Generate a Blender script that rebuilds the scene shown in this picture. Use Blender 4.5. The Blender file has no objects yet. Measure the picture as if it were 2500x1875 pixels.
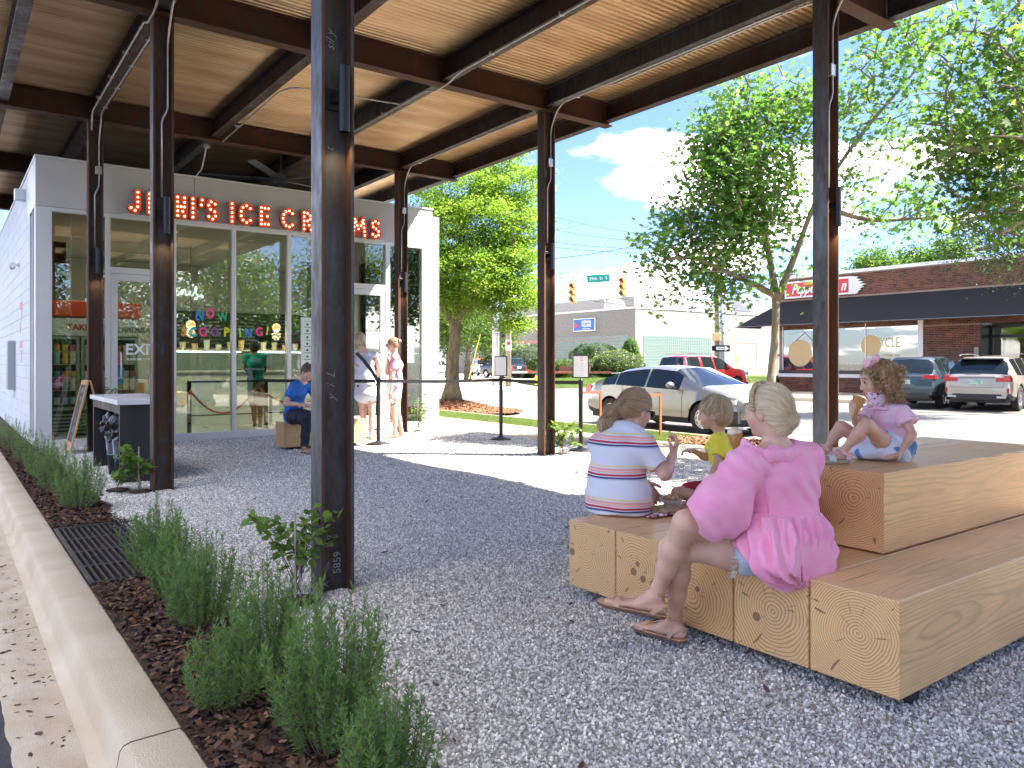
import bpy, math, random
import numpy as np
from mathutils import Vector, Matrix, noise as mnoise

# ------------------------------------------------------------------ camera, sky, sun, exposure
SC = bpy.context.scene
COL = SC.collection
R = math.radians
YAW = 36.5
CAMH = 1.25
cam = bpy.data.cameras.new('camera'); camo = bpy.data.objects.new('camera', cam); COL.objects.link(camo)
camo.location = (0, 0, CAMH)
camo.rotation_euler = (R(90), 0, R(-YAW))
cam.sensor_width = 36.0; cam.sensor_fit = 'HORIZONTAL'
cam.lens = 1880 / 2500 * 36.0
cam.shift_y = -52.5 / 2500.0
cam.clip_start = 0.05; cam.clip_end = 3000
SC.camera = camo
SC.view_settings.view_transform = 'Standard'; SC.view_settings.look = 'None'
SC.view_settings.gamma = 1.0; SC.view_settings.use_curve_mapping = False
SC.view_settings.exposure = 3.7
SC.cycles.max_bounces = 8; SC.cycles.diffuse_bounces = 4; SC.cycles.glossy_bounces = 4
SC.cycles.transparent_max_bounces = 16; SC.cycles.transmission_bounces = 6
SC.cycles.caustics_reflective = False; SC.cycles.caustics_refractive = False
SC.cycles.sample_clamp_indirect = 6.0
SC.cycles.use_denoising = True

SUN = Vector((0.63, -0.50, 1.0)).normalized()
elev = math.asin(SUN.z); azim = math.atan2(SUN.x, SUN.y)      # azimuth from +Y towards +X
world = bpy.data.worlds.new('World'); SC.world = world; world.use_nodes = True
wt = world.node_tree; wt.nodes.clear()
def wn(t, **k):
    n = wt.nodes.new(t)
    for a, b in k.items(): setattr(n, a, b)
    return n
wo = wn('ShaderNodeOutputWorld'); wb = wn('ShaderNodeBackground'); wb.inputs[1].default_value = 0.10
sky = wn('ShaderNodeTexSky'); sky.sky_type = 'NISHITA'; sky.sun_disc = False
sky.sun_elevation = elev; sky.sun_rotation = azim
sky.air_density = 1.0; sky.dust_density = 0.25; sky.ozone_density = 1.2
tc = wn('ShaderNodeTexCoord'); sep = wn('ShaderNodeSeparateXYZ')
wt.links.new(tc.outputs['Generated'], sep.inputs[0])
zz = wn('ShaderNodeMath', operation='MAXIMUM'); zz.inputs[1].default_value = 0.0
wt.links.new(sep.outputs[2], zz.inputs[0])
za = wn('ShaderNodeMath', operation='ADD'); za.inputs[1].default_value = 0.16
wt.links.new(zz.outputs[0], za.inputs[0])
dx = wn('ShaderNodeMath', operation='DIVIDE'); dy = wn('ShaderNodeMath', operation='DIVIDE')
wt.links.new(sep.outputs[0], dx.inputs[0]); wt.links.new(za.outputs[0], dx.inputs[1])
wt.links.new(sep.outputs[1], dy.inputs[0]); wt.links.new(za.outputs[0], dy.inputs[1])
cmb = wn('ShaderNodeCombineXYZ'); wt.links.new(dx.outputs[0], cmb.inputs[0]); wt.links.new(dy.outputs[0], cmb.inputs[1])
n1 = wn('ShaderNodeTexNoise'); n1.inputs['Scale'].default_value = 1.05; n1.inputs['Detail'].default_value = 9
n1.inputs['Roughness'].default_value = 0.56; n1.inputs['Distortion'].default_value = 0.25
mp = wn('ShaderNodeMapping'); mp.inputs['Location'].default_value = (6.6, 9.4, 0)
wt.links.new(cmb.outputs[0], mp.inputs[0]); wt.links.new(mp.outputs[0], n1.inputs[0])
# more cloud low on the horizon, fewer overhead
bias = wn('ShaderNodeMapRange'); bias.inputs['From Min'].default_value = 0.05; bias.inputs['From Max'].default_value = 0.22
bias.inputs['To Min'].default_value = 0.03; bias.inputs['To Max'].default_value = -0.005
wt.links.new(zz.outputs[0], bias.inputs[0])
ad = wn('ShaderNodeMath', operation='ADD'); wt.links.new(n1.outputs[0], ad.inputs[0]); wt.links.new(bias.outputs[0], ad.inputs[1])
cr = wn('ShaderNodeValToRGB'); cr.color_ramp.elements[0].position = 0.52; cr.color_ramp.elements[1].position = 0.64
cr.color_ramp.interpolation = 'EASE'
wt.links.new(ad.outputs[0], cr.inputs[0])
mx = wn('ShaderNodeMix', data_type='RGBA')
mx.inputs[7].default_value = (6.2, 5.95, 5.6, 1)
tint = wn('ShaderNodeMix', data_type='RGBA', blend_type='MULTIPLY'); tint.inputs[0].default_value = 1.0
tint.inputs[7].default_value = (0.18, 0.205, 0.29, 1)
wt.links.new(sky.outputs[0], tint.inputs[6])
wt.links.new(cr.outputs[0], mx.inputs[0]); wt.links.new(tint.outputs[2], mx.inputs[6])
wt.links.new(mx.outputs[2], wb.inputs[0]); wt.links.new(wb.outputs[0], wo.inputs[0])
sl = bpy.data.lights.new('sun', 'SUN'); sl.energy = 2.05; sl.angle = R(0.55); sl.color = (1.0, 0.94, 0.85)
slo = bpy.data.objects.new('sun', sl); COL.objects.link(slo); slo.location = (20, -20, 40)
slo.rotation_euler = SUN.to_track_quat('Z', 'Y').to_euler()

# ------------------------------------------------------------------ measured positions
FX = 1663.4
CY_, SY_ = math.cos(R(YAW)), math.sin(R(YAW))
def camw(lat, d, z=0.0):          # a spot given by its distance ahead and to the side of where the photographer stood
    return Vector((CY_ * lat + SY_ * d, -SY_ * lat + CY_ * d, z))
def at(u, v, d):
    return camw((u - 1106.0) / FX * d, d, CAMH + (783.0 - v) / FX * d)
def atz(u, v, z=0.0):
    d = (CAMH - z) * FX / (v - 783.0)
    return camw((u - 1106.0) / FX * d, d, z)

# ------------------------------------------------------------------ materials
MATS = {}
def nodes(m):
    m.use_nodes = True
    nt = m.node_tree; nt.nodes.clear()
    o = nt.nodes.new('ShaderNodeOutputMaterial'); b = nt.nodes.new('ShaderNodeBsdfPrincipled')
    nt.links.new(b.outputs[0], o.inputs[0])
    return nt, b, o
def N(nt, t, **k):
    n = nt.nodes.new(t)
    for a, b in k.items():
        if a.startswith('i_'):
            key = a[2:]
            n.inputs[int(key) if key.isdigit() else key.replace('_', ' ')].default_value = b
        else: setattr(n, a, b)
    return n
def c4(c): return (c[0], c[1], c[2], 1.0)
def M(name, col, rough=0.6, metal=0.0, col2=None, scale=4.0, detail=5.0, lo=0.35, hi=0.65, bump=0.0, bscale=60.0,
      stretch=None, island=0.0, emit=None, estr=0.0, coat=0.0, spec=0.5, rough2=None, sheen=0.0, obrand=0.0, bdist=0.01, sss=0.0):
    if name in MATS: return MATS[name]
    m = bpy.data.materials.new(name); nt, b, o = nodes(m); L = nt.links.new
    b.inputs['Base Color'].default_value = c4(col); b.inputs['Roughness'].default_value = rough
    b.inputs['Metallic'].default_value = metal; b.inputs['Specular IOR Level'].default_value = spec
    b.inputs['Coat Weight'].default_value = coat; b.inputs['Coat Roughness'].default_value = 0.05
    b.inputs['Sheen Weight'].default_value = sheen
    if sss:
        b.inputs['Subsurface Weight'].default_value = sss
        b.inputs['Subsurface Radius'].default_value = (1.0, 0.35, 0.2); b.inputs['Subsurface Scale'].default_value = 0.012
    tcn = N(nt, 'ShaderNodeTexCoord'); mpn = N(nt, 'ShaderNodeMapping')
    if stretch: mpn.inputs['Scale'].default_value = stretch
    L(tcn.outputs['Object'], mpn.inputs[0])
    out = None
    if col2 is not None:
        nz = N(nt, 'ShaderNodeTexNoise', i_Scale=scale, i_Detail=detail); L(mpn.outputs[0], nz.inputs[0])
        r = N(nt, 'ShaderNodeValToRGB'); r.color_ramp.elements[0].position = lo; r.color_ramp.elements[1].position = hi
        r.color_ramp.elements[0].color = c4(col); r.color_ramp.elements[1].color = c4(col2)
        L(nz.outputs[0], r.inputs[0]); out = r.outputs[0]
        if rough2 is not None:
            mr = N(nt, 'ShaderNodeMapRange'); mr.inputs['From Min'].default_value = lo; mr.inputs['From Max'].default_value = hi
            mr.inputs['To Min'].default_value = rough; mr.inputs['To Max'].default_value = rough2
            L(nz.outputs[0], mr.inputs[0]); L(mr.outputs[0], b.inputs['Roughness'])
    if island or obrand:
        if out is None:
            rgb = N(nt, 'ShaderNodeRGB'); rgb.outputs[0].default_value = c4(col); out = rgb.outputs[0]
        if island:
            g = N(nt, 'ShaderNodeNewGeometry'); src = g.outputs['Random Per Island']; amt = island
        else:
            g = N(nt, 'ShaderNodeObjectInfo'); src = g.outputs['Random']; amt = obrand
        mr = N(nt, 'ShaderNodeMapRange'); mr.inputs['To Min'].default_value = 1 - amt; mr.inputs['To Max'].default_value = 1 + amt
        L(src, mr.inputs[0])
        vm = N(nt, 'ShaderNodeVectorMath', operation='SCALE'); L(out, vm.inputs[0]); L(mr.outputs[0], vm.inputs['Scale']); out = vm.outputs[0]
    if out is not None: L(out, b.inputs['Base Color'])
    if bump:
        nb = N(nt, 'ShaderNodeTexNoise', i_Scale=bscale, i_Detail=4.0); L(mpn.outputs[0], nb.inputs[0])
        bp = N(nt, 'ShaderNodeBump'); bp.inputs['Strength'].default_value = bump; bp.inputs['Distance'].default_value = bdist
        L(nb.outputs[0], bp.inputs['Height']); L(bp.outputs[0], b.inputs['Normal'])
    if emit:
        b.inputs['Emission Color'].default_value = c4(emit); b.inputs['Emission Strength'].default_value = estr
    MATS[name] = m
    return m
def glass(name, tint, refl=0.10, rough=0.0):
    if name in MATS: return MATS[name]
    m = bpy.data.materials.new(name); m.use_nodes = True; nt = m.node_tree; nt.nodes.clear(); L = nt.links.new
    o = N(nt, 'ShaderNodeOutputMaterial'); t = N(nt, 'ShaderNodeBsdfTransparent'); t.inputs[0].default_value = c4(tint)
    g = N(nt, 'ShaderNodeBsdfGlossy'); g.inputs['Roughness'].default_value = rough
    f = N(nt, 'ShaderNodeFresnel'); f.inputs[0].default_value = 1.5
    a = N(nt, 'ShaderNodeMath', operation='ADD', use_clamp=True); a.inputs[1].default_value = refl
    nz = N(nt, 'ShaderNodeTexNoise', i_Scale=0.7, i_Detail=1.0); tcn = N(nt, 'ShaderNodeTexCoord'); L(tcn.outputs['Object'], nz.inputs[0])
    bp = N(nt, 'ShaderNodeBump'); bp.inputs['Strength'].default_value = 0.05; bp.inputs['Distance'].default_value = 0.03; L(nz.outputs[0], bp.inputs['Height'])
    L(bp.outputs[0], g.inputs['Normal'])
    mixn = N(nt, 'ShaderNodeMixShader'); L(f.outputs[0], a.inputs[0]); L(a.outputs[0], mixn.inputs[0]); L(t.outputs[0], mixn.inputs[1]); L(g.outputs[0], mixn.inputs[2])
    L(mixn.outputs[0], o.inputs[0]); MATS[name] = m
    return m
def leafmat(name, c1, c2, trans=0.35, c3=None):
    if name in MATS: return MATS[name]
    m = bpy.data.materials.new(name); m.use_nodes = True; nt = m.node_tree; nt.nodes.clear(); L = nt.links.new
    o = N(nt, 'ShaderNodeOutputMaterial'); b = N(nt, 'ShaderNodeBsdfPrincipled'); b.inputs['Roughness'].default_value = 0.45
    b.inputs['Specular IOR Level'].default_value = 0.35
    g = N(nt, 'ShaderNodeNewGeometry'); r = N(nt, 'ShaderNodeValToRGB')
    r.color_ramp.elements[0].color = c4(c1); r.color_ramp.elements[1].color = c4(c2)
    if c3: e = r.color_ramp.elements.new(0.93); e.color = c4(c2); r.color_ramp.elements[2].color = c4(c3)
    tcn = N(nt, 'ShaderNodeTexCoord'); nz = N(nt, 'ShaderNodeTexNoise', i_Scale=1.3, i_Detail=2.0); L(tcn.outputs['Object'], nz.inputs[0])
    ad = N(nt, 'ShaderNodeMath', operation='ADD'); ml = N(nt, 'ShaderNodeMath', operation='MULTIPLY'); ml.inputs[1].default_value = 0.6
    sb = N(nt, 'ShaderNodeMath', operation='MULTIPLY_ADD'); sb.inputs[1].default_value = 1.6; sb.inputs[2].default_value = -0.6
    L(g.outputs['Random Per Island'], ml.inputs[0]); L(nz.outputs[0], sb.inputs[0]); L(ml.outputs[0], ad.inputs[0]); L(sb.outputs[0], ad.inputs[1])
    L(ad.outputs[0], r.inputs[0]); L(r.outputs[0], b.inputs['Base Color'])
    t = N(nt, 'ShaderNodeBsdfTranslucent')
    hs = N(nt, 'ShaderNodeHueSaturation'); hs.inputs['Value'].default_value = 1.7; hs.inputs['Hue'].default_value = 0.485; L(r.outputs[0], hs.inputs['Color'])
    L(hs.outputs[0], t.inputs[0])
    mixn = N(nt, 'ShaderNodeMixShader'); mixn.inputs[0].default_value = trans
    L(b.outputs[0], mixn.inputs[1]); L(t.outputs[0], mixn.inputs[2]); L(mixn.outputs[0], o.inputs[0]); MATS[name] = m
    return m

# ------------------------------------------------------------------ mesh helpers
def new_mesh(name, V, F, mat=None, smooth=False):
    me = bpy.data.meshes.new(name)
    V = np.asarray(V, dtype=np.float32).reshape(-1, 3)
    if isinstance(F, np.ndarray):
        n = F.shape[1]; me.vertices.add(len(V)); me.vertices.foreach_set('co', V.ravel())
        me.loops.add(F.size); me.loops.foreach_set('vertex_index', F.astype(np.int32).ravel())
        me.polygons.add(len(F)); me.polygons.foreach_set('loop_start', np.arange(0, F.size, n, dtype=np.int32))
        me.update(calc_edges=True)
    else:
        me.from_pydata([tuple(map(float, v)) for v in V], [], F); me.update()
    if smooth: me.polygons.foreach_set('use_smooth', np.ones(len(me.polygons), dtype=bool))
    if mat: me.materials.append(mat)
    return me
def link(name, data, parent=None):
    o = bpy.data.objects.new(name, data); COL.objects.link(o)
    if parent is not None: o.parent = parent
    return o
def wloc(o):
    v = Vector(o.location)
    while o.parent is not None:
        o = o.parent; v = v + o.location
    return v
def tag(o, label=None, cat=None, group=None, kind=None):
    if label: o['label'] = label
    if cat: o['category'] = cat
    if group: o['group'] = group
    if kind: o['kind'] = kind
    return o
def thing(name, label, cat, loc=(0, 0, 0), rz=0.0, group=None):
    o = bpy.data.objects.new(name, None); COL.objects.link(o); o.location = loc; o.rotation_euler = (0, 0, rz)
    o.empty_display_size = 0.1
    return tag(o, label, cat, group)
class MB:
    """collects simple shapes in one mesh"""
    def __init__(s): s.v = []; s.f = []
    def add(s, V, F):
        k = len(s.v); s.v += [tuple(v) for v in V]; s.f += [tuple(i + k for i in f) for f in F]; return s
    def box(s, x0, x1, y0, y1, z0, z1):
        V = [(x, y, z) for x in (x0, x1) for y in (y0, y1) for z in (z0, z1)]
        return s.add(V, [(0, 1, 3, 2), (4, 6, 7, 5), (0, 4, 5, 1), (2, 3, 7, 6), (0, 2, 6, 4), (1, 5, 7, 3)])
    def obb(s, c, ax, ay, az):           # centre and three half-extent vectors
        c, ax, ay, az = map(Vector, (c, ax, ay, az))
        V = [c + i * ax + j * ay + k * az for i in (-1, 1) for j in (-1, 1) for k in (-1, 1)]
        return s.add(V, [(0, 1, 3, 2), (4, 6, 7, 5), (0, 4, 5, 1), (2, 3, 7, 6), (0, 2, 6, 4), (1, 5, 7, 3)])
    def bar(s, p, q, w, h, up=(0, 0, 1)):
        p, q = Vector(p), Vector(q); d = (q - p); l = d.length; d.normalize(); up = Vector(up)
        if abs(d.dot(up)) > 0.97: up = Vector((0, 1, 0))
        a = d.cross(up).normalized(); b = a.cross(d).normalized()
        return s.obb((p + q) / 2, d * l / 2, a * w / 2, b * h / 2)
    def tube(s, pts, r, n=8, caps=True):
        pts = [Vector(p) for p in pts]; m = len(pts); rr = r if hasattr(r, '__len__') else [r] * m
        prev = None; V = []
        for i, p in enumerate(pts):
            t = (pts[min(i + 1, m - 1)] - pts[max(i - 1, 0)]).normalized()
            if prev is None:
                a = t.orthogonal().normalized()
            else:
                a = (prev - t * prev.dot(t));
                a = a.normalized() if a.length > 1e-6 else t.orthogonal().normalized()
            prev = a; b = t.cross(a)
            for k in range(n):
                an = 2 * math.pi * k / n; V.append(p + (a * math.cos(an) + b * math.sin(an)) * rr[i])
        F = [(i * n + k, i * n + (k + 1) % n, (i + 1) * n + (k + 1) % n, (i + 1) * n + k) for i in range(m - 1) for k in range(n)]
        if caps: F += [tuple(range(n))[::-1], tuple((m - 1) * n + k for k in range(n))]
        return s.add(V, F)
    def lathe(s, prof, c=(0, 0, 0), n=16, axis=(0, 0, 1)):
        ax = Vector(axis).normalized(); a = ax.orthogonal().normalized(); b = ax.cross(a); c = Vector(c); V = []
        for (r, z) in prof:
            for k in range(n):
                an = 2 * math.pi * k / n; V.append(c + ax * z + (a * math.cos(an) + b * math.sin(an)) * max(r, 1e-5))
        m = len(prof)
        F = [(i * n + k, i * n + (k + 1) % n, (i + 1) * n + (k + 1) % n, (i + 1) * n + k) for i in range(m - 1) for k in range(n)]
        F += [tuple(range(n))[::-1], tuple((m - 1) * n + k for k in range(n))]
        return s.add(V, F)
    def ball(s, c, r, n=12, m=8, sc=(1, 1, 1)):
        prof = [(math.sin(math.pi * i / m), -math.cos(math.pi * i / m)) for i in range(m + 1)]; c = Vector(c); V = []
        for (q, z) in prof:
            for k in range(n):
                an = 2 * math.pi * k / n; V.append((c.x + r * sc[0] * q * math.cos(an), c.y + r * sc[1] * q * math.sin(an), c.z + r * sc[2] * z))
        F = [(i * n + k, i * n + (k + 1) % n, (i + 1) * n + (k + 1) % n, (i + 1) * n + k) for i in range(m) for k in range(n)]
        return s.add(V, F)
    def prism(s, poly, o, a, b, n):      # polygon in the frame (o; a, b), pushed along n
        o, a, b, n = Vector(o), Vector(a), Vector(b), Vector(n); k = len(poly)
        V = [o + a * x + b * y for x, y in poly] + [o + a * x + b * y + n for x, y in poly]
        F = [tuple(range(k))[::-1], tuple(range(k, 2 * k))] + [(i, (i + 1) % k, k + (i + 1) % k, k + i) for i in range(k)]
        return s.add(V, F)
    def build(s, name, mat, parent=None, smooth=False, world=False):
        V = np.array([tuple(v) for v in s.v], dtype=np.float32)
        if world and parent is not None: V = V - np.array(wloc(parent), dtype=np.float32)
        return link(name, new_mesh(name, V, s.f, mat, smooth), parent)
def Wp(mb, name, mat, parent, smooth=False): return mb.build(name, mat, parent, smooth, world=True)
def bevel(o, w=0.004, seg=2):
    md = o.modifiers.new('bevel', 'BEVEL'); md.width = w; md.segments = seg; md.limit_method = 'ANGLE'; return o
def autosmooth(o, ang=35):
    me = o.data
    me.polygons.foreach_set('use_smooth', np.ones(len(me.polygons), dtype=bool))
    try: me.set_sharp_from_angle(angle=R(ang))
    except Exception: pass
    return o
def text(name, s, size, mat, parent, loc, right=(1, 0, 0), up=(0, 0, 1), ext=0.002, align='CENTER', bold=0.0, squash=1.0, shear=0.0, width=None):
    cu = bpy.data.curves.new(name, 'FONT'); cu.body = s; cu.size = 1.0; cu.align_x = align; cu.align_y = 'CENTER'
    cu.extrude = ext / size; cu.offset = bold; cu.resolution_u = 3; cu.shear = shear
    o = bpy.data.objects.new(name, cu); COL.objects.link(o)
    dg = bpy.context.evaluated_depsgraph_get(); me = bpy.data.meshes.new_from_object(o.evaluated_get(dg))
    bpy.data.objects.remove(o)
    n = len(me.vertices); co = np.zeros(n * 3, dtype=np.float32); me.vertices.foreach_get('co', co); co = co.reshape(-1, 3)
    sx = size * squash
    if width and n:
        sx = width / max(1e-6, (co[:, 0].max() - co[:, 0].min()))
    rt, u = Vector(right).normalized(), Vector(up).normalized(); nn = rt.cross(u)
    W = np.outer(co[:, 0] * sx, rt) + np.outer(co[:, 1] * size, u) + np.outer(co[:, 2] * size, nn) + np.array(loc, dtype=np.float32)
    if parent is not None: W = W - np.array(wloc(parent))
    me.vertices.foreach_set('co', W.astype(np.float32).ravel()); me.materials.clear(); me.materials.append(mat); me.update()
    me.name = name
    return link(name, me, parent)
def copy_tree(o, parent=None):
    c = o.copy(); COL.objects.link(c); c.parent = parent
    for ch in [x for x in bpy.data.objects if x.parent == o]: copy_tree(ch, c)
    return c
def kids(o): return [x for x in bpy.data.objects if x.parent == o]

# ------------------------------------------------------------------ distance-field modelling: smooth shapes grown on a grid
class Sdf:
    def __init__(s, lo, hi, h):
        s.lo = np.array(lo, dtype=np.float32); s.h = h
        s.n = np.ceil((np.array(hi) - s.lo) / h).astype(int) + 1
        s.F = np.full(tuple(s.n), 0.5, dtype=np.float32)
        s.ax = [s.lo[i] + h * np.arange(s.n[i], dtype=np.float32) for i in range(3)]
    def _reg(s, lo, hi, m):
        a = np.clip(((np.array(lo) - m - s.lo) / s.h).astype(int), 0, s.n - 1)
        b = np.clip(((np.array(hi) + m - s.lo) / s.h).astype(int) + 2, 1, s.n)
        sl = tuple(slice(a[i], b[i]) for i in range(3))
        if any(b[i] <= a[i] for i in range(3)): return None, None
        X = s.ax[0][sl[0]][:, None, None]; Y = s.ax[1][sl[1]][None, :, None]; Z = s.ax[2][sl[2]][None, None, :]
        return sl, (X, Y, Z)
    def _mix(s, sl, d, k, sub):
        A = s.F[sl]
        if sub:
            d = -d
            if k > 0:
                hh = np.maximum(k - np.abs(A - d), 0) / k; s.F[sl] = np.maximum(A, d) + hh * hh * k * 0.25
            else: s.F[sl] = np.maximum(A, d)
        else:
            if k > 0:
                hh = np.maximum(k - np.abs(A - d), 0) / k; s.F[sl] = np.minimum(A, d) - hh * hh * k * 0.25
            else: s.F[sl] = np.minimum(A, d)
    def cap(s, a, b, ra, rb=None, k=0.01, sub=False):
        rb = ra if rb is None else rb; a, b = np.array(a), np.array(b); rm = max(ra, rb)
        sl, P = s._reg(np.minimum(a, b) - rm, np.maximum(a, b) + rm, k + 2 * s.h)
        if sl is None: return s
        ab = b - a; L2 = float(ab @ ab) + 1e-12
        px, py, pz = P[0] - a[0], P[1] - a[1], P[2] - a[2]
        t = np.clip((px * ab[0] + py * ab[1] + pz * ab[2]) / L2, 0, 1)
        d = np.sqrt((px - t * ab[0]) ** 2 + (py - t * ab[1]) ** 2 + (pz - t * ab[2]) ** 2) - (ra + (rb - ra) * t)
        s._mix(sl, d, k, sub); return s
    def ecap(s, a, b, side, wa, wb, k=0.02, sub=False):
        """capsule with elliptic section: wa, wb = (half width along side, half depth)"""
        a, b = np.array(a, dtype=float), np.array(b, dtype=float); rm = max(*wa, *wb)
        sl, P = s._reg(np.minimum(a, b) - rm, np.maximum(a, b) + rm, k + 2 * s.h)
        if sl is None: return s
        ab = b - a; L2 = float(ab @ ab) + 1e-12; T = ab / math.sqrt(L2)
        S = np.array(side, dtype=float); S = S - T * (S @ T); S /= np.linalg.norm(S); D = np.cross(T, S)
        px, py, pz = P[0] - a[0], P[1] - a[1], P[2] - a[2]
        t = np.clip((px * ab[0] + py * ab[1] + pz * ab[2]) / L2, 0, 1)
        qx, qy, qz = px - t * ab[0], py - t * ab[1], pz - t * ab[2]
        vs = qx * S[0] + qy * S[1] + qz * S[2]; vd = qx * D[0] + qy * D[1] + qz * D[2]; va = qx * T[0] + qy * T[1] + qz * T[2]
        ws = wa[0] + (wb[0] - wa[0]) * t; wd = wa[1] + (wb[1] - wa[1]) * t; wm = np.minimum(ws, wd)
        n = np.sqrt((vs / ws) ** 2 + (vd / wd) ** 2 + (va / wm) ** 2)
        g = np.sqrt((vs / ws ** 2) ** 2 + (vd / wd ** 2) ** 2 + (va / wm ** 2) ** 2) + 1e-6
        s._mix(sl, n * (n - 1) / g, k, sub); return s
    def ell(s, c, side, fwd, up, r, k=0.01, sub=False):
        c = np.array(c, dtype=float); rm = max(r)
        sl, P = s._reg(c - rm, c + rm, k + 2 * s.h)
        if sl is None: return s
        px, py, pz = P[0] - c[0], P[1] - c[1], P[2] - c[2]; acc = 0; ac2 = 0
        for ax, q in ((side, r[0]), (fwd, r[1]), (up, r[2])):
            w = px * ax[0] + py * ax[1] + pz * ax[2]; acc = acc + (w / q) ** 2; ac2 = ac2 + (w / q ** 2) ** 2
        n = np.sqrt(acc); g = np.sqrt(ac2) + 1e-6
        s._mix(sl, n * (n - 1) / g, k, sub); return s
    def plane(s, p, n):                 # keep the side the normal points away from
        n = np.array(n, dtype=float); n /= np.linalg.norm(n); p = np.array(p, dtype=float)
        s.F = np.maximum(s.F, (s.ax[0][:, None, None] - p[0]) * n[0] + (s.ax[1][None, :, None] - p[1]) * n[1] + (s.ax[2][None, None, :] - p[2]) * n[2]).astype(np.float32)
        return s
    def ripple(s, fn, band=0.03):
        idx = np.nonzero(np.abs(s.F) < band)
        if len(idx[0]):
            s.F[idx] += fn(s.ax[0][idx[0]], s.ax[1][idx[1]], s.ax[2][idx[2]]).astype(np.float32)
        return s
    def mesh(s):
        F = s.F; F[0] = F[-1] = 0.5; F[:, 0] = F[:, -1] = 0.5; F[:, :, 0] = F[:, :, -1] = 0.5
        I = F < 0; nx, ny, nz = F.shape
        cnt = np.zeros((nx - 1, ny - 1, nz - 1), dtype=np.int8)
        for i in (0, 1):
            for j in (0, 1):
                for k in (0, 1): cnt += I[i:nx - 1 + i, j:ny - 1 + j, k:nz - 1 + k]
        c = np.nonzero((cnt > 0) & (cnt < 8)); m = len(c[0])
        if m == 0: return np.zeros((0, 3)), np.zeros((0, 4), dtype=int)
        ids = np.full(cnt.shape, -1, dtype=np.int32); ids[c] = np.arange(m)
        acc = np.zeros((m, 3)); w = np.zeros(m)
        corner = {}
        for i in (0, 1):
            for j in (0, 1):
                for k in (0, 1): corner[i, j, k] = F[c[0] + i, c[1] + j, c[2] + k]
        for a in corner:
            for ax in range(3):
                if a[ax] == 0:
                    b = list(a); b[ax] = 1; b = tuple(b); fa, fb = corner[a], corner[b]
                    x = (fa < 0) != (fb < 0); t = np.where(x, fa / np.where(x, fa - fb, 1), 0)
                    p = [np.full(m, float(a[q])) for q in range(3)]; p[ax] = t
                    for q in range(3): acc[:, q] += np.where(x, p[q], 0)
                    w += x
        V = (np.stack(c, 1) + acc / w[:, None]) * s.h + s.lo
        quads = []
        for ax in range(3):
            sA = [slice(None)] * 3; sB = [slice(None)] * 3; sA[ax] = slice(0, -1); sB[ax] = slice(1, None)
            A = I[tuple(sA)]; B = I[tuple(sB)]; e = np.nonzero(A != B); o1, o2 = [(1, 2), (2, 0), (0, 1)][ax]
            ok = (e[o1] > 0) & (e[o2] > 0) & (e[o1] < ids.shape[o1]) & (e[o2] < ids.shape[o2]); e = [q[ok] for q in e]
            def g(d1, d2):
                q = [e[0].copy(), e[1].copy(), e[2].copy()]; q[o1] -= d1; q[o2] -= d2; return ids[tuple(q)]
            Q = np.stack([g(1, 1), g(0, 1), g(0, 0), g(1, 0)], 1); fl = A[tuple(e)] == False
            Q[fl] = Q[fl][:, ::-1]; quads.append(Q)
        Q = np.concatenate(quads); Q = Q[(Q >= 0).all(1)]
        return V, Q
    def build(s, name, mat, parent, local=False):
        V, Q = s.mesh()
        if parent is not None and not local: V = V - np.array(wloc(parent))
        return link(name, new_mesh(name, V, Q, mat, True), parent)
def wob(seed, f, a):
    rs = np.random.RandomState(seed); D = rs.normal(size=(7, 3)); D /= np.linalg.norm(D, axis=1)[:, None]; ph = rs.uniform(0, 6.28, 7); fr = rs.uniform(0.6, 1.7, 7) * f
    def fn(x, y, z):
        o = 0
        for i in range(7): o = o + np.sin((x * D[i, 0] + y * D[i, 1] + z * D[i, 2]) * fr[i] + ph[i] + 1.3 * np.sin((x * D[i, 2] - z * D[i, 0]) * fr[i] * 0.6))
        return o * a / 3.0
    return fn
# ================================================================== SETTING: ground, road, kerbs
ZS = -0.22                                     # street level
rng = np.random.RandomState(7); random.seed(7)
m_asph = M('asphalt_light', (0.15, 0.135, 0.115), 0.9, col2=(0.20, 0.18, 0.155), scale=0.6, lo=0.3, hi=0.7, bump=0.5, bscale=90)
m_asph2 = M('asphalt_grey', (0.09, 0.092, 0.095), 0.85, col2=(0.12, 0.12, 0.12), scale=1.2, lo=0.3, hi=0.7, bump=0.4, bscale=80)
m_asphd = M('asphalt_dark', (0.035, 0.036, 0.04), 0.85, col2=(0.06, 0.06, 0.062), scale=8, bump=0.8, bscale=120)
m_conc = M('concrete_tan', (0.28, 0.225, 0.16), 0.85, col2=(0.34, 0.285, 0.215), scale=3.0, lo=0.25, hi=0.75, bump=0.35, bscale=160)
m_kerb = M('concrete_kerb', (0.53, 0.42, 0.285), 0.85, col2=(0.63, 0.53, 0.40), scale=3.0, lo=0.3, hi=0.68, bump=0.5, bscale=140, detail=9)
m_gutter = M('concrete_gutter', (0.50, 0.38, 0.25), 0.9, col2=(0.62, 0.52, 0.40), scale=5.0, lo=0.3, hi=0.7, bump=0.6, bscale=220, detail=8)
m_grass = M('lawn', (0.05, 0.10, 0.02), 0.9, col2=(0.13, 0.15, 0.045), scale=2.2, lo=0.35, hi=0.7, bump=0.8, bscale=120)
m_soil = M('soil', (0.030, 0.017, 0.010), 0.95, col2=(0.07, 0.035, 0.018), scale=40, bump=0.8, bscale=80)
m_gbase = M('gravel_bed', (0.48, 0.45, 0.41), 0.9, col2=(0.24, 0.225, 0.205), scale=95, lo=0.35, hi=0.65, detail=3, bump=1.0, bscale=80, bdist=0.02)
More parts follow.
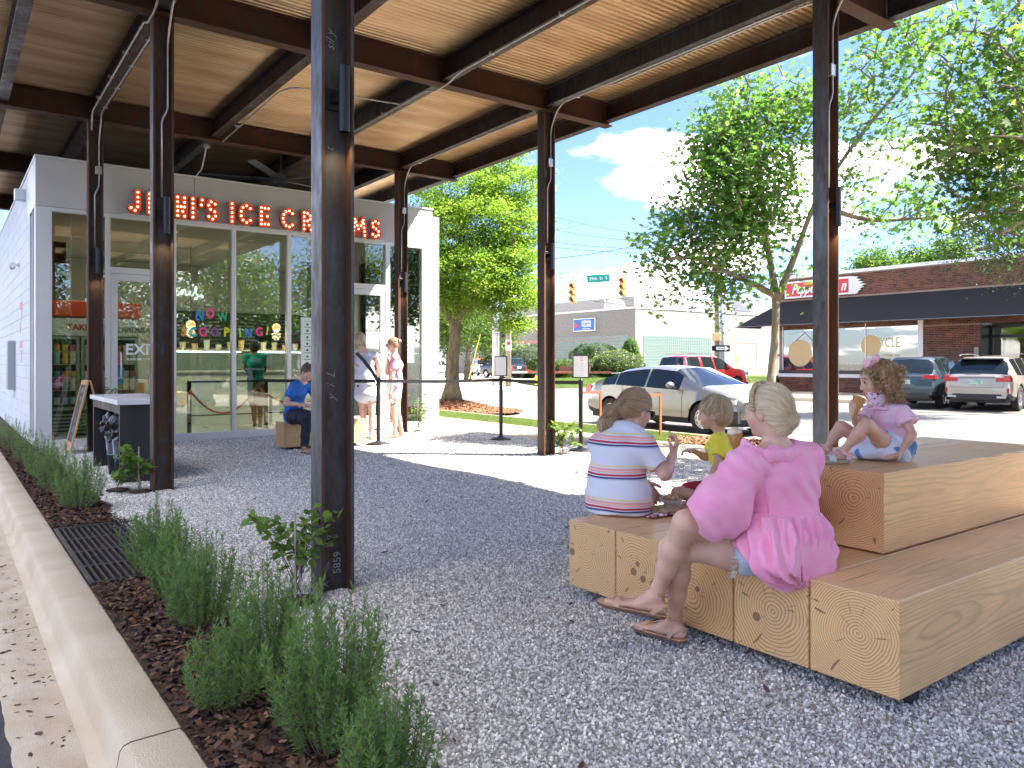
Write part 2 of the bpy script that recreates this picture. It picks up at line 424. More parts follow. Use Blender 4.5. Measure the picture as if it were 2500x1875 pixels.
def sheet(name, poly, z, mat, thick=None, kind='structure', label=None):
    mb = MB()
    if thick:
        mb.prism(poly, (0, 0, z - thick), (1, 0, 0), (0, 1, 0), (0, 0, thick))
    else:
        mb.add([(x, y, z) for x, y in poly], [tuple(range(len(poly)))])
    o = mb.build(name, mat)
    return tag(o, label, kind=kind)
def rect(x0, x1, y0, y1): return [(x0, y0), (x1, y0), (x1, y1), (x0, y1)]
sheet('ground', rect(-900, 1400, -900, 1400), ZS - 0.012, m_asph)
sheet('street', rect(-200, 33.2, 25.5, 33.0), ZS - 0.004, m_asph2)
sheet('cross_street', rect(33.2, 600, 25.5, 33.0), ZS - 0.004, m_asph2)
sheet('road', rect(14.2, 22.0, -120, 13), ZS - 0.006, m_asph2)
sheet('parking_lot', rect(-60, 0.205, -60, 60), -0.152, m_asphd)
# platform under the gravel, sidewalk, verge
sheet('platform_fill', rect(1.14, 7.72, -9, 26), -0.022, m_gbase, thick=0.5)
# gravel bed surface, gently uneven
gx = np.linspace(1.13, 7.74, 56); gy = np.linspace(-6, 13.05, 150)
GX, GY = np.meshgrid(gx, gy, indexing='ij')
def ghz(x, y):
    return 0.010 * np.sin(1.9 * x + 0.7 * y) * np.sin(1.3 * y - 0.4 * x + 1) + 0.006 * np.sin(5.1 * x + 2.2 * y) - 0.006
V = np.stack([GX.ravel(), GY.ravel(), ghz(GX, GY).ravel()], 1)
idx = np.arange(len(V)).reshape(GX.shape)
Fq = np.stack([idx[:-1, :-1].ravel(), idx[1:, :-1].ravel(), idx[1:, 1:].ravel(), idx[:-1, 1:].ravel()], 1)
tag(link('gravel_bed', new_mesh('gravel_bed', V, Fq, m_gbase, True)), kind='structure')

# sidewalk slabs: each slab its own piece
def group_root(name, loc):
    o = bpy.data.objects.new(name, None); COL.objects.link(o); o.location = loc; o['kind'] = 'structure'; return o
swr = group_root('sidewalk', (8.8, 8, -0.06))
for j in range(-4, 15):
    for i, (x0, x1) in enumerate(((7.755, 8.80), (8.812, 9.86))):
        y0 = j * 1.5; mb = MB(); z1 = -0.045 - 0.05 * (x0 + 0.5 - 7.7) / 2.0
        mb.box(x0, x1, y0 + 0.006, y0 + 1.494, -0.4, z1 + random.uniform(-.002, .002)); o = mb.build('slab', m_conc, swr, world=True); bevel(o, 0.006, 2)
mb = MB(); mb.box(7.74, 9.87, -9, 24, -0.5, -0.12); Wp(mb, 'joint_fill', m_soil, swr)
# verge with grass, street kerb
sheet('verge', rect(9.87, 11.2, -30, 24.5), -0.115, m_soil, thick=0.4)
kb = group_root('street_kerb', (11.27, 5, -0.1))
for j in range(-12, 9):
    mb = MB(); mb.box(11.2, 11.36, j * 3.0, j * 3.0 + 2.985, -0.5, -0.085); bevel(Wp(mb, 'kerb_stone', m_conc, kb), 0.02, 3)

# west kerb and gutter (next to the drive)
def kerb_len(y0, y1, n):
    prof = [(0.662, -0.3), (0.662, -0.004), (0.652, 0.004), (0.50, 0.001), (0.478, -0.006), (0.466, -0.022), (0.452, -0.10), (0.442, -0.132), (0.405, -0.144)]
    V = []; ys = np.linspace(y0, y1, n)
    for y in ys:
        for k, (x, z) in enumerate(prof):
            w = 0.0012 * mnoise.noise(Vector((x * 9, y * 3.1, k))) if 0 < k else 0
            V.append((x + w, y, z + w * .8))
    m = len(prof)
    F = [(i * m + k, i * m + k + 1, (i + 1) * m + k + 1, (i + 1) * m + k) for i in range(n - 1) for k in range(m - 1)]
    return V, [f[::-1] for f in F]
kr = group_root('kerb', (0.55, 4, 0))
for (a, b) in ((-6, 0.2), (0.205, 2.78), (2.788, 7.4), (7.408, 12.4), (12.408, 40)):
    V, F = kerb_len(a, b, int((b - a) * 12) + 2); mb = MB().add(V, F); o = Wp(mb, 'kerb_length', m_kerb, kr, True)
gr = group_root('gutter', (0.3, 4, -0.15))
for (a, b) in ((-6, 0.6), (0.606, 4.75), (4.757, 9.5), (9.507, 20), (20.01, 40)):
    ys = np.linspace(a, b, int((b - a) * 16) + 2); V = []
    for y in ys:
        e = 0.195 + 0.018 * mnoise.noise(Vector((0, y * 5.0, 3))) + 0.012 * mnoise.noise(Vector((0, y * 17.0, 9)))
        V += [(e, y, -0.30), (e, y, -0.1485), (0.30, y, -0.149), (0.407, y, -0.1445)]
    F = [(i * 4 + k, (i + 1) * 4 + k, (i + 1) * 4 + k + 1, i * 4 + k + 1) for i in range(len(ys) - 1) for k in range(3)]
    Wp(MB().add(V, F), 'gutter_length', m_gutter, gr, True)
# planting strip
tag(sheet('planting_bed', rect(0.663, 1.15, -6, 4.86), 0.0, m_soil, thick=0.3), kind='structure')
tag(sheet('planting_bed', rect(0.663, 1.15, 6.64, 26), 0.0, m_soil, thick=0.3), kind='structure')

# ---- scattered instances (stones, chips, grass): point cloud mesh + geometry nodes, one object of uncountable stuff each
def scatter(name, pts, protos, smin, smax, flat=0.0, label=None, upright=False, mat=None, seed=0):
    rs = np.random.RandomState(seed); n = len(pts)
    me = bpy.data.meshes.new(name); me.vertices.add(n); me.vertices.foreach_set('co', np.asarray(pts, dtype=np.float32).ravel())
    if upright: rv = np.stack([rs.normal(0, 0.25, n), rs.normal(0, 0.25, n), rs.uniform(0, 6.28, n)], 1)
    elif flat: rv = np.stack([rs.normal(0, flat, n), rs.normal(0, flat, n), rs.uniform(0, 6.28, n)], 1)
    else: rv = rs.uniform(0, 6.28, (n, 3))
    rot = me.attributes.new('rot', 'FLOAT_VECTOR', 'POINT'); rot.data.foreach_set('vector', rv.astype(np.float32).ravel())
    sc = me.attributes.new('scl', 'FLOAT', 'POINT'); sc.data.foreach_set('value', rs.uniform(smin, smax, n).astype(np.float32))
    ix = me.attributes.new('ix', 'INT', 'POINT'); ix.data.foreach_set('value', rs.randint(0, len(protos), n).astype(np.int32))
    o = link(name, me); pc = bpy.data.collections.new(name + '_shapes')
    for k, pm in enumerate(protos):
        po = bpy.data.objects.new('%s_shape' % name, pm); pc.objects.link(po)
    g = bpy.data.node_groups.new(name, 'GeometryNodeTree')
    g.interface.new_socket('Geometry', in_out='INPUT', socket_type='NodeSocketGeometry'); g.interface.new_socket('Geometry', in_out='OUTPUT', socket_type='NodeSocketGeometry')
    gi = g.nodes.new('NodeGroupInput'); go = g.nodes.new('NodeGroupOutput'); ci = g.nodes.new('GeometryNodeCollectionInfo')
    ci.inputs['Collection'].default_value = pc; ci.inputs['Separate Children'].default_value = True; ci.inputs['Reset Children'].default_value = True
    ip = g.nodes.new('GeometryNodeInstanceOnPoints'); ip.inputs['Pick Instance'].default_value = True
    def na(nm, ty):
        a = g.nodes.new('GeometryNodeInputNamedAttribute'); a.data_type = ty; a.inputs[0].default_value = nm; return [q for q in a.outputs if q.enabled and q.name == 'Attribute'][0]
    L = g.links.new; L(gi.outputs[0], ip.inputs['Points']); L(ci.outputs[0], ip.inputs['Instance']); L(na('ix', 'INT'), ip.inputs['Instance Index'])
    er = g.nodes.new('FunctionNodeEulerToRotation'); L(na('rot', 'FLOAT_VECTOR'), er.inputs[0]); L(er.outputs[0], ip.inputs['Rotation'])
    L(na('scl', 'FLOAT'), ip.inputs['Scale']); L(ip.outputs[0], go.inputs[0])
    md = o.modifiers.new('scatter', 'NODES'); md.node_group = g
    return tag(o, label, kind='stuff')
def stone(seed, mat, sx=1, sy=1, sz=0.7):
    import bmesh
    bm = bmesh.new(); bmesh.ops.create_icosphere(bm, subdivisions=1, radius=0.5); rs = random.Random(seed)
    for v in bm.verts:
        q = 0.78 + 0.4 * rs.random(); v.co = Vector((v.co.x * sx * q, v.co.y * sy * q, v.co.z * sz * q))
    # chip flat facets
    for k in range(3):
        n = Vector((rs.uniform(-1, 1), rs.uniform(-1, 1), rs.uniform(-1, 1))).normalized()
        for v in bm.verts:
            d = v.co.dot(n) - 0.30
            if d > 0: v.co -= n * d
    me = bpy.data.meshes.new('stone'); bm.to_mesh(me); bm.free(); me.materials.append(mat); return me
m_st = [M('stone_%s' % a, c, 0.8, obrand=0.35, spec=0.3) for a, c in (('a', (0.52, 0.49, 0.455)), ('b', (0.65, 0.615, 0.57)), ('c', (0.80, 0.76, 0.70)), ('d', (0.38, 0.36, 0.34)))]
stones = [stone(i, m_st[i % 4], 1.25, 0.95, 0.7) for i in range(12)]
def dens_pts(seed, n, x0, x1, y0, y1, keep):
    rs = np.random.RandomState(seed); P = np.stack([rs.uniform(x0, x1, n), rs.uniform(y0, y1, n)], 1)
    d = SY_ * P[:, 0] + CY_ * P[:, 1]; l = CY_ * P[:, 0] - SY_ * P[:, 1]
    vis = (d > 1.4) & (np.abs(l) < 0.76 * d + 0.9)
    return P[vis & (rs.uniform(0, 1, n) < keep(P[:, 0], P[:, 1], d))]
def gk(x, y, d):
    k = np.clip(1.15 - (d - 5.0) * 0.12, 0.24, 1.0)
    e = np.clip((x - 1.12 - 0.04 * np.sin(7 * y) - 0.03 * np.sin(19 * y)) / 0.05, 0.04, 1)
    hole = np.ones_like(x)
    for (cx, cy) in ((1.50, 3.88), (1.52, 8.2)):
        hole = np.where((x - cx) ** 2 / 0.030 + (y - cy) ** 2 / 0.022 < 1, 0.06, hole)
    return k * e * hole
GP = dens_pts(1, 900000, 1.05, 7.80, -1.2, 13.0, gk)
gz = ghz(GP[:, 0], GP[:, 1]) + np.random.RandomState(3).uniform(-0.002, 0.007, len(GP))
GPz = np.column_stack([GP, gz]); dd = SY_ * GP[:, 0] + CY_ * GP[:, 1]
scatter('gravel', GPz[dd < 7], stones, 0.0085, 0.0175, label='pale grey crushed gravel covering the ground under the canopy', seed=5)
scatter('gravel', GPz[dd >= 7], stones, 0.012, 0.023, label='pale grey crushed gravel in front of the shop windows', seed=6)
# mulch chips
def chip(seed, mat, l, w):
    rs = random.Random(seed); mb = MB(); t = 0.004
    P = [(-l / 2, -w * rs.uniform(.2, .5)), (-l * rs.uniform(.1, .3), -w / 2), (l * rs.uniform(.2, .4), -w * .45), (l / 2, rs.uniform(-.2, .2) * w), (l * .2, w / 2), (-l * .35, w * .4)]
    mb.prism(P, (0, 0, -t / 2), (1, 0, 0), (0, 1, 0), (0.1 * w, 0, t)); me = new_mesh('chip', mb.v, mb.f, mat); return me
m_ch = [M('bark_%s' % a, c, 0.85, obrand=0.5) for a, c in (('a', (0.060, 0.028, 0.015)), ('b', (0.10, 0.045, 0.022)), ('c', (0.035, 0.018, 0.012)), ('d', (0.16, 0.085, 0.045)))]
chips = [chip(i, m_ch[[0, 0, 1, 2, 0, 1, 3, 2][i]], 0.9, 0.35 + 0.1 * (i % 3)) for i in range(8)]
def mk(x, y, d): return np.where((y > 4.84) & (y < 6.66), 0.0, np.clip(1.2 - (d - 4) * .09, .3, 1)) * np.clip((1.17 + 0.03 * np.sin(6 * y) - x) / 0.04, 0.02, 1)
MP = dens_pts(2, 30000, 0.668, 1.24, -0.5, 15, mk); zmul = -0.004 + 0.016 * np.clip(np.sin(np.pi * (MP[:, 0] - .66) / .5), 0, 1) + np.random.RandomState(4).uniform(0, .014, len(MP))
scatter('mulch', np.column_stack([MP, zmul]), chips, 0.018, 0.055, flat=0.35, label='dark brown bark mulch around the rosemary beside the kerb', seed=8)
m_ch2 = [M('bark_red_%s' % a, c, 0.85, obrand=0.5) for a, c in (('a', (0.22, 0.09, 0.04)), ('b', (0.33, 0.15, 0.075)))]
chips2 = [chip(i + 20, m_ch2[i % 2], 0.9, 0.35) for i in range(4)]
def mound(name, cx, cy, rx, ry, h, z0, n, seed, label):
    V = []; nr, na = 12, 40
    for i in range(nr + 1):
        r = i / nr
        for k in range(na):
            a = 2 * math.pi * k / na; q = 1 + 0.08 * math.sin(3 * a + seed)
            V.append((cx + rx * q * r * math.cos(a), cy + ry * q * r * math.sin(a), z0 + h * (math.cos(math.pi * r) + 1) / 2))
    F = [(i * na + k, (i + 1) * na + k, (i + 1) * na + (k + 1) % na, i * na + (k + 1) % na) for i in range(nr) for k in range(na)]
    tag(MB().add(V, F).build('mulch_bed', m_ch2[0], smooth=True), kind='structure')
    rs = np.random.RandomState(seed); r = np.sqrt(rs.uniform(0, 1.08, n)); a = rs.uniform(0, 6.28, n); q = 1 + 0.08 * np.sin(3 * a + seed)
    P = np.column_stack([cx + rx * q * r * np.cos(a), cy + ry * q * r * np.sin(a), z0 + h * (np.cos(np.pi * np.clip(r, 0, 1)) + 1) / 2 + rs.uniform(0, .02, n)])
    scatter(name, P, chips2, 0.04, 0.11, flat=0.3, label=label, seed=seed)
mound('mulch', 12.2, 19.6, 1.9, 2.2, 0.30, -0.16, 9000, 11, 'reddish wood mulch heaped round the trunk of the yellow-green tree')
mound('mulch', 10.6, 7.3, 0.85, 2.3, 0.10, -0.118, 9000, 12, 'reddish wood mulch round the maple trunk beside the parked silver car')
# grass blades on verge
def blade(seed, mat):
    rs = random.Random(seed); V = []; F = []
    for k in range(7):
        a = rs.uniform(0, 6.28); r = rs.uniform(0, .6); x, y = r * math.cos(a), r * math.sin(a); w = 0.09; b = rs.uniform(0, 6.28); h = rs.uniform(.6, 1.2); lx, ly = rs.uniform(-.4, .4), rs.uniform(-.4, .4)
        i = len(V); V += [(x - w * math.cos(b), y - w * math.sin(b), 0), (x + w * math.cos(b), y + w * math.sin(b), 0), (x + lx, y + ly, h)]; F.append((i, i + 1, i + 2))
    return new_mesh('blade', V, F, mat)
m_gr = [leafmat('grass_a', (0.09, 0.17, 0.03), (0.15, 0.22, 0.05), 0.3), leafmat('grass_b', (0.25, 0.25, 0.09), (0.18, 0.24, 0.06), 0.3)]
blades = [blade(i, m_gr[i % 2 if i < 4 else 0]) for i in range(6)]
rs = np.random.RandomState(9); n = 26000; P = np.column_stack([rs.uniform(9.88, 11.2, n), rs.uniform(1, 24, n), np.full(n, -0.116)])
md_ = ((P[:, 0] - 10.6) / .8) ** 2 + ((P[:, 1] - 7.3) / 2.2) ** 2 > 1
scatter('grass', P[md_], blades, 0.035, 0.06, upright=True, label='short green and yellow grass strip between sidewalk and street', seed=13)
# far verge across the street
tag(sheet('lawn', [(27.5, 33.6), (90, 33.6), (90, 51), (46, 51), (33.5, 44.5)], -0.10, m_grass, thick=0.3), kind='structure')
sheet('driveway', [(20, 33.2), (27.3, 33.2), (33.2, 44.8), (46, 51.3), (57.7, 51.3), (57.7, 200), (-30, 200), (-30, 33.2)], ZS - 0.003, M('concrete_drive', (0.42, 0.36, 0.29), 0.9, col2=(0.50, 0.43, 0.35), scale=.5, bump=.2))
n = 30000; P = np.column_stack([rs.uniform(27.5, 60, n), rs.uniform(33.6, 51, n), np.full(n, -0.10)]); P = P[(P[:, 1] < 44 + (P[:, 0] - 33) * 0.5) & (P[:, 1] < 33.6 + (P[:, 0] - 27.5) * 1.9)]
scatter('grass', P, blades, 0.09, 0.16, upright=True, label='bright green lawn across the street below the round hedges', seed=14)

# drain grate (thing)
g = thing('drain_grate', 'dark steel drain grate set in the mulch beside the kerb', 'drain grate', (0.93, 5.75, 0))
m_grate = M('grate_steel', (0.075, 0.08, 0.085), 0.5, 0.7, col2=(0.14, 0.10, 0.08), scale=9, bump=.2)
mb = MB(); mb.box(0.668, 1.225, 4.87, 4.895, -.12, 0.016); mb.box(0.668, 1.225, 6.605, 6.63, -.12, 0.016); mb.box(0.668, .69, 4.895, 6.605, -.12, .016); mb.box(1.203, 1.225, 4.895, 6.605, -.12, .016); Wp(mb, 'frame', m_grate, g)
bar0 = None
for i in range(13):
    x = 0.713 + i * 0.0385
    if bar0 is None:
        mb = MB(); mb.box(x, x + 0.013, 4.897, 6.603, -0.03, 0.012); bar0 = Wp(mb, 'bar', m_grate, g)
    else:
        o = bar0.copy(); COL.objects.link(o); o.location.x = i * 0.0385
for y in (5.32, 5.75, 6.18):
    mb = MB(); mb.box(0.69, 1.203, y, y + 0.028, -0.04, 0.006); Wp(mb, 'crossbar', m_grate, g)
mb = MB(); mb.box(0.69, 1.203, 4.9, 6.6, -.32, -.13); Wp(mb, 'pit', m_gbase, g)
# twigs and leaf litter on the gutter
m_lit = M('leaf_litter', (0.09, 0.045, 0.025), 0.8, obrand=.4)
rs = np.random.RandomState(21); n = 330; P = np.column_stack([rs.uniform(0.2, 0.44, n), rs.uniform(1.2, 12, n) ** 1.0, np.full(n, -0.1455)])
scatter('leaf_litter', P, [chip(40 + i, m_lit, 0.9, 0.25 + .1 * i) for i in range(4)], 0.012, 0.045, flat=.12, label='scattered dry twigs and leaf crumbs on the gutter', seed=22)
n = 90; P = dens_pts(31, 900, 1.2, 4.8, .8, 9, lambda x, y, d: 0.16 + 0 * x); P = np.column_stack([P, np.full(len(P), .012)])
scatter('leaf_litter', P, [chip(50 + i, m_lit, 0.9, 0.15 + .1 * i) for i in range(4)], 0.02, 0.06, flat=.2, label='few dry brown twigs lying on the gravel', seed=23)
# ================================================================== CANOPY: steel frame, corrugated deck
def steel_mat(name, rust=0.5, base=(0.085, 0.096, 0.108)):
    if name in MATS: return MATS[name]
    m = bpy.data.materials.new(name); nt, b, o = nodes(m); L = nt.links.new
    tcn = N(nt, 'ShaderNodeTexCoord'); mp_ = N(nt, 'ShaderNodeMapping'); mp_.inputs['Scale'].default_value = (1, 1, 0.35); L(tcn.outputs['Object'], mp_.inputs[0])
    n1_ = N(nt, 'ShaderNodeTexNoise', i_Scale=3.2, i_Detail=9.0, i_Roughness=0.7); L(mp_.outputs[0], n1_.inputs[0])
    n2_ = N(nt, 'ShaderNodeTexNoise', i_Scale=26.0, i_Detail=6.0); L(mp_.outputs[0], n2_.inputs[0])
    r = N(nt, 'ShaderNodeValToRGB'); e = r.color_ramp.elements
    e[0].position = 0.30; e[0].color = c4(base); e[1].position = 0.80; e[1].color = (0.125, 0.045, 0.018, 1)
    x = e.new(0.50); x.color = (0.048, 0.036, 0.031, 1); x = e.new(0.62); x.color = (0.068, 0.027, 0.014, 1)
    a = N(nt, 'ShaderNodeMath', operation='MULTIPLY_ADD'); a.inputs[1].default_value = 0.35; L(n2_.outputs[0], a.inputs[0])
    ml = N(nt, 'ShaderNodeMath', operation='MULTIPLY_ADD'); ml.inputs[1].default_value = 0.65; ml.inputs[2].default_value = (rust - 0.5) * 0.55; L(n1_.outputs[0], ml.inputs[0])
    L(ml.outputs[0], a.inputs[2]); L(a.outputs[0], r.inputs[0]); L(r.outputs[0], b.inputs['Base Color'])
    b.inputs['Metallic'].default_value = 0.25
    mr = N(nt, 'ShaderNodeMapRange'); mr.inputs['From Min'].default_value = .3; mr.inputs['From Max'].default_value = .7; mr.inputs['To Min'].default_value = 0.34; mr.inputs['To Max'].default_value = 0.8
    L(a.outputs[0], mr.inputs[0]); L(mr.outputs[0], b.inputs['Roughness'])
    bp = N(nt, 'ShaderNodeBump'); bp.inputs['Strength'].default_value = .25; bp.inputs['Distance'].default_value = .004; L(n2_.outputs[0], bp.inputs['Height']); L(bp.outputs[0], b.inputs['Normal'])
    MATS[name] = m; return m
m_steel = steel_mat('mill_steel', 0.36); m_steel_r = steel_mat('rusty_steel', 0.72); m_steel_m = steel_mat('brown_steel', 0.56)
m_rustline = M('rust_strip', (0.13, 0.050, 0.016), 0.8, col2=(0.06, 0.026, 0.014), scale=5, stretch=(1, 1, .2), detail=8)
m_deck = M('deck_metal', (0.37, 0.235, 0.12), 0.30, 0.7, col2=(0.56, 0.405, 0.245), scale=1.6, lo=0.3, hi=0.72, detail=8, stretch=(0.5, 2.2, 1), obrand=0.10, bump=.1, bscale=30)
XC = (1.73, 6.57); YC = [-4.20, -0.10, 4.00, 8.10, 12.20, 16.30, 20.40]
ZG = 4.64; ZD = 4.95
can = thing('canopy', 'open steel canopy with rusty beams under a corrugated metal deck on steel posts', 'canopy', (4.15, 8.1, 0))
def isect_x(mb, x0, x1, y, z0, z1, fw, ft=0.014, wt_=0.010):   # beam along X
    mb.box(x0, x1, y - fw / 2, y + fw / 2, z0, z0 + ft); mb.box(x0, x1, y - fw / 2, y + fw / 2, z1 - ft, z1); mb.box(x0, x1, y - wt_ / 2, y + wt_ / 2, z0 + ft, z1 - ft)
def isect_y(mb, y0, y1, x, z0, z1, fw, ft=0.012, wt_=0.009):
    mb.box(x - fw / 2, x + fw / 2, y0, y1, z0, z0 + ft); mb.box(x - fw / 2, x + fw / 2, y0, y1, z1 - ft, z1); mb.box(x - wt_ / 2, x + wt_ / 2, y0, y1, z0 + ft, z1 - ft)
WX, WY = 0.19, 0.15
for X_ in XC:
    for Y_ in YC:
        if Y_ == -0.10 and X_ < 5: continue      # that bay is open
        mb = MB(); t = 0.016; hx, hy = WX / 2, WY / 2
        z0 = -0.1
        mb.box(X_ - hx, X_ - hx + t, Y_ - hy, Y_ + hy, z0, ZG - 0.014); mb.box(X_ + hx - t, X_ + hx, Y_ - hy, Y_ + hy, z0, ZG - 0.014)
        mb.box(X_ - hx + t, X_ + hx - t, Y_ - 0.005, Y_ + 0.005, z0, ZG - 0.014)
        mb.box(X_ - hx - .012, X_ + hx + .012, Y_ - hy - .01, Y_ + hy + .01, ZG - 0.0138, ZG - 0.0005)
        o = Wp(mb, 'column', m_steel if Y_ in (4.0,) else m_steel_m, can); bevel(o, 0.003, 1)
        # rusty insides of the flanges
        if Y_ > 0 and Y_ < 13:
            mb = MB(); mb.box(X_ + hx - t - .0025, X_ + hx - t - .0005, Y_ - hy + .004, Y_ - .006, 0, ZG - .02); mb.box(X_ - hx + .0005, X_ - hx + t - .0005, Y_ - hy - .0025, Y_ - hy - .0005, 0, ZG - .02)
            tag(Wp(mb, 'rust_streak', m_rustline, can))
for Y_ in YC:
    mb = MB(); isect_x(mb, 0.55, 7.74, Y_, ZG, ZD - 0.002, 0.155); Wp(mb, 'girder', m_steel_r, can)
pxs = (0.64, 1.73, 3.343, 4.957, 6.57, 7.66)
for i, X_ in enumerate(pxs):
    for j in range(len(YC) - 1):
        mb = MB(); isect_y(mb, YC[j] + 0.012, YC[j + 1] - 0.012, X_, ZG + 0.05, ZD - 0.005, 0.125)
        Wp(mb, 'purlin', m_steel_m if (i + j) % 3 else m_steel, can)
    mb = MB(); isect_y(mb, YC[-1] + 0.012, YC[-1] + 1.1, X_, ZG + 0.05, ZD - 0.005, 0.125); Wp(mb, 'purlin', m_steel_m, can)
    for s_ in (-1, 1):
        pass
# corrugated sheets: one object per sheet, sharing one mesh; ribs run along X, sheets lap along Y
pit = 0.0775; nw = 9; wy_ = nw * pit
ny_ = nw * 8 + 1; V = []; xs = (0.42, 2.9, 5.4, 7.90)
for X_ in xs:
    for k in range(ny_):
        y = k * pit / 8 - 0.004 * 0; V.append((X_ - 4.15, y, 0.032 * (1 - abs(math.sin(math.pi * k / 8)) ** .5)))
top = [(v[0], v[1], v[2] + 0.0016) for v in V]; nV = len(V); Fd = []
for i in range(len(xs) - 1):
    for k in range(ny_ - 1):
        a = i * ny_ + k; Fd.append((a, a + 1, a + ny_ + 1, a + ny_)); Fd.append((a + nV, a + ny_ + nV, a + ny_ + 1 + nV, a + 1 + nV))
for i in range(len(xs) - 1):
    for k in (0, ny_ - 1):
        a = i * ny_ + k; Fd.append((a, a + ny_, a + ny_ + nV, a + nV))
for k in range(ny_ - 1):
    a = k; Fd.append((a, a + nV, a + 1 + nV, a + 1)); a = (len(xs) - 1) * ny_ + k; Fd.append((a, a + 1, a + 1 + nV, a + nV))
dm = new_mesh('deck_sheet', np.array(V + top), Fd, m_deck, False)
ns = int((21.6 + 5.2) / (wy_ - 0.0135)) + 1
for k in range(ns):
    o = link('deck_sheet', dm, can); o.location = (0, -5.2 + k * (wy_ - 0.0135) - 8.1, ZD + 0.0005 + (0.0035 if k % 2 else 0))
# conduits with clips and boxes
m_cond = M('galvanised', (0.55, 0.55, 0.54), 0.38, 0.75, col2=(0.42, 0.42, 0.42), scale=12)
def smooth_path(P, n=5, r=0.10):
    out = [Vector(P[0])]
    for i in range(1, len(P) - 1):
        a, b, c = Vector(P[i - 1]), Vector(P[i]), Vector(P[i + 1]); u = (a - b); v = (c - b); ru = min(r, u.length * .45, v.length * .45)
        p, q = b + u.normalized() * ru, b + v.normalized() * ru
        for k in range(n + 1):
            t = k / n; out.append(p.lerp(b, t).lerp(b.lerp(q, t), t))
    out.append(Vector(P[-1])); return out
def conduit(P, r=0.0105, clips=()):
    o = Wp(MB().tube(smooth_path(P), r, 8), 'conduit', m_cond, can, True)
    for c in clips:
        mb = MB(); c = Vector(c); mb.box(c.x - .03, c.x + .03, c.y - .012, c.y + .012, c.z - .014, c.z + .018); Wp(mb, 'clip', m_cond, can)
def jbox(c, w=.05, h=.055):
    mb = MB(); c = Vector(c); mb.box(c.x - w, c.x + w, c.y - .025, c.y + .025, c.z - h, c.z + h); bevel(Wp(mb, 'junction_box', m_cond, can), .005)
lamps = []
m_lampb = M('lamp_black', (0.018, 0.020, 0.024), 0.42, 0.3, bump=.15, bscale=300)
m_lampe = M('lamp_glow', (1, .8, .5), .5, emit=(1.0, 0.72, 0.40), estr=6)
for X_ in XC:
    for Y_ in (4.0, 8.1, 12.2):
        yf = Y_ - 0.005; zt = 4.5
        # riser above the lamp, kinked into the web
        if not (X_ == 1.73 and Y_ == 4.0):
            conduit([(X_ - .01, yf - .03, 2.86), (X_ - .01, yf - .03, 3.62), (X_ + .045, yf - .035, 3.72), (X_ + .045, yf - .035, 4.40), (X_ + .05, yf - .14, 4.60), (X_ + .035, yf - .30, ZG + .055), (X_ + .035, yf - 3.6, ZG + .042)],
                    clips=[(X_ + .035, yf - k, ZG + .05) for k in (.6, 1.5, 2.4, 3.3)])
            if Y_ != 8.1 or X_ > 5: jbox((X_ + .045, yf - .03, 3.95))
# runs along purlins crossing from bay to bay
conduit([(1.66, 12.0, 4.46), (1.64, 11.8, 4.66), (1.63, 8.4, 4.67), (1.63, 8.25, 4.60), (1.63, 7.95, 4.60), (1.63, 7.8, 4.67), (1.63, 4.3, 4.67)], clips=[(1.63, y, 4.68) for y in (11.2, 10.3, 9.4, 7.2, 6.3)])
conduit([(4.9, 12.0, 4.67), (4.9, 8.4, 4.67), (4.9, 8.25, 4.61), (4.9, 7.9, 4.61), (4.9, 7.7, 4.67), (4.9, 4.2, 4.67)], clips=[(4.9, y, 4.68) for y in (10.8, 9.6, 7.0, 5.8)])
conduit([(3.42, 12.0, 4.60), (3.42, 9.6, 4.67), (3.5, 9.3, 4.67), (4.9, 9.1, 4.68)], clips=[(3.42, 11.3, 4.66)])
conduit([(3.28, 12.35, 4.60), (3.3, 12.7, 4.3), (3.32, 13.2, 4.28)]); mb = MB().lathe([(.05, 0), (.05, .05)], (3.3, 12.4, 4.57), 12); Wp(mb, 'junction_box', m_cond, can)
conduit([(6.63, 6.9, 4.67), (6.63, 4.4, 4.67), (6.60, 4.12, 4.64)], clips=[(6.63, y, 4.68) for y in (6.4, 5.4)])
# column wall lamps: things of their own
names = {(1.73, 4.0): 'black tube lamp lit on the nearest steel post', (1.73, 8.1): 'black tube lamp lit on the post beside the marble-topped counter',
         (1.73, 12.2): 'black tube lamp on the dark post by the sandwich board', (6.57, 4.0): 'black tube lamp on the right-hand post above the girl',
         (6.57, 8.1): 'black tube lamp on the lone middle post with the climbing plant', (6.57, 12.2): 'black tube lamp on the post beside the shop door'}
proto = None
for (X_, Y_), lab in names.items():
    t = thing('wall_lamp', lab, 'lamp', (X_, Y_ - .005, 2.5), group='tube lamps on the canopy posts')
    mb = MB(); mb.lathe([(.0305, 0.004), (.0305, .352), (.001, .352)], (0.018, -.105, 0), 24)
    mb.lathe([(.0305, 0.004), (.0305, -.004), (.026, -.004), (.026, .02), (0.001, .02)], (0.018, -.105, 0), 24); autosmooth(mb.build('lamp_body', m_lampb, t))
    mb = MB(); mb.box(-.06, .055, -.02, -.001, .135, .25); bevel(mb.build('back_plate', m_lampb, t), .004)
    mb = MB(); mb.box(-.02, .03, -.085, -.02, .165, .215); mb.build('bracket', m_lampb, t)
    mb = MB(); mb.lathe([(.024, 0.006), (.024, .012)], (0.018, -.105, 0), 16); mb.build('bulb', m_lampe, t)
    pl = bpy.data.lights.new('lamp_light', 'SPOT'); pl.energy = .5; pl.color = (1, .72, .42); pl.spot_size = R(110); pl.spot_blend = .8; pl.shadow_soft_size = .02
    lo_ = link('lamp_light', pl, t); lo_.location = (0.018, -.105, -.01)
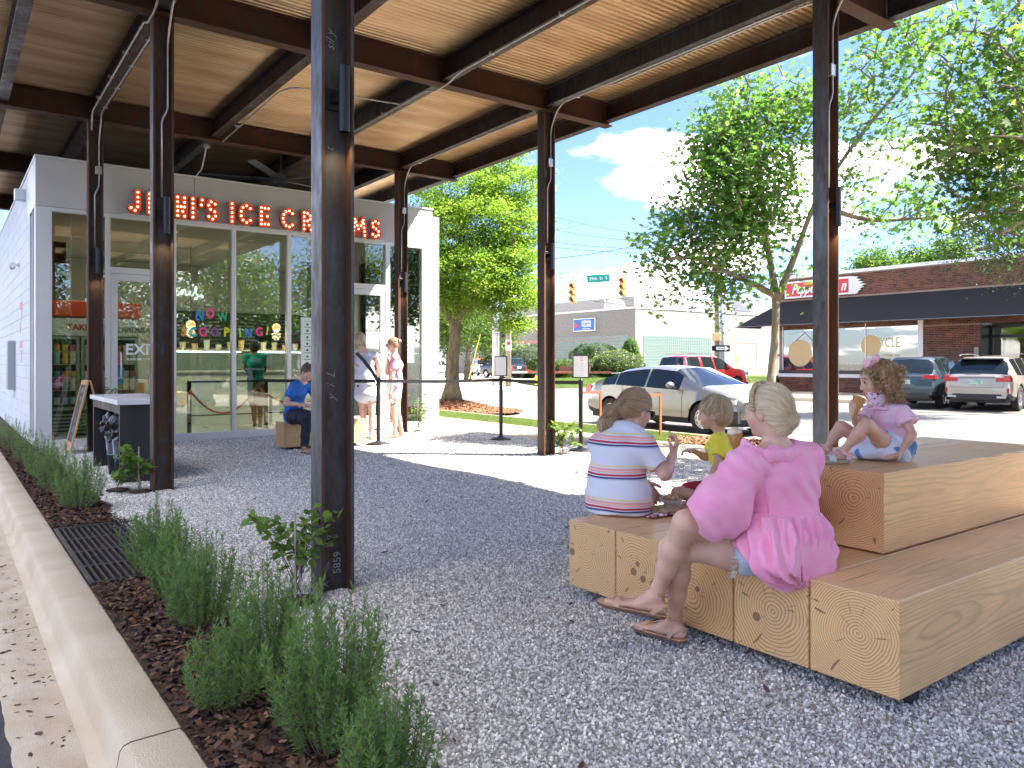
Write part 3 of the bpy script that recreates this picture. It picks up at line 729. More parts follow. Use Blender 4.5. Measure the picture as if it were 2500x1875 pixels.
# ceiling fans far back in the dark bay
fan = thing('ceiling_fan', 'large grey ceiling fan hanging in the dark bay above the sign', 'ceiling fan', (4.9, 13.6, 4.55))
m_fan = M('fan_grey', (0.16, 0.18, 0.20), 0.4, .3)
mb = MB().lathe([(.02, 0), (.02, .35)], (0, 0, .05), 10); mb.build('rod', m_fan, fan)
mb = MB().lathe([(.09, -.08), (.13, -.04), (.13, .05), (.06, .08)], (0, 0, 0), 20); mb.build('motor', m_fan, fan)
for k in range(5):
    a = 2 * math.pi * k / 5 + .25; mb = MB(); mb.obb((math.cos(a) * .75, math.sin(a) * .75, -.02), (math.cos(a) * .62, math.sin(a) * .62, 0), (-math.sin(a) * .07, math.cos(a) * .07, .012), (0, 0, .005)); mb.build('blade', m_fan, fan)
# chalk marks on the near column
m_chalk = M('chalk', (0.33, 0.34, 0.34), 0.95)
yw = 4.0 - 0.0058
for s_, x, z, sz in (('5859', 1.755, 0.145, 0.062), ('X', 1.688, 0.035, 0.05), ('P d', 1.700, 0.27, 0.05)):
    text('chalk_mark', s_, sz, m_chalk, can, (x, yw, z), right=(0, 0, 1), up=(-1, 0, 0), ext=.0004)
rs_ = random.Random(4); pts = []
for k in range(40):
    a = k * .9; pts.append((1.695 + .017 * math.cos(a) * (0.6 + .4 * rs_.random()), yw - .0006, .13 + .034 * math.sin(a * 1.07) * (.7 + .3 * rs_.random())))
Wp(MB().tube(pts, .0008, 4), 'chalk_mark', m_chalk, can)
for s_, x, z in (('sil y', 1.715, 3.02), ('t', 1.71, 2.42), ('y  i  L', 1.72, 1.12)):
    text('chalk_mark', s_, .07, m_chalk, can, (x, yw, z), right=(0, 0, 1), up=(-1, 0, 0), ext=.0004, shear=.4, bold=-.012)
text('chalk_mark', '(com.ant)', .05, M('chalk_yellow', (.5, .47, .25), .9), can, (6.555, 8.0942, .25), right=(0, 0, 1), up=(-1, 0, 0), ext=.0004, bold=-.01)

# ================================================================== TIMBER STACK
def wood_mat(name, py, pz, seed, freq=95.0, light=(0.60, 0.40, 0.20), dark=(0.34, 0.175, 0.065), knots=()):
    """rings grow about a pith line that runs along local X; the same field gives the flat grain of the sides"""
    m = bpy.data.materials.new(name); nt, b, o = nodes(m); L = nt.links.new
    tcn = N(nt, 'ShaderNodeTexCoord'); sp = N(nt, 'ShaderNodeSeparateXYZ'); L(tcn.outputs['Object'], sp.inputs[0])
    def mth(op, a=None, bb=None, c=None, clamp=False):
        n = N(nt, 'ShaderNodeMath', operation=op); n.use_clamp = clamp
        for i, v in enumerate((a, bb, c)):
            if v is None: continue
            if isinstance(v, (int, float)): n.inputs[i].default_value = v
            else: L(v, n.inputs[i])
        return n.outputs[0]
    mp1 = N(nt, 'ShaderNodeMapping'); mp1.inputs['Scale'].default_value = (0.9, 3.6, 3.6); mp1.inputs['Location'].default_value = (seed * 3.1, seed, 0); L(tcn.outputs['Object'], mp1.inputs[0])
    nz = N(nt, 'ShaderNodeTexNoise', i_Scale=1.0, i_Detail=3.0, i_Roughness=0.45); L(mp1.outputs[0], nz.inputs[0])
    sc_ = N(nt, 'ShaderNodeSeparateColor'); L(nz.outputs[1], sc_.inputs[0])
    y = mth('ADD', mth('SUBTRACT', sp.outputs[1], py), mth('MULTIPLY_ADD', sc_.outputs[0], 0.10, -0.05))
    z = mth('ADD', mth('SUBTRACT', sp.outputs[2], pz), mth('MULTIPLY_ADD', sc_.outputs[1], 0.10, -0.05))
    r = mth('SQRT', mth('ADD', mth('MULTIPLY', y, y), mth('MULTIPLY', z, z)))
    mp2 = N(nt, 'ShaderNodeMapping'); mp2.inputs['Scale'].default_value = (1.6, 9, 9); mp2.inputs['Location'].default_value = (seed * 1.7, 5 + seed, 2); L(tcn.outputs['Object'], mp2.inputs[0])
    nb = N(nt, 'ShaderNodeTexNoise', i_Scale=1.0, i_Detail=6.0, i_Roughness=0.6); L(mp2.outputs[0], nb.inputs[0])
    r2 = mth('MULTIPLY_ADD', nb.outputs[0], 0.009, r)
    ph = mth('FRACT', mth('MULTIPLY', mth('POWER', r2, 1.08), freq * 1.05))
    rp = N(nt, 'ShaderNodeValToRGB'); e = rp.color_ramp.elements; e[0].position = 0; e[0].color = c4(light); e[1].position = 1.0; e[1].color = c4(light)
    q = e.new(0.5); q.color = c4([l * .92 for l in light]); q = e.new(0.80); q.color = c4(dark); q = e.new(0.92); q.color = c4([.5 * (l + d_) for l, d_ in zip(light, dark)])
    L(ph, rp.inputs[0])
    # ring contrast fades with a slow noise; fine fibre
    mp3 = N(nt, 'ShaderNodeMapping'); mp3.inputs['Scale'].default_value = (6, 130, 130); L(tcn.outputs['Object'], mp3.inputs[0])
    fb = N(nt, 'ShaderNodeTexNoise', i_Scale=1.0, i_Detail=4.0); L(mp3.outputs[0], fb.inputs[0])
    base = N(nt, 'ShaderNodeMix', data_type='RGBA'); base.inputs[6].default_value = c4(light); L(rp.outputs[0], base.inputs[7])
    sn_ = N(nt, 'ShaderNodeSeparateXYZ'); L(tcn.outputs['Normal'], sn_.inputs[0]); en_ = mth('MULTIPLY_ADD', mth('ABSOLUTE', sn_.outputs[0]), 0.62, 0.38); L(mth('MULTIPLY', mth('MULTIPLY_ADD', nb.outputs[0], 1.0, 0.40, True), en_), base.inputs[0])
    fm = N(nt, 'ShaderNodeMix', data_type='RGBA', blend_type='MULTIPLY'); fm.inputs[0].default_value = .35
    L(base.outputs[2], fm.inputs[6]); L(fb.outputs[0], fm.inputs[7])
    big = N(nt, 'ShaderNodeTexNoise', i_Scale=2.3, i_Detail=3.0); L(tcn.outputs['Object'], big.inputs[0])
    hs = N(nt, 'ShaderNodeHueSaturation'); L(mth('MULTIPLY_ADD', big.outputs[0], 0.5, 0.98), hs.inputs['Value']); L(fm.outputs[2], hs.inputs['Color'])
    # radial checks
    an = mth('ARCTAN2', z, y); ck = N(nt, 'ShaderNodeTexNoise', noise_dimensions='2D', i_Scale=1.0, i_Detail=1.0)
    cv = N(nt, 'ShaderNodeCombineXYZ'); L(mth('MULTIPLY', an, 9.0), cv.inputs[0]); L(mth('MULTIPLY', r, 7.0 + seed), cv.inputs[1]); L(cv.outputs[0], ck.inputs[0])
    crk = mth('GREATER_THAN', ck.outputs[0], 0.755)
    # knots: dark spots whose place is fixed per timber
    kx = N(nt, 'ShaderNodeTexVoronoi', i_Scale=1.0); mp4 = N(nt, 'ShaderNodeMapping'); mp4.inputs['Scale'].default_value = (1.1, 2.6, 2.6); mp4.inputs['Location'].default_value = (seed * 2.3, seed * 1.1, 3)
    L(tcn.outputs['Object'], mp4.inputs[0]); L(mp4.outputs[0], kx.inputs[0])
    kn = mth('LESS_THAN', mth('MULTIPLY_ADD', nb.outputs[0], .06, kx.outputs['Distance']), 0.062)
    sn2 = N(nt, 'ShaderNodeSeparateXYZ'); L(tcn.outputs['Normal'], sn2.inputs[0]); kn = mth('MULTIPLY', kn, mth('LESS_THAN', mth('ABSOLUTE', sn2.outputs[0]), 0.5))
    near_ = mth('LESS_THAN', sp.outputs[0], 0.22)
    for (ky, kz, kr) in knots:
        a_ = mth('SUBTRACT', sp.outputs[1], ky); b_ = mth('SUBTRACT', sp.outputs[2], kz); dk = mth('SQRT', mth('ADD', mth('MULTIPLY', a_, a_), mth('MULTIPLY', b_, b_)))
        kn = mth('MAXIMUM', kn, mth('MULTIPLY', near_, mth('LESS_THAN', mth('MULTIPLY_ADD', nb.outputs[0], .022, dk), kr + .009)))
    d1 = N(nt, 'ShaderNodeMix', data_type='RGBA'); d1.inputs[7].default_value = (0.12, 0.055, 0.025, 1); L(hs.outputs[0], d1.inputs[6]); L(mth('MULTIPLY', mth('MAXIMUM', crk, kn), .72), d1.inputs[0])
    L(d1.outputs[2], b.inputs['Base Color']); b.inputs['Roughness'].default_value = 0.45; b.inputs['Specular IOR Level'].default_value = .35
    b.inputs['Coat Weight'].default_value = 0.08; b.inputs['Coat Roughness'].default_value = 0.32
    bp = N(nt, 'ShaderNodeBump'); bp.inputs['Strength'].default_value = .22; bp.inputs['Distance'].default_value = .0025; L(ph, bp.inputs['Height']); L(bp.outputs[0], b.inputs['Normal'])
    return m
TZ0, TZ1, TZ2 = 0.062, 0.418, 0.770
m_foot = M('black_foot', (0.02, 0.02, 0.02), .6)
spec = [  # y0, x0, x1, z0, pith
    (1.36, 2.70, 5.60, TZ0, (0.147, 0.19), 'lowest-step timber nearest the camera with fine even rings, right end of the front'),
    (1.716, 2.70, 5.60, TZ0, (0.16, 0.19), 'lowest-step timber under the seated woman in pink, knot low beside its ring centre'),
    (2.072, 2.70, 5.60, TZ0, (0.233, 0.14), 'middle lowest-step timber behind the crossed sandalled feet'),
    (2.428, 2.70, 5.60, TZ0, (0.204, 0.19), 'lowest-step timber second from the left with dark knots at its heart'),
    (2.784, 2.70, 5.60, TZ0, (0.22, 0.195), 'leftmost lowest-step timber, where the woman in the striped top sits'),
    (1.72, 3.28, 5.10, TZ1 + .002, (0.148, 0.225), 'upper timber block facing the camera with a centred ring pattern, girl sitting on it'),
    (2.078, 3.28, 5.10, TZ1 + .002, (0.16, 0.10), 'upper timber block on the far side, behind the sitting girl')]
KN = {1: ((.237, .14, .020),), 2: ((.19, .18, .016),), 3: ((.228, .172, .020), (.165, .150, .018), (.20, .215, .014)), 4: ((.325, .18, .020),)}
for i, (y0, x0, x1, z0, (py, pz), lab) in enumerate(spec):
    wm = wood_mat('pine_%d' % i, py, pz, i + 1.0, freq=[100, 74, 72, 84, 90, 92, 84][i], knots=KN.get(i, ()), light=[(.80, .51, .245), (.78, .49, .235), (.74, .45, .205), (.74, .465, .22), (.76, .49, .245), (.72, .43, .19), (.76, .475, .23)][i])
    t = thing('timber', lab, 'timber bench', (x0, y0, z0), group='squared pine timbers of the stepped seat')
    mb = MB(); mb.box(0, x1 - x0, 0.003, 0.350, 0, 0.350); bevel(mb.build('beam', wm, t), 0.005, 2)
for (x, y) in ((2.86, 1.44), (2.86, 2.25), (2.86, 3.05), (4.3, 1.44), (4.3, 3.05), (5.45, 1.44), (5.45, 3.05)):
    mb = MB(); mb.box(x, x + .07, y - .035, y + .035, -0.01, TZ0 - .001)
    own = [o for o in bpy.data.objects if o.get('category') == 'timber bench' and abs(o.location.y + .178 - y) < .26 and o.location.z < .1]; Wp(mb, 'foot', m_foot, own[0])
# small bench near the shop
wm = wood_mat('pine_small', 0.15, 0.15, 11.0, 90); t = thing('timber', 'short timber block bench by the shop window with the man in blue on it', 'timber bench', (3.88, 10.66, 0.045))
mb = MB(); mb.box(0, 1.26, 0, .35, 0, .355); bevel(mb.build('beam', wm, t), .006)
for x in (.12, 1.08):
    mb = MB(); mb.box(x, x + .06, .08, .26, -0.05, -.0005); mb.build('foot', m_foot, t)
# ================================================================== SHOP
m_panel = M('panel_white', (0.62, 0.62, 0.61), 0.5, col2=(0.68, 0.68, 0.66), scale=2, bump=.05, bscale=100)
m_panelb = M('panel_beige', (0.50, 0.48, 0.45), 0.55, col2=(0.54, 0.52, 0.49), scale=3)
m_alu = M('aluminium', (0.68, 0.68, 0.67), 0.4, 0.35)
m_block = M('white_block', (0.72, 0.73, 0.75), 0.8, obrand=0.05, bump=.4, bscale=120)
m_glass = glass('shop_glass', (0.66, 0.74, 0.69), 0.12)
m_glassl = glass('clear_glass', (0.86, 0.94, 0.90), 0.05)
shop = thing('shop_building', 'pale panelled ice cream shop with tall glass front under the canopy', 'shop', (4.4, 13.0, 0))
FY = 13.0; SX0, SX1 = 1.08, 7.68; ZF0, ZF1 = 3.52, 4.22
# fascia panels
for (a, b, mt) in ((SX0, 3.255, m_panelb), (3.262, 5.45, m_panelb), (5.457, 7.685, m_panelb)):
    mb = MB(); mb.box(a, b, FY - .002, FY + .12, ZF0, ZF1); bevel(Wp(mb, 'fascia_panel', mt, shop), .004)
mb = MB(); mb.box(SX0 - .012, SX1 + .02, FY - .02, FY + .14, ZF1 + .001, ZF1 + .03); mb.box(SX0 - .012, SX0 + .12, FY + .142, 22.5, ZF1 + .001, ZF1 + .03); Wp(mb, 'coping', m_alu, shop)
mb = MB(); mb.box(SX0, SX0 + .10, FY + .1205, 14.3, ZF0, ZF1); Wp(mb, 'fascia_panel', m_panel, shop)
mb = MB(); mb.box(SX1 - .10, SX1 + .004, FY + .1205, 19, ZF0, ZF1); Wp(mb, 'fascia_panel', m_panel, shop)
mb = MB(); mb.box(SX0, 1.285, FY, FY + .10, 0.0, ZF0 - .003); bevel(Wp(mb, 'corner_panel', m_panel, shop), .004)
# side slit windows on the west face
mb = MB(); mb.box(SX0 + .002, SX0 + .06, FY + .101, FY + .22, 0, ZF0 - .003); mb.box(SX0 + .002, SX0 + .06, 13.52, 13.58, 0, ZF0 - .003); mb.box(SX0 + .002, SX0 + .06, 13.93, 14.05, 0, ZF0 - .003); mb.box(SX0 + .002, SX0 + .06, 13.22, 13.93, -.05, .12); Wp(mb, 'window_frame', m_panel, shop)
m_dark = M('dark_void', (0.015, 0.017, 0.018), .4)
mb = MB(); mb.box(SX0 + .025, SX0 + .031, 13.221, 13.519, .121, ZF0 - .01); mb.box(SX0 + .025, SX0 + .031, 13.581, 13.929, .121, ZF0 - .01); Wp(mb, 'window_pane', m_glass, shop)
# west block wall, block by block: courses of 0.2 m
bl = {}
mb = MB(); mb.box(SX0 + .012, SX0 + .19, 14.052, 23.0, -.2, ZF1 - .003); Wp(mb, 'mortar', M('mortar_white', (.50, .51, .53), .9), shop)
def blk(L):
    if L not in bl:
        mb = MB(); mb.box(0, .05, .005, L - .005, .005, .198); bl[L] = new_mesh('block', mb.v, mb.f, m_block)
    return bl[L]
cnt = 0
for r_ in range(21):
    y = 14.055 + (0.2 if r_ % 2 else 0.0)
    if r_ % 2: o = link('block', blk(.2), shop); o.location = (SX0 - 4.4, 14.055 - 13, r_ * .2)
    for k in range(12):
        L_ = .4 if cnt % 1 == 0 else .4
        if y < 14.85 and 14.3 < y: pass
        o = link('block', blk(.4), shop); o.location = (SX0 - 4.4, y - 13.0, r_ * .2); y += .4; cnt += 1
far = MB()
for r_ in range(21):
    y = 14.055 + (0.2 if r_ % 2 else 0.0) + 4.8
    while y < 22.9: far.box(SX0, SX0 + .05, y + .005, y + .395, r_ * .2 + .005, r_ * .2 + .198); y += .4
tag(Wp(far, 'block_courses', m_block, shop), kind='stuff')
# wall lamp box, meter and painted sign on the west wall
wl = thing('wall_light', 'small grey box light under the parapet of the white block wall', 'lamp', (SX0 - .05, 14.7, 3.95)); mb = MB(); mb.box(-.10, .05, -.08, .08, -.09, .09); bevel(mb.build('housing', m_alu, wl), .01); mb = MB(); mb.box(-.08, .03, -.06, .06, -.098, -.091); mb.build('lens', m_glassl, wl)
cam_ = thing('security_camera', 'small grey camera on the white block wall beside the canopy edge', 'camera', (SX0, 15.9, 2.95)); MB().lathe([(.035, 0), (.035, .02), (.014, .03), (.014, .10)], (0, 0, 0), 10, (-1, 0, 0)).build('mount', m_alu, cam_); MB().lathe([(.045, 0), (.05, .14)], (-.10, -.06, -.01), 12, (0, 1, -.2)).build('camera_body', m_alu, cam_)
el = thing('electric_box', 'grey electric box low on the white block wall', 'box', (SX0, 17.0, 1.2)); mb = MB(); mb.box(-.12, 0, -.25, .25, -.45, .45); bevel(mb.build('cabinet', M('box_grey', (.33, .36, .38), .5, .3), el), .01); mb = MB(); mb.box(-.125, -.121, -.2, .2, -.4, .4); mb.build('door', M('box_grey2', (.38, .41, .43), .5, .3), el)
mb = MB()
for (y0, z0, w_, h_) in ((15.2, 2.15, .55, .12), (15.3, 1.95, .12, .2), (15.6, 1.75, .12, .2), (15.25, 1.5, .5, .12), (15.35, 1.25, .12, .22)): mb.box(SX0 - .004, SX0 - .001, y0, y0 + w_, z0, z0 + h_)
Wp(mb, 'painted_sign', M('faded_red', (.78, .36, .30), .8), shop)
# glazing frames: (x0, x1) openings on the front
ops = [(1.285, 1.985, 'full'), (2.05, 2.93, 'door'), (2.99, 3.86, 'full'), (3.925, 4.795, 'full'), (4.865, 5.70, 'full'), (5.77, 6.68, 'door'), (6.77, 7.455, 'full')]
vs = [(1.985, 2.05), (2.93, 2.99), (3.86, 3.925), (4.795, 4.865), (5.70, 5.77), (6.68, 6.77), (7.455, 7.68)]
for (a, b) in vs:
    mb = MB(); mb.box(a, b, FY, FY + .12, 0.0, ZF0 - .003); bevel(Wp(mb, 'mullion', m_alu, shop), .004)
for (a, b, k) in ops:
    mb = MB(); mb.box(a + .0005, b - .0005, FY + .004, FY + .116, ZF0 - .065, ZF0 - .004); Wp(mb, 'head_rail', m_alu, shop)
    if k == 'full':
        mb = MB(); mb.box(a + .0005, b - .0005, FY + .004, FY + .116, -.05, .115); Wp(mb, 'sill', m_alu, shop)
        mb = MB(); mb.box(a + .0005, b - .0005, FY + .05, FY + .062, .116, ZF0 - .066); Wp(mb, 'window_pane', m_glass, shop)
    else:
        mb = MB(); mb.box(a + .0005, b - .0005, FY + .004, FY + .116, 2.61, 2.70); Wp(mb, 'transom', m_alu, shop)
        mb = MB(); mb.box(a + .0005, b - .0005, FY + .05, FY + .062, 2.701, ZF0 - .066); Wp(mb, 'window_pane', m_glass, shop)
        mb = MB(); mb.box(a + .004, a + .10, FY + .010, FY + .08, .02, 2.605); mb.box(b - .10, b - .004, FY + .010, FY + .08, .02, 2.605); mb.box(a + .101, b - .101, FY + .010, FY + .08, 2.50, 2.605); mb.box(a + .101, b - .101, FY + .010, FY + .08, .02, .27)
        d = Wp(mb, 'door', m_alu, shop)
        mb = MB(); mb.box(a + .1015, b - .1015, FY + .04, FY + .05, .271, 2.499); o = Wp(mb, 'door_glass', m_glass, shop); o.parent = d
        hx = a + .14 if a < 3 else b - .14
        mb = MB(); mb.tube([(hx, FY + .0, 1.0), (hx, FY - .05, 1.02), (hx, FY - .05, 1.38), (hx, FY, 1.40)], .012, 8); o = Wp(mb, 'handle', m_alu, shop, True); o.parent = d
# stickers, notices and one painted reflection
txt = lambda nm, s, sz, mt, x, z, **k: text(nm, s, sz, mt, shop, (x, FY + .045, z), **k)
m_white = M('sticker_white', (.85, .87, .86), .6)
text('door_lettering_and_reflection', 'EXIT', .235, m_white, shop, (2.50, FY + .036, 1.445), ext=.0006, bold=.02)
text('door_lettering_and_reflection', 'PLEASE USE OTHER DOOR', .042, m_white, shop, (2.53, FY + .036, 1.30), ext=.0006, bold=.01)
text('door_lettering_and_reflection', 'PARKING', .11, M('painted_reflection', (.30, .33, .31), .7), shop, (2.42, FY + .052, 1.745), right=(-1, 0, 0), ext=.0005, bold=.02, squash=1.15)  # reflection of a sign behind the viewer, painted as mirrored grey letters
mb = MB(); mb.box(2.04 + .11, 2.24, FY + .034, FY + .037, .93, 1.17); Wp(mb, 'notice', M('teal_sign', (.02, .20, .25), .5), shop); text('door_lettering_and_reflection', 'k\nyto', .06, m_white, shop, (2.20, FY + .033, 1.05), ext=.0004)
cols = dict(N=(.02, .22, .52), O=(.75, .05, .24), W=(.03, .40, .16), S=(.85, .33, .05), C=(.02, .40, .45), O2=(.80, .06, .22), O3=(.20, .07, .25), P=(.75, .66, .04), I=(.33, .68, .10), N2=(.02, .28, .55), G=(.85, .06, .22), X=(.85, .75, .05))
for ch, k, x, z, sz, rot in (('N', 'N', 3.355, 2.005, .21, -.06), ('O', 'O', 3.52, 2.045, .20, -.08), ('W', 'W', 3.72, 1.995, .185, .12),
                        ('S', 'S', 3.11, 1.74, .20, -.1), ('C', 'C', 3.255, 1.735, .20, .1), ('O', 'O2', 3.41, 1.74, .20, -.05), ('O', 'O3', 3.59, 1.745, .19, -.08), ('P', 'P', 3.78, 1.745, .20, -.05),
                        ('I', 'I', 4.00, 1.745, .20, .12), ('N', 'N2', 4.145, 1.74, .195, .0), ('G', 'G', 4.325, 1.765, .20, .05), ('!', 'X', 4.46, 1.785, .19, -.15)):
    m_ = M('sticker_' + k, cols[k], .6, col2=[min(1, c_ * 1.35 + .02) for c_ in cols[k]], scale=40, emit=cols[k], estr=0.0)
    text('sticker_letter', ch, sz, m_, shop, (x, FY + .045, z), right=(math.cos(rot), 0, math.sin(rot)), up=(-math.sin(rot), 0, math.cos(rot)), ext=.001, bold=.045, squash=.82)
m_post = M('poster_white', (.70, .78, .74), .6); m_ink = M('poster_ink', (.06, .10, .09), .6)
for (x0, x1, z0, z1) in ((5.05, 5.36, 1.1, 2.04), (7.02, 7.30, 1.25, 1.95)):
    mb = MB(); mb.box(x0, x1, FY + .043, FY + .046, z0, z1); Wp(mb, 'poster', m_post, shop)
    mb = MB(); rsx = random.Random(5)
    for k in range(7):
        z = z1 - .12 - k * (z1 - z0 - .15) / 7; mb.lathe([(.022, 0), (.022, .001)], ((x0 * .62 + x1 * .38), FY + .0425, z), 8, (0, -1, 0)); mb.box(x0 * .8 + x1 * .2, x0 * .3 + x1 * .7, FY + .0418, FY + .0425, z - .055, z - .045)
    Wp(mb, 'poster_print', m_ink, shop)
text('poster_print', 'Welcome back', .028, m_ink, shop, (5.2, FY + .0415, 1.97), ext=.0003)
text('door_lettering_and_reflection', 'j', .2, m_white, shop, (6.87, FY + .045, .52), ext=.0005)
# interior
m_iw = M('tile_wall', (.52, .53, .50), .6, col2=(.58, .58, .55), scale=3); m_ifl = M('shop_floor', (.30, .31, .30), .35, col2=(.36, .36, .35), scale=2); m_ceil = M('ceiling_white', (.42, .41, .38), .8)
mb = MB(); mb.box(1.28, 7.60, 18.5, 18.6, 0, 3.45); Wp(mb, 'back_wall', m_iw, shop)
mb = MB(); mb.box(1.271, 1.279, 13.2, 18.5, 0, 3.45); Wp(mb, 'side_wall', m_iw, shop)
mb = MB(); mb.box(1.27, 7.66, 13.125, 18.5, -.05, .012); Wp(mb, 'floor', m_ifl, shop)
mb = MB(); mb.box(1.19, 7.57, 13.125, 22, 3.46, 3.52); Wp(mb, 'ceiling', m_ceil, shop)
mb = MB(); mb.box(1.19, 7.57, 13.125, 22.4, 4.12, 4.18); Wp(mb, 'roof', m_panel, shop)
mb = MB(); mb.box(SX0 + .2, SX1 - .1, 22.3, 22.5, 0, 4.2); mb.box(SX1 - .05, SX1, 16.2, 22.3, 0, ZF0); Wp(mb, 'rear_wall', m_panel, shop)
# tile joints: raised tiles on back wall as one mass of small pieces
tl = MB()
for i in range(62):
    for j in range(9): x = 1.32 + i * .10; tl.box(x, x + .088, 18.492, 18.4995, 2.42 + j * .115, 2.42 + j * .115 + .103)
tag(Wp(tl, 'wall_tiles', M('tile', (.50, .52, .49), .35), shop), kind='stuff')
# east glazing with perforated screen outside
mb = MB(); mb.box(SX1 - .05, SX1 - .04, 13.125, 16.2, .05, ZF0); Wp(mb, 'window_pane', m_glass, shop)
for y in (13.9, 15.0, 16.15):
    mb = MB(); mb.box(SX1 - .09, SX1 - .01, y, y + .05, 0, ZF0 - .002); Wp(mb, 'mullion', m_alu, shop)
sc = thing('perforated_screen', 'white perforated metal screen standing at the right end of the shop', 'screen', (7.9, 14, 0))
mb = MB(); sx = 7.84
# a lattice of short struts: real openings
for (x, ya, yb, zt) in ((7.84, 13.02, 16.4, 4.10),):
    ny, nz = int((yb - ya) / .075), int(zt / .075)
    for i in range(ny + 1): mb.box(x - .003, x + .003, ya + i * .075 - .012, ya + i * .075 + .012, 0.02, zt)
    for j in range(nz + 1): mb.box(x - .0035, x + .0035, ya, yb, .02 + j * .075 - .012, .02 + j * .075 + .012)
tag(Wp(mb, 'mesh_panel', M('screen_white', (.66, .68, .68), .5, .2), sc), kind='stuff')
mb = MB()
for i in range(4): mb.box(7.69 + i * 0.0, 7.70, 0, .001, 0, .001)
mb = MB(); ny = 3
for i in range(3): x = 7.70 + i * .055; mb.box(x - .012, x + .012, 13.018, 13.022, .02, 4.10)
for j in range(54): mb.box(7.69, 7.836, 13.0175, 13.0225, .02 + j * .075, .044 + j * .075)
tag(Wp(mb, 'return_panel', M('screen_white', (.66, .68, .68), .5, .2), sc), kind='stuff')
mb = MB()
for y in (13.06, 14.7, 16.35): mb.box(7.70, 7.82, y, y + .04, 0, 4.1)
Wp(mb, 'support', m_alu, sc)
# door mats etc skipped; counter with display case
ct = thing('serving_counter', 'long white serving counter with glass case inside the shop', 'counter', (5.0, 16.2, 0))
mb = MB(); mb.box(3.3, 6.9, 15.9, 16.6, .012, 1.05); Wp(mb, 'cabinet', M('counter_white', (.70, .76, .74), .4), ct)
mb = MB(); mb.box(3.25, 6.95, 15.84, 16.65, 1.052, 1.09); bevel(Wp(mb, 'countertop', m_alu, ct), .005)
mb = MB(); mb.box(3.4, 6.8, 15.9, 15.91, 1.092, 1.48); Wp(mb, 'case_glass', m_glassl, ct)
mb = MB(); mb.box(3.4, 6.8, 15.88, 16.4, 1.482, 1.51); Wp(mb, 'case_top', m_alu, ct)
m_led = M('led_strip', (1, 1, 1), .5, emit=(.9, .96, 1.0), estr=1.0)
mb = MB(); mb.box(3.5, 4.9, 15.915, 15.94, 1.45, 1.475); mb.box(5.15, 6.7, 15.915, 15.94, 1.45, 1.475); Wp(mb, 'light_strip', m_led, ct)
mb = MB(); mb.box(1.9, 3.1, 16.0, 16.5, .012, .86); Wp(mb, 'low_cabinet', M('oak', (.42, .23, .09), .5, col2=(.5, .3, .13), scale=6), ct)
mb = MB(); mb.box(1.85, 3.15, 15.95, 16.55, .862, .92); Wp(mb, 'low_top', m_panel, ct)
rsx = random.Random(9); pal = [(.75, .73, .68), (.6, .55, .4), (.7, .5, .25), (.85, .85, .83)]
for k in range(14):
    x = 3.6 + k * .23; h_ = rsx.uniform(.10, .2)
    c_ = thing('container', '%s pale tub from the left on the counter case' % ('first second third fourth fifth sixth seventh eighth ninth tenth eleventh twelfth thirteenth last'.split()[k]), 'container', (x, 16.15, 1.512), group='tubs and cone boxes on the counter')
    MB().lathe([(.05, 0), (.06, h_), (.063, h_ + .005), (.0, h_ + .006)], (0, 0, 0), 10).build('tub', M('tub_%d' % (k % 4), pal[k % 4], .5), c_)
menu = thing('menu_board', 'dark menu board with rows of pale writing behind the counter', 'menu board', (5.4, 18.4, 2.0))
mb = MB(); mb.box(-1.65, 1.75, 0, .06, -.40, .42); bevel(mb.build('board', M('menu_dark', (.012, .022, .018), .4), menu), .01)
words = ['SCOOPS  THREE 6', 'GOOEY BUTTER CAKE', 'SALTY CARAMEL', 'BRAMBLEBERRY CRISP', 'DARK CHOCOLATE', 'HONEY VANILLA', 'WAFFLE CONE', 'SUNDAES', 'BROWN BUTTER ALMOND', 'PISTACHIO AND HONEY', 'LEMON YOGURT']
m_mn = M('menu_ink', (.6, .62, .58), .7)
for c_ in range(4):
    for r_ in range(9): text('menu_writing', words[(c_ * 5 + r_) % 11], .05, m_mn, menu, (5.4 - 1.2 + c_ * .80, 18.395, 2.34 - r_ * .08), ext=.0005)
# neon script, tube lettering
neon = thing('neon_sign', 'white neon script sign glowing on the tiled back wall', 'neon sign', (4.4, 18.42, 2.8)); m_neon = M('neon', (1, 1, 1), .5, emit=(.85, 1, .93), estr=.4)
P = []
def stroke(ps, ox): return [(ox + x * .30, 0, (z - .15) * .34) for x, z in ps]
ns_ = [[(0, -.3), (.15, -.35), (.2, .0), (.2, .5), (.22, .2), (.45, .1)], [(.45, .1), (.7, .3), (.62, .48), (.5, .3), (.55, .05), (.8, .05), (.95, .2)], [(.95, .2), (1.05, .48), (1.05, .02), (1.15, .4), (1.3, .45), (1.32, .05), (1.5, .1), (1.6, .25)],
       [(1.6, .25), (1.65, .45), (1.66, .08), (1.8, .05), (1.95, .3), (2.05, .75), (2.15, .55), (2.0, .3), (2.2, .1), (2.1, -.2), (1.9, -.15), (2.2, .0), (2.5, .15), (2.6, .0), (2.45, -.05)], [(1.85, .85), (1.83, .7)], [(.2, .75), (.21, .78)]]
mb = MB()
for s_ in ns_: mb.tube(smooth_path([Vector(p) for p in stroke(s_, -.36)], 4, .05), .0075, 6)
mb.build('tube_letters', m_neon, neon, True)
mb = MB(); mb.box(-.55, .62, .02, .05, -.25, .30); mb.build('backing', m_iw, neon)
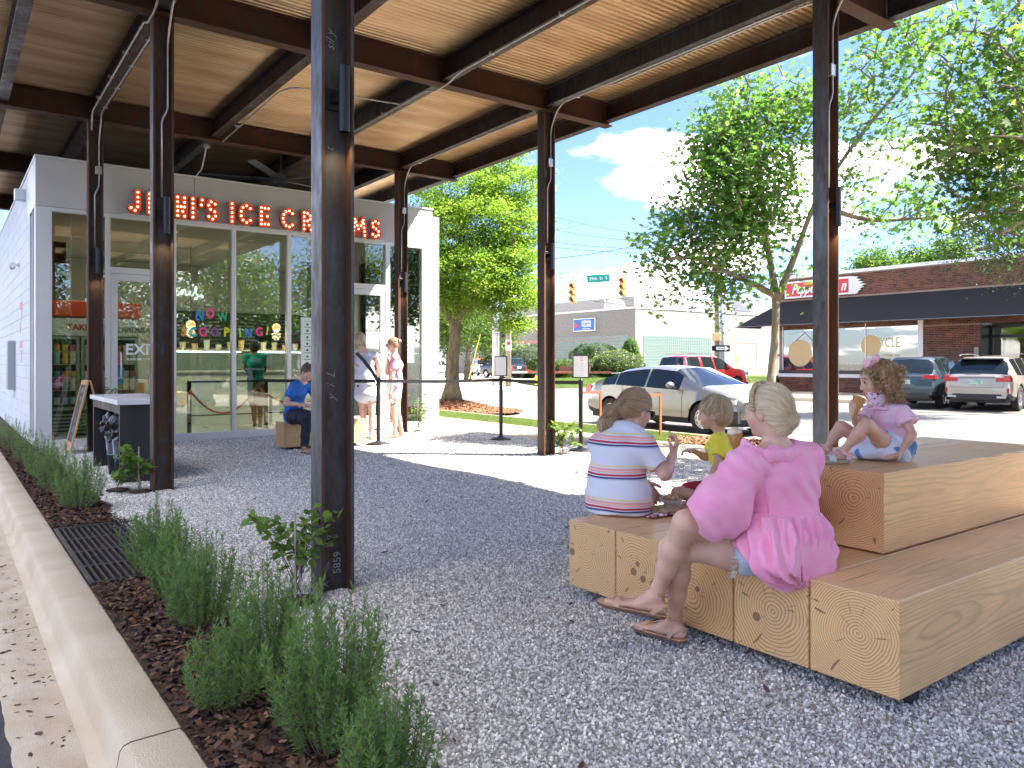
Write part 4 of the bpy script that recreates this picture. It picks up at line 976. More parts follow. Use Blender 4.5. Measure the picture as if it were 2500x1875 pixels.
# fridge
fr = thing('freezer', 'upright freezer with glass doors and tubs labelled take-home inside the shop', 'freezer', (1.9, 14.75, 0))
m_fr = M('fridge_grey', (.33, .42, .38), .4, .2)
mb = MB(); mb.box(1.42, 2.75, 14.8, 15.3, .012, 1.98); Wp(mb, 'cabinet', M('fridge_dark', (.05, .06, .06), .5), fr)
mb = MB(); mb.box(1.40, 2.77, 14.74, 14.8, 1.70, 1.98); Wp(mb, 'header', m_panel, fr)
text('header_lettering', 'TAKE-HOME', .14, M('brick_red', (.45, .06, .02), .6), fr, (2.06, 14.737, 1.84), ext=.001, bold=.03)
mb = MB(); mb.box(1.35, 2.8, 14.72, 15.2, 2.02, 2.28); bevel(Wp(mb, 'top_box', M('box_red', (.62, .07, .02), .5), fr), .01)
for (a, b) in ((1.42, 1.86), (1.88, 2.32), (2.34, 2.76)):
    mb = MB(); mb.box(a, a + .05, 14.75, 14.79, .45, 1.69); mb.box(b - .05, b, 14.75, 14.79, .45, 1.69); mb.box(a + .05, b - .05, 14.75, 14.79, .45, .50); mb.box(a + .05, b - .05, 14.75, 14.79, 1.64, 1.69); d = Wp(mb, 'door', m_fr, fr)
mb = MB()
for j in range(6): mb.box(1.42, 2.76, 14.76, 14.79, .06 + j * .06, .09 + j * .06)
Wp(mb, 'grille', m_fr, fr)
tc_ = [(.75, .55, .1), (.7, .15, .3), (.4, .6, .7), (.8, .75, .6), (.15, .35, .4), (.75, .35, .12), (.6, .65, .7), (.45, .12, .15)]
tubs = {}
for sh in range(5):
    mb = MB(); mb.box(1.46, 2.72, 14.795, 14.8, .55 + sh * .22, .565 + sh * .22); Wp(mb, 'shelf', m_alu, fr)
    for a in (1.49, 1.61, 1.72, 1.94, 2.05, 2.17, 2.42, 2.53, 2.63):
        k = rsx.randint(0, 7)
        for lv in range(2 if sh % 2 else 1):
            if k not in tubs: q = MB().lathe([(.042, 0), (.05, .095), (.052, .1), (0, .101)], (0, 0, 0), 8); tubs[k] = new_mesh('tub', q.v, q.f, M('pint_%d' % k, tc_[k], .5))
            o = link('tub', tubs[k], fr); o.location = (a + .04 - 1.9, 14.77 - 14.75 - .0, .567 + sh * .22 + lv * .103)
# pendants and downlights (lit)
m_bulb = M('globe_warm', (1, .8, .55), .5, emit=(1, .55, .22), estr=.14); m_dl = M('downlight', (1, .9, .7), .5, emit=(1, .80, .55), estr=6)
for i, (x, y, z) in enumerate(((2.35, 15.6, 1.95), (3.75, 15.2, 1.96), (5.45, 15.4, 1.96))):
    p = thing('pendant_lamp', ['round warm globe lamp hanging behind the exit door glass', 'round warm globe lamp hanging between the coloured window words', 'round warm globe lamp hanging near the white window poster'][i], 'lamp', (x, y, z), group='globe pendants in the shop')
    MB().ball((0, 0, 0), .085, 16, 10).build('globe', m_bulb, p, True); MB().tube([(0, 0, .085), (0, 0, 3.45 - z)], .005, 5).build('cord', M('cord', (.05, .05, .05), .6), p)
    pl = bpy.data.lights.new('lamp_light', 'POINT'); pl.energy = 3.2; pl.color = (1, .72, .42); pl.shadow_soft_size = .09; lo_ = link('lamp_light', pl, p); lo_.location = (0, 0, -.16)
k = 0
for x in (1.9, 3.2, 4.5, 5.8, 7.0):
    for y in (14.0, 15.3, 17.2):
        k += 1
        d = thing('ceiling_light', 'recessed ceiling light in the shop, %s row, %s' % ({14.0: 'front', 15.3: 'middle', 17.2: 'back'}[y], {1.9: 'above the freezer end', 3.2: 'second from the left', 4.5: 'centre', 5.8: 'second from the right', 7.0: 'at the door end'}[x]), 'ceiling light', (x, y, 3.458), group='recessed lights in the shop ceiling')
        MB().lathe([(.05, 0), (.05, -.004)], (0, 0, 0), 12).build('lens', m_dl, d); MB().lathe([(.052, 0), (.075, 0), (.075, -.008), (.052, -.008)], (0, 0, 0), 14).build('trim', m_alu, d)
        pl = bpy.data.lights.new('lamp_light', 'SPOT'); pl.energy = 9; pl.color = (1, .90, .76); pl.spot_size = R(130); pl.spot_blend = .9; pl.shadow_soft_size = .05; lo_ = link('lamp_light', pl, d); lo_.location = (0, 0, -.02)
# barrier rail and rope inside
rp = thing('rope_barrier', 'orange rope looped between black posts inside the shop window', 'rope barrier', (4.0, 13.95, 0)); m_bk = M('black_metal', (.02, .02, .022), .4, .3); m_or = M('rope_orange', (.72, .12, .02), .6)
for x in (3.42, 4.75, 6.0): mb = MB(); mb.box(x - .03, x + .03, 13.95, 14.0, .012, .93); Wp(mb, 'post', m_bk, rp)
mb = MB(); mb.box(3.42, 6.0, 13.96, 13.99, .90, .93); mb.box(3.42, 6.0, 13.96, 13.99, .32, .34); Wp(mb, 'rail', m_bk, rp)
for (a, b) in ((3.42, 4.55), (4.62, 6.0)):
    Wp(MB().tube([(a + (b - a) * t, 13.93, .78 - (.42 if b < 5 else .3) * 4 * t * (1 - t)) for t in np.linspace(0, 1, 17)], .017, 8), 'rope', m_or, rp, True)
# marquee sign: channel letters with bulbs, each letter grown from its strokes
sign = thing('marquee_sign', 'row of orange marquee letters with glowing bulbs on the shop fascia', 'sign', (4.4, 12.9, 3.53))
def arc(cx, cz, rx, rz, a0, a1, n=10): return [(cx + rx * math.cos(R(a0 + (a1 - a0) * i / n)), cz + rz * math.sin(R(a0 + (a1 - a0) * i / n))) for i in range(n + 1)]
GL = {  # strokes in a unit box: x 0..1 (advance), z 0..1
 'J': [[(.72, 1), (.72, .3)] + arc(.42, .28, .30, .26, 0, -150, 8)], 'E': [[(.18, 0.02), (.18, .98)], [(.18, .96), (.8, .96)], [(.18, .5), (.7, .5)], [(.18, .04), (.8, .04)]],
 'N': [[(.15, 0), (.15, 1)], [(.15, 1), (.85, 0)], [(.85, 0), (.85, 1)]], 'I': [[(.5, 0), (.5, 1)]], "'": [[(.6, 1), (.4, .72)]],
 'S': [arc(.5, .74, .30, .23, 30, 270, 10) + arc(.5, .25, .32, .25, 90, -150, 10)], 'C': [arc(.52, .5, .40, .48, 45, 315, 16)],
 'R': [[(.18, 0), (.18, .98)], [(.18, .96), (.5, .96)] + arc(.5, .73, .27, .23, 90, -90, 8) + [(.18, .5)], [(.45, .5), (.82, 0)]],
 'A': [[(.08, 0), (.5, 1), (.92, 0)], [(.25, .32), (.75, .32)]], 'M': [[(.08, 0), (.2, 1), (.5, .25), (.8, 1), (.92, 0)]]}
m_orange = M('marquee_orange', (.66, .075, .012), .45, coat=.1); m_orin = M('marquee_inner', (.78, .10, .02), .5); m_mb = M('marquee_bulb', (1, .9, .7), .4, emit=(1.0, .70, .40), estr=.30)
LET = [('J', 2.26, .25), ('E', 2.52, .20), ('N', 2.76, .25), ('N', 3.04, .25 - .12), ('I', 3.14, .12)]
LET = [('J', 2.25, .24), ('E', 2.515, .19), ('N', 2.76, .24), ('I', 3.15, .12), ("'", 3.28, .13), ('S', 3.38, .25), ('I', 3.76, .12), ('C', 3.905, .29), ('E', 4.235, .26), ('C', 4.61, .31), ('R', 4.975, .27), ('E', 5.27, .25), ('A', 5.54, .33), ('M', 5.91, .34), ('S', 6.27, .28)]
LET.insert(3, ('N', 2.925, .215)); LET = [l for l in LET if not (l[0] == 'N' and l[1] == 2.76)]; LET.insert(2, ('N', 2.71, .205))
H_ = .36
for (ch, x0, w_) in LET:
    ss = [[(x0 + .035 + (w_ - .07) * px, .035 + (H_ - .07) * pz) for px, pz in st] for st in GL[ch]]
    s_ = Sdf((x0 - .04, -.05, -.04), (x0 + w_ + .04, .05, H_ + .03), .0075)
    X, Yg, Z = np.meshgrid(*s_.ax, indexing='ij', sparse=True); d2 = None
    for st in ss:
        for (ax_, az_), (bx_, bz_) in zip(st[:-1], st[1:]):
            L2 = (bx_ - ax_) ** 2 + (bz_ - az_) ** 2 + 1e-9; t = np.clip(((X - ax_) * (bx_ - ax_) + (Z - az_) * (bz_ - az_)) / L2, 0, 1)
            q = np.sqrt((X - ax_ - t * (bx_ - ax_)) ** 2 + (Z - az_ - t * (bz_ - az_)) ** 2); d2 = q if d2 is None else np.minimum(d2, q)
    body = np.maximum(d2 - .051, np.abs(Yg) - .034); hol = np.maximum(d2 - .041, Yg + .016); s_.F = np.maximum(body, -hol).astype(np.float32)
    V, Q = s_.mesh(); V = V + np.array([-4.4, 0, 0]); lo_ = link('letter', new_mesh('letter', V, Q, m_orange, True), sign)
    bm_ = MB()
    for st in ss:
        L_ = sum(math.dist(a, b) for a, b in zip(st[:-1], st[1:])); nb_ = max(1, int(round(L_ / .070)))
        for i in range(nb_ + 1):
            t = L_ * i / nb_; p = st[-1]
            for a, b in zip(st[:-1], st[1:]):
                l = math.dist(a, b)
                if t <= l + 1e-9: p = (a[0] + (b[0] - a[0]) * t / max(l, 1e-9), a[1] + (b[1] - a[1]) * t / max(l, 1e-9)); break
                t -= l
            if all(math.dist(p, q) > .034 for q in getattr(bm_, 'used', [])):
                bm_.used = getattr(bm_, 'used', []) + [p]; bm_.ball((p[0] - 4.4, -.024, p[1]), .0175, 8, 6)
    bo = bm_.build('bulbs', m_mb, sign, True); bo.parent = lo_
mb = MB(); mb.box(2.2, 6.6, 12.94, 12.998, 3.50, 3.525); Wp(mb, 'sign_rail', m_alu, sign)
mb = MB()
for x in (2.4, 3.3, 4.4, 5.4, 6.4): mb.box(x - .01, x + .01, 12.93, 12.998, 3.66, 3.68)
Wp(mb, 'bracket', m_alu, sign)

# ================================================================== things in front of the shop
# standing counter with end panels and marble top, two black bags on stands
tb = thing('standing_counter', 'standing-height dark steel table with a white marble top', 'table', (1.72, 9.63, 0))
m_mar = M('marble', (.66, .67, .70), .25, col2=(.50, .52, .56), scale=3, lo=.45, hi=.62, detail=8, stretch=(1, .6, 1)); m_dst = steel_mat('dark_plate', 0.2, (.035, .037, .042))
mb = MB(); mb.box(1.44, 2.02, 8.74, 10.56, .812, .862); bevel(Wp(mb, 'tabletop', m_mar, tb), .004)
mb = MB(); mb.box(1.47, 1.98, 8.78, 8.82, -.02, .811); Wp(mb, 'end_panel', m_dst, tb); mb = MB(); mb.box(1.47, 1.98, 10.48, 10.52, -.02, .811); Wp(mb, 'end_panel', m_dst, tb)
mb = MB(); mb.box(1.47, 1.51, 8.821, 10.479, .72, .811); mb.box(1.94, 1.98, 8.821, 10.479, .72, .811); Wp(mb, 'apron', m_steel_m, tb)
mb = MB(); mb.box(1.90, 1.93, 8.821, 10.479, -.02, .719); Wp(mb, 'back_panel', m_dst, tb)
m_bag = M('bin_bag', (.008, .008, .009), .3, spec=.5, bump=.6, bscale=22, bdist=.02)
for i, y in enumerate((9.20, 9.62)):
    bg = thing('rubbish_bin', ['black bin bag on a slim bin under the marble table, nearer one', 'black bin bag on a slim bin under the marble table, farther one'][i], 'bin', (1.585, y, 0))
    MB().lathe([(.085, 0), (.12, .42), (.10, .42)], (0, 0, 0), 16).build('bin', M('bin_black', (.015, .017, .018), .35), bg, True)
    s_ = Sdf((-.24, -.24, .34), (.24, .24, .74), .008); s_.ecap((0, 0, .44), (0, 0, .60), (1, 0, 0), (.12, .12), (.14, .13), .03)
    for q in range(7): a = q * .9 + i; s_.ell((.12 * math.cos(a), .12 * math.sin(a), .57 + .05 * math.sin(q * 2.2)), (1, 0, 0), (0, 1, 0), (0, 0, 1), (.06, .05, .05), .03)
    s_.ripple(wob(i + 3, 60, .014)); s_.build('bag', m_bag, bg, local=True)
    MB().lathe([(.107, 0), (.109, .012)], (0, 0, .22), 16).build('ring', M('teal_band', (.05, .35, .32), .5), bg)
# sandwich board
sb = thing('sandwich_board', 'wooden A-frame chalkboard standing on the gravel by the rosemary', 'sandwich board', (1.6, 12.1, 0))
m_sw = M('board_wood', (.52, .29, .13), .55, col2=(.42, .22, .09), scale=20, stretch=(1, 1, .1)); m_cb = M('chalkboard', (.03, .035, .035), .7, col2=(.07, .075, .075), scale=9)
def panel(xb, xt):
    dv = Vector((xt - xb, 0, 1.0)).normalized(); yv = Vector((0, 1, 0)); nv = dv.cross(yv); L_ = Vector((xt - xb, 0, 1.0)).length; b0 = Vector((xb, 11.86, 0.0))
    fr_ = []
    for (c, a, b) in (((b0 + yv * .03 + dv * L_ / 2), yv * .028, dv * L_ / 2), ((b0 + yv * .52 + dv * L_ / 2), yv * .028, dv * L_ / 2)):
        mb = MB(); mb.obb(c, a, b, nv * .011); Wp(mb, 'stile', m_sw, sb)
    for t in (.13, .97): mb = MB(); mb.obb(b0 + yv * .275 + dv * (L_ * t - .0), yv * .216, dv * .03, nv * .0105); Wp(mb, 'rail', m_sw, sb)
    mb = MB(); mb.obb(b0 + yv * .275 + dv * L_ * .55, yv * .216, dv * (L_ * .39), nv * .005); Wp(mb, 'chalk_panel', m_cb, sb)
    return b0, dv, yv, nv, L_
b0, dv, yv, nv, L_ = panel(1.38, 1.60)
for s_, t, sz in (('JENI\'S', .86, .09), ('ICE', .74, .08), ('/', .45, .12), ('&', .33, .12), ('>', .23, .10)): text('chalk_writing', s_, sz, m_chalk, sb, b0 + yv * .275 + dv * L_ * t + nv * -.0065 if nv.x > 0 else b0 + yv * .275 + dv * L_ * t + nv * .0065, right=(0, -1, 0), up=dv, ext=.0005)
panel(1.86, 1.625)
# retractable belt stanchions
m_be = M('belt', (.015, .014, .014), .8)
def stanchion(x, y, z, lab):
    t = thing('stanchion', lab, 'stanchion', (x, y, z), group='black belt stanchions round the waiting area')
    MB().lathe([(.17, 0), (.172, .012), (.15, .025), (.05, .045), (.036, .055)], (0, 0, 0), 28).build('base', m_bk, t, True)
    MB().lathe([(.030, .05), (.030, .94), (.036, .945), (.036, 1.0), (.030, 1.01)], (0, 0, 0), 18).build('post', m_bk, t, False)
    return t
s1 = stanchion(5.35, 10.66, 0, 'black belt stanchion beside the woman in the white top'); s2 = stanchion(7.31, 10.18, 0, 'black belt stanchion at the corner of the queue belt, with a framed sign'); s3 = stanchion(7.27, 8.19, 0, 'black belt stanchion behind the middle post, carrying a framed sign')
s4 = stanchion(4.2, 13.0 - .35, 0, 'black belt stanchion by the bench') if False else None
mb = MB(); pr = [Vector((5.38, 10.65, .965)), Vector((6.3, 10.43, .95)), Vector((7.28, 10.19, .965))]; bt = thing('queue_belt', 'black webbing belt stretched from the white-top woman to the corner post', 'belt', (6.3, 10.4, .95)); mb.bar(pr[0], pr[1], .003, .05); mb.bar(pr[1], pr[2], .003, .05); Wp(mb, 'webbing', m_be, bt)
bt = thing('queue_belt', 'black webbing belt stretched between the two signed stanchions', 'belt', (7.3, 9.2, .95)); mb = MB(); mb.bar((7.31, 10.14, .965), (7.29, 9.2, .95), .003, .05); mb.bar((7.29, 9.2, .95), (7.27, 8.23, .965), .003, .05); Wp(mb, 'webbing', m_be, bt)
bt = thing('queue_belt', 'black webbing belt running left behind the nearest post to the bench', 'belt', (4.6, 11.0, .95)); mb = MB(); mb.bar((5.31, 10.68, .965), (4.35, 12.2, .955), .003, .05); mb.bar((4.35, 12.2, .955), (4.30, 12.9, .955), .003, .05); Wp(mb, 'webbing', m_be, bt)
def signframe(x, y, rz, lab, lines, ttl):
    t = thing('notice_frame', lab, 'notice', (x, y, 1.0), rz); mb = MB(); mb.box(-.115, .115, -.01, .01, .03, .355); bevel(mb.build('frame', m_bk, t), .003)
    mb = MB(); mb.box(-.10, .10, -.0125, -.0105, .045, .34); mb.build('paper', M('paper', (.78, .77, .75), .6), t); MB().lathe([(.008, -.0), (.008, .04)], (0, 0, 0), 8).build('stem', m_bk, t)
    c, s_ = math.cos(rz), math.sin(rz); red = M('ink_red', (.55, .12, .08), .6); gy = M('ink_grey', (.25, .25, .25), .6)
    def tt(w, z, sz, m_): text('notice_lettering', w, sz, m_, t, (x + .0135 * s_, y - .0135 * c, 1.0 + z), right=(c, s_, 0), ext=.0003)
    tt('COUNTER', .318, .022, red); tt('Service', .285, .034, red)
    for k, w in enumerate(('ORDER HERE', 'PLEASE STAND', 'WELCOME IN', 'SIX FEET APART', 'THANK YOU', 'LIMIT 4 GUESTS')): tt(w, .235 - k * .033, .018, gy)
    return t
signframe(7.31, 10.18, R(25 - 90), 'narrow framed notice turned away on the corner stanchion', None, None)
signframe(7.27, 8.19, R(-36), 'framed white notice with red heading on the stanchion near the cars', None, None)
# steel bike hoops on the far pavement
m_cor = M('corten', (.30, .10, .035), .8, col2=(.20, .07, .03), scale=14)
for i, (x, y) in enumerate(((10.35, 11.35), (10.35, 9.75))):
    t = thing('bike_rack', ['square rusty steel bike hoop left of the parked silver car', 'square rusty steel bike hoop behind the striped-top woman'][i], 'bike rack', (x, y, -.12)); mb = MB(); mb.box(-.28, -.23, -.012, .012, 0, .80); mb.build('upright', m_cor, t); mb = MB(); mb.box(.23, .28, -.012, .012, 0, .80); mb.build('upright', m_cor, t); mb = MB(); mb.box(-.2295, .2295, -.0115, .0115, .755, .80); mb.build('top_bar', m_cor, t)
mh = thing('manhole_cover', 'round pale iron cover set in the sidewalk', 'manhole cover', (8.55, 10.2, -.075)); MB().lathe([(.32, 0), (.32, .006), (.28, .008)], (0, 0, 0), 28).build('cover', M('iron', (.28, .33, .38), .5, .3, bump=.5, bscale=60), mh)
# ================================================================== BRICK BUILDING WITH AWNING (measured on the wall plane, scaled to its true distance)
KB = 1.176
BX = 27.3 * KB
def by(y): return y * KB
def bz(z): return CAMH + (z - CAMH) * KB
m_brick = M('street_brick', (0.15, 0.052, 0.031), 0.85, island=0.5, col2=(0.085, 0.038, 0.028), scale=0.9, bump=.3, bscale=60)
m_mort = M('mortar', (0.26, 0.19, 0.15), 0.95)
m_wht = M('white_paint', (0.66, 0.68, 0.70), 0.55)
m_awn = M('awning_black', (0.005, 0.005, 0.006), 0.9, col2=(0.009, 0.009, 0.010), scale=30)
m_dkf = M('dark_frame', (0.030, 0.036, 0.034), 0.5)
m_bglass = glass('street_glass', (0.62, 0.64, 0.60), 0.22)
bb = thing('brick_building', 'low red brick shop with a long black awning across the street', 'building', (BX, by(14), ZS))
Y0, Y1 = by(-6), by(18.68)
mb = MB()
for (ya, yb, za, zb) in ((Y0, Y1, bz(2.55), bz(4.60)), (by(11.15), by(12.96), ZS, bz(2.55)), (Y0, by(9.3), ZS, bz(2.55)), (by(13.0), Y1, ZS, bz(.68)), (by(18.52), Y1, bz(.68), bz(2.55))):
    mb.box(BX + .03, BX + .4, ya, yb, za, zb)
mb.box(BX + .4, BX + 18, Y1 - .35, Y1, ZS, bz(4.6)); Wp(mb, 'wall', m_mort, bb)
mb = MB(); mb.box(BX + .4, BX + 18, Y0, Y1 - .35, bz(4.35), bz(4.45)); Wp(mb, 'roof', m_dkf, bb)
# bricks: individually laid
br = MB(); rsb = random.Random(3); ch, bl_ = 0.0715, 0.213
def lay(ya, yb, za, zb):
    n0 = int(math.floor((za - ZS) / ch)); n1 = int((zb - ZS) / ch)
    for r_ in range(n0, n1):
        z = ZS + r_ * ch; hdr = (r_ % 6 == 5); L = bl_ / 2 if hdr else bl_; y = ya - (0 if not r_ % 2 else L / 2)
        if z < za - .01: continue
        while y < yb:
            a, b = max(ya, y), min(yb, y + L - .011)
            if b - a > .03:
                x = BX + rsb.uniform(.012, .02); k = len(br.v)
                br.v += [(x, a, z), (x, b, z), (x, b, z + ch - .013), (x, a, z + ch - .013), (BX + .032, a, z), (BX + .032, b, z), (BX + .032, b, z + ch - .013), (BX + .032, a, z + ch - .013)]
                br.f += [(k, k + 3, k + 2, k + 1), (k + 2, k + 3, k + 7, k + 6), (k, k + 1, k + 5, k + 4)]
            y += L
lay(by(1), Y1, bz(3.72), bz(4.58)); lay(by(1), Y1, bz(2.56), bz(3.72)); lay(by(11.15), by(12.96), ZS, bz(2.55)); lay(by(2), by(9.3), ZS, bz(2.55)); lay(by(13.0), Y1, ZS, bz(.68))
tag(Wp(br, 'brickwork', m_brick, bb), kind='stuff')
mb = MB(); mb.box(BX - .03, BX + .45, Y0, Y1 + .03, bz(4.60), bz(4.72)); Wp(mb, 'parapet_cap', m_wht, bb)
mb = MB(); mb.box(BX - .02, BX + .1, by(12.96), by(13.14), bz(.68), bz(2.72)); Wp(mb, 'white_post', m_wht, bb)
mb = MB(); mb.box(BX - .03, BX + .12, by(13.14), Y1 + .01, bz(.68), bz(.81)); Wp(mb, 'white_band', m_wht, bb)
mb = MB(); mb.box(BX - .02, BX + .12, by(13.14), Y1, bz(.812), bz(.95)); Wp(mb, 'sill', m_dkf, bb)
for (a, b) in ((13.145, 15.03), (15.06, 16.93), (16.96, 18.5)):
    mb = MB(); mb.box(BX + .04, BX + .05, by(a), by(b), bz(.952), bz(2.70)); Wp(mb, 'window_pane', m_bglass, bb)
for a in (15.03, 16.93, 18.5): mb = MB(); mb.box(BX + .01, BX + .09, by(a), by(a + .03), bz(.952), bz(2.70)); Wp(mb, 'mullion', m_alu, bb)
# window print
m_gold = M('window_gold', (.55, .43, .22), .6); bp_ = lambda s_, y, z, sz, **k: text('window_lettering', s_, sz, m_gold, bb, (BX + .035, by(y), bz(z)), right=(0, -1, 0), ext=.001, **k)
bp_('CYCLE', 14.27, 1.95, .62, squash=.62); bp_('YOGA  SCHWINN  SPIN', 14.3, 1.50, .16, squash=.7); bp_('MATTER', 17.05, 1.28, .2, squash=.7)
MB_ = MB().lathe([(.62, 0), (.62, .001)], (BX + .038, by(17.75), bz(1.62)), 30, (-1, 0, 0)); MB_.lathe([(.45, 0), (.45, .001)], (BX + .038, by(14.85), bz(1.88)), 30, (-1, 0, 0)); Wp(MB_, 'window_lettering', m_gold, bb)
mb = MB(); mb.bar((BX + .037, by(18.2), bz(1.9)), (BX + .037, by(17.5), bz(2.45)), .002, .07, up=(1, 0, 0)); mb.bar((BX + .037, by(17.6), bz(2.5)), (BX + .037, by(17.2), bz(2.1)), .002, .06, up=(1, 0, 0)); mb.bar((BX + .037, by(18.3), bz(2.35)), (BX + .037, by(17.5), bz(2.5)), .002, .06, up=(1, 0, 0)); Wp(mb, 'window_lettering', m_gold, bb)
mb = MB(); mb.box(BX + .06, BX + .065, by(15.1), by(16.9), bz(.96), bz(1.28)); Wp(mb, 'window_banner', M('banner_plum', (.06, .015, .025), .6), bb)
text('window_lettering', 'SANDRA BLAND', .2, m_white, bb, (BX + .055, by(15.75), bz(1.18)), right=(0, -1, 0), ext=.001, squash=.8); text('window_lettering', 'say their names', .12, m_white, bb, (BX + .055, by(15.75), bz(1.03)), right=(0, -1, 0), ext=.001, squash=.8, shear=.3)
mb = MB(); mb.box(BX + .06, BX + .07, by(17.6), by(18.4), bz(.97), bz(1.30)); Wp(mb, 'window_sheet', m_white, bb); text('window_lettering', 'YOUR WORK', .18, m_gold, bb, (BX + .056, by(18.0), bz(1.15)), right=(0, -1, 0), ext=.001, squash=.8)
# room behind
mb = MB(); mb.box(BX + 5.0, BX + 5.1, by(11), Y1 - .4, ZS, bz(2.9)); Wp(mb, 'inner_wall', M('inner_tan', (.42, .33, .20), .8, col2=(.5, .42, .3), scale=.8), bb)
mb = MB(); mb.box(BX + .42, BX + 5, by(11), Y1 - .4, ZS, ZS + .1); Wp(mb, 'inner_floor', M('inner_floor', (.2, .17, .14), .6), bb)
for k in range(3):
    mb = MB(); mb.box(BX + 1.2, BX + 1.35, by(13.5 + k * 1.8), by(14.6 + k * 1.8), bz(2.55), bz(2.57)); Wp(mb, 'tube_light', m_led, bb)
# recessed entrance
ex = BX + .9; mb = MB()
for y in (11.12, 10.0, 9.32): mb.box(ex, ex + .1, by(y) - .06, by(y) + .06, ZS, bz(2.5))
for z in (2.45, 2.12): mb.box(ex, ex + .1, by(9.33) + .061, by(10.0) - .061, bz(z) - .06, bz(z) + .06); mb.box(ex, ex + .1, by(10.0) + .061, by(11.12) - .061, bz(z) - .06, bz(z) + .06)
mb.box(ex, ex + .1, by(9.33) + .061, by(11.12) - .061, ZS, ZS + .15) if False else None
Wp(mb, 'entry_frame', m_dkf, bb)
mb = MB(); mb.box(ex + .04, ex + .05, by(9.35), by(11.1), ZS + .05, bz(2.44)); Wp(mb, 'entry_glass', m_bglass, bb)
mb = MB(); mb.box(BX + .03, BX + 1.0, by(11.13), by(11.15), ZS, bz(2.55)); mb.box(BX + .03, BX + 1.0, by(9.29), by(9.31), ZS, bz(2.55)); Wp(mb, 'reveal', m_dkf, bb)
mb = MB(); mb.box(BX - .03, BX + .01, by(11.18), by(11.32), ZS, bz(1.75)); Wp(mb, 'downpipe', M('stone_grey', (.30, .29, .26), .8), bb)
# awning: sloped cloth with hip at the left end
aw = thing('awning', 'long black cloth awning with a hipped left end on the brick shop', 'awning', (BX, by(14), bz(3)))
xo = 26.1 * KB - .0; zt, zb = bz(3.69), bz(2.67); yl = by(19.95)
V = [(BX + .01, Y0, zt), (BX + .01, by(18.5), zt), (xo, yl, zb), (xo, Y0, zb), (BX + .6, yl, zb), (BX + .01, Y0, zt - .03), (BX + .01, by(18.5), zt - .03), (xo + .03, yl - .03, zb), (xo + .03, Y0, zb), (BX + .6, yl - .03, zb)]
Wp(MB().add(V, [(0, 1, 2, 3), (1, 4, 2), (5, 8, 7, 6), (6, 7, 9)]), 'cloth', m_awn, aw)
mb = MB()
for y in (19.8, 18.6, 17.4, 16.2, 15.0, 13.8, 12.6, 11.4, 10.2): mb.bar((BX + .0, by(min(y, 18.4)), zt - .08), (xo + .06, by(y) - .02, zb + .02), .03, .03)
mb.bar((xo + .05, Y0, zb + .02), (xo + .05, yl - .04, zb + .02), .03, .03); Wp(mb, 'awning_frame', m_alu, aw)
# sign board on the brick
ps = thing('shop_sign', 'red and white board sign with raised script letters above the awning', 'sign', (BX, by(17), bz(4.1)))
ya, yb_ = by(15.56), by(18.36); zl, zh = bz(3.80), bz(4.47)
mb = MB(); mb.box(BX - .10, BX + .01, ya, yb_, zl, zh); bevel(Wp(mb, 'board', m_wht, ps), .01)
mb = MB(); mb.box(BX - .115, BX - .101, ya + .10, yb_ - .10, zl + .09, zh - .09); Wp(mb, 'red_panel', M('sign_red', (.52, .035, .045), .5), ps)
pts_ = []
for k in range(7):
    z0_ = zl + (zh - zl) * k / 7; z1_ = zl + (zh - zl) * (k + 1) / 7; t = 1 - abs((k + .5) / 7 - .5) * 1.7; pts_ += [(-.12 - .42 * t * .8, z0_), (-.20 - .50 * t, (z0_ + z1_) / 2)]
poly = [(0, zl)] + [(p[0], p[1]) for p in pts_] + [(0, zh)]
Wp(MB().prism([(-x, z) for x, z in poly], (BX - .08, ya, 0), (0, -1, 0), (0, 0, 1), (.06, 0, 0)), 'starburst', m_wht, ps)
for k in range(1, 4): Wp(MB().prism([(-x * .55 ** k - .0, (z - (zl + zh) / 2) * (1 - .14 * k) + (zl + zh) / 2) for x, z in poly], (BX - .08 - .012 * k, ya, 0), (0, -1, 0), (0, 0, 1), (.011, 0, 0)), 'starburst', m_wht, ps)
text('sign_lettering', 'Pepper', .62, M('chrome_letters', (.68, .67, .62), .4, .2), ps, (BX - .135, by(17.45), bz(4.13)), right=(0, -1, 0), ext=.02, bold=.028, shear=.35, squash=.75)
text('sign_lettering', 'n', .62, M('chrome_letters', (.68, .67, .62), .4, .2), ps, (BX - .135, by(15.83), bz(4.13)), right=(0, -1, 0), ext=.02, bold=.028, shear=.35, squash=.75)
mb = MB(); mb.box(BX - .13, BX - .117, by(17.1), by(17.5), bz(4.28), bz(4.4)); Wp(mb, 'gold_crest', M('gold', (.45, .28, .06), .4, .5), ps)
# pavement before it
pv = group_root('pavement', (26, 16, ZS))
for k in range(12):
    mb = MB(); mb.box(26.6, BX - .002, 14.2 + k * 0.99, 14.2 + k * .99 + .98, ZS - .3, ZS + .135); Wp(mb, 'slab', m_kerb if k % 3 else m_conc, pv)
for k in range(8):
    mb = MB(); mb.box(26.42, 26.595, 14.2 + k * 1.49, 14.2 + k * 1.49 + 1.48, ZS - .3, ZS + .14); bevel(Wp(mb, 'kerb_stone', m_kerb, pv), .02)
mb = MB(); mb.box(30.9, BX - .002, -8, 14.19, ZS - .3, ZS + .13); Wp(mb, 'slab', m_kerb, pv)

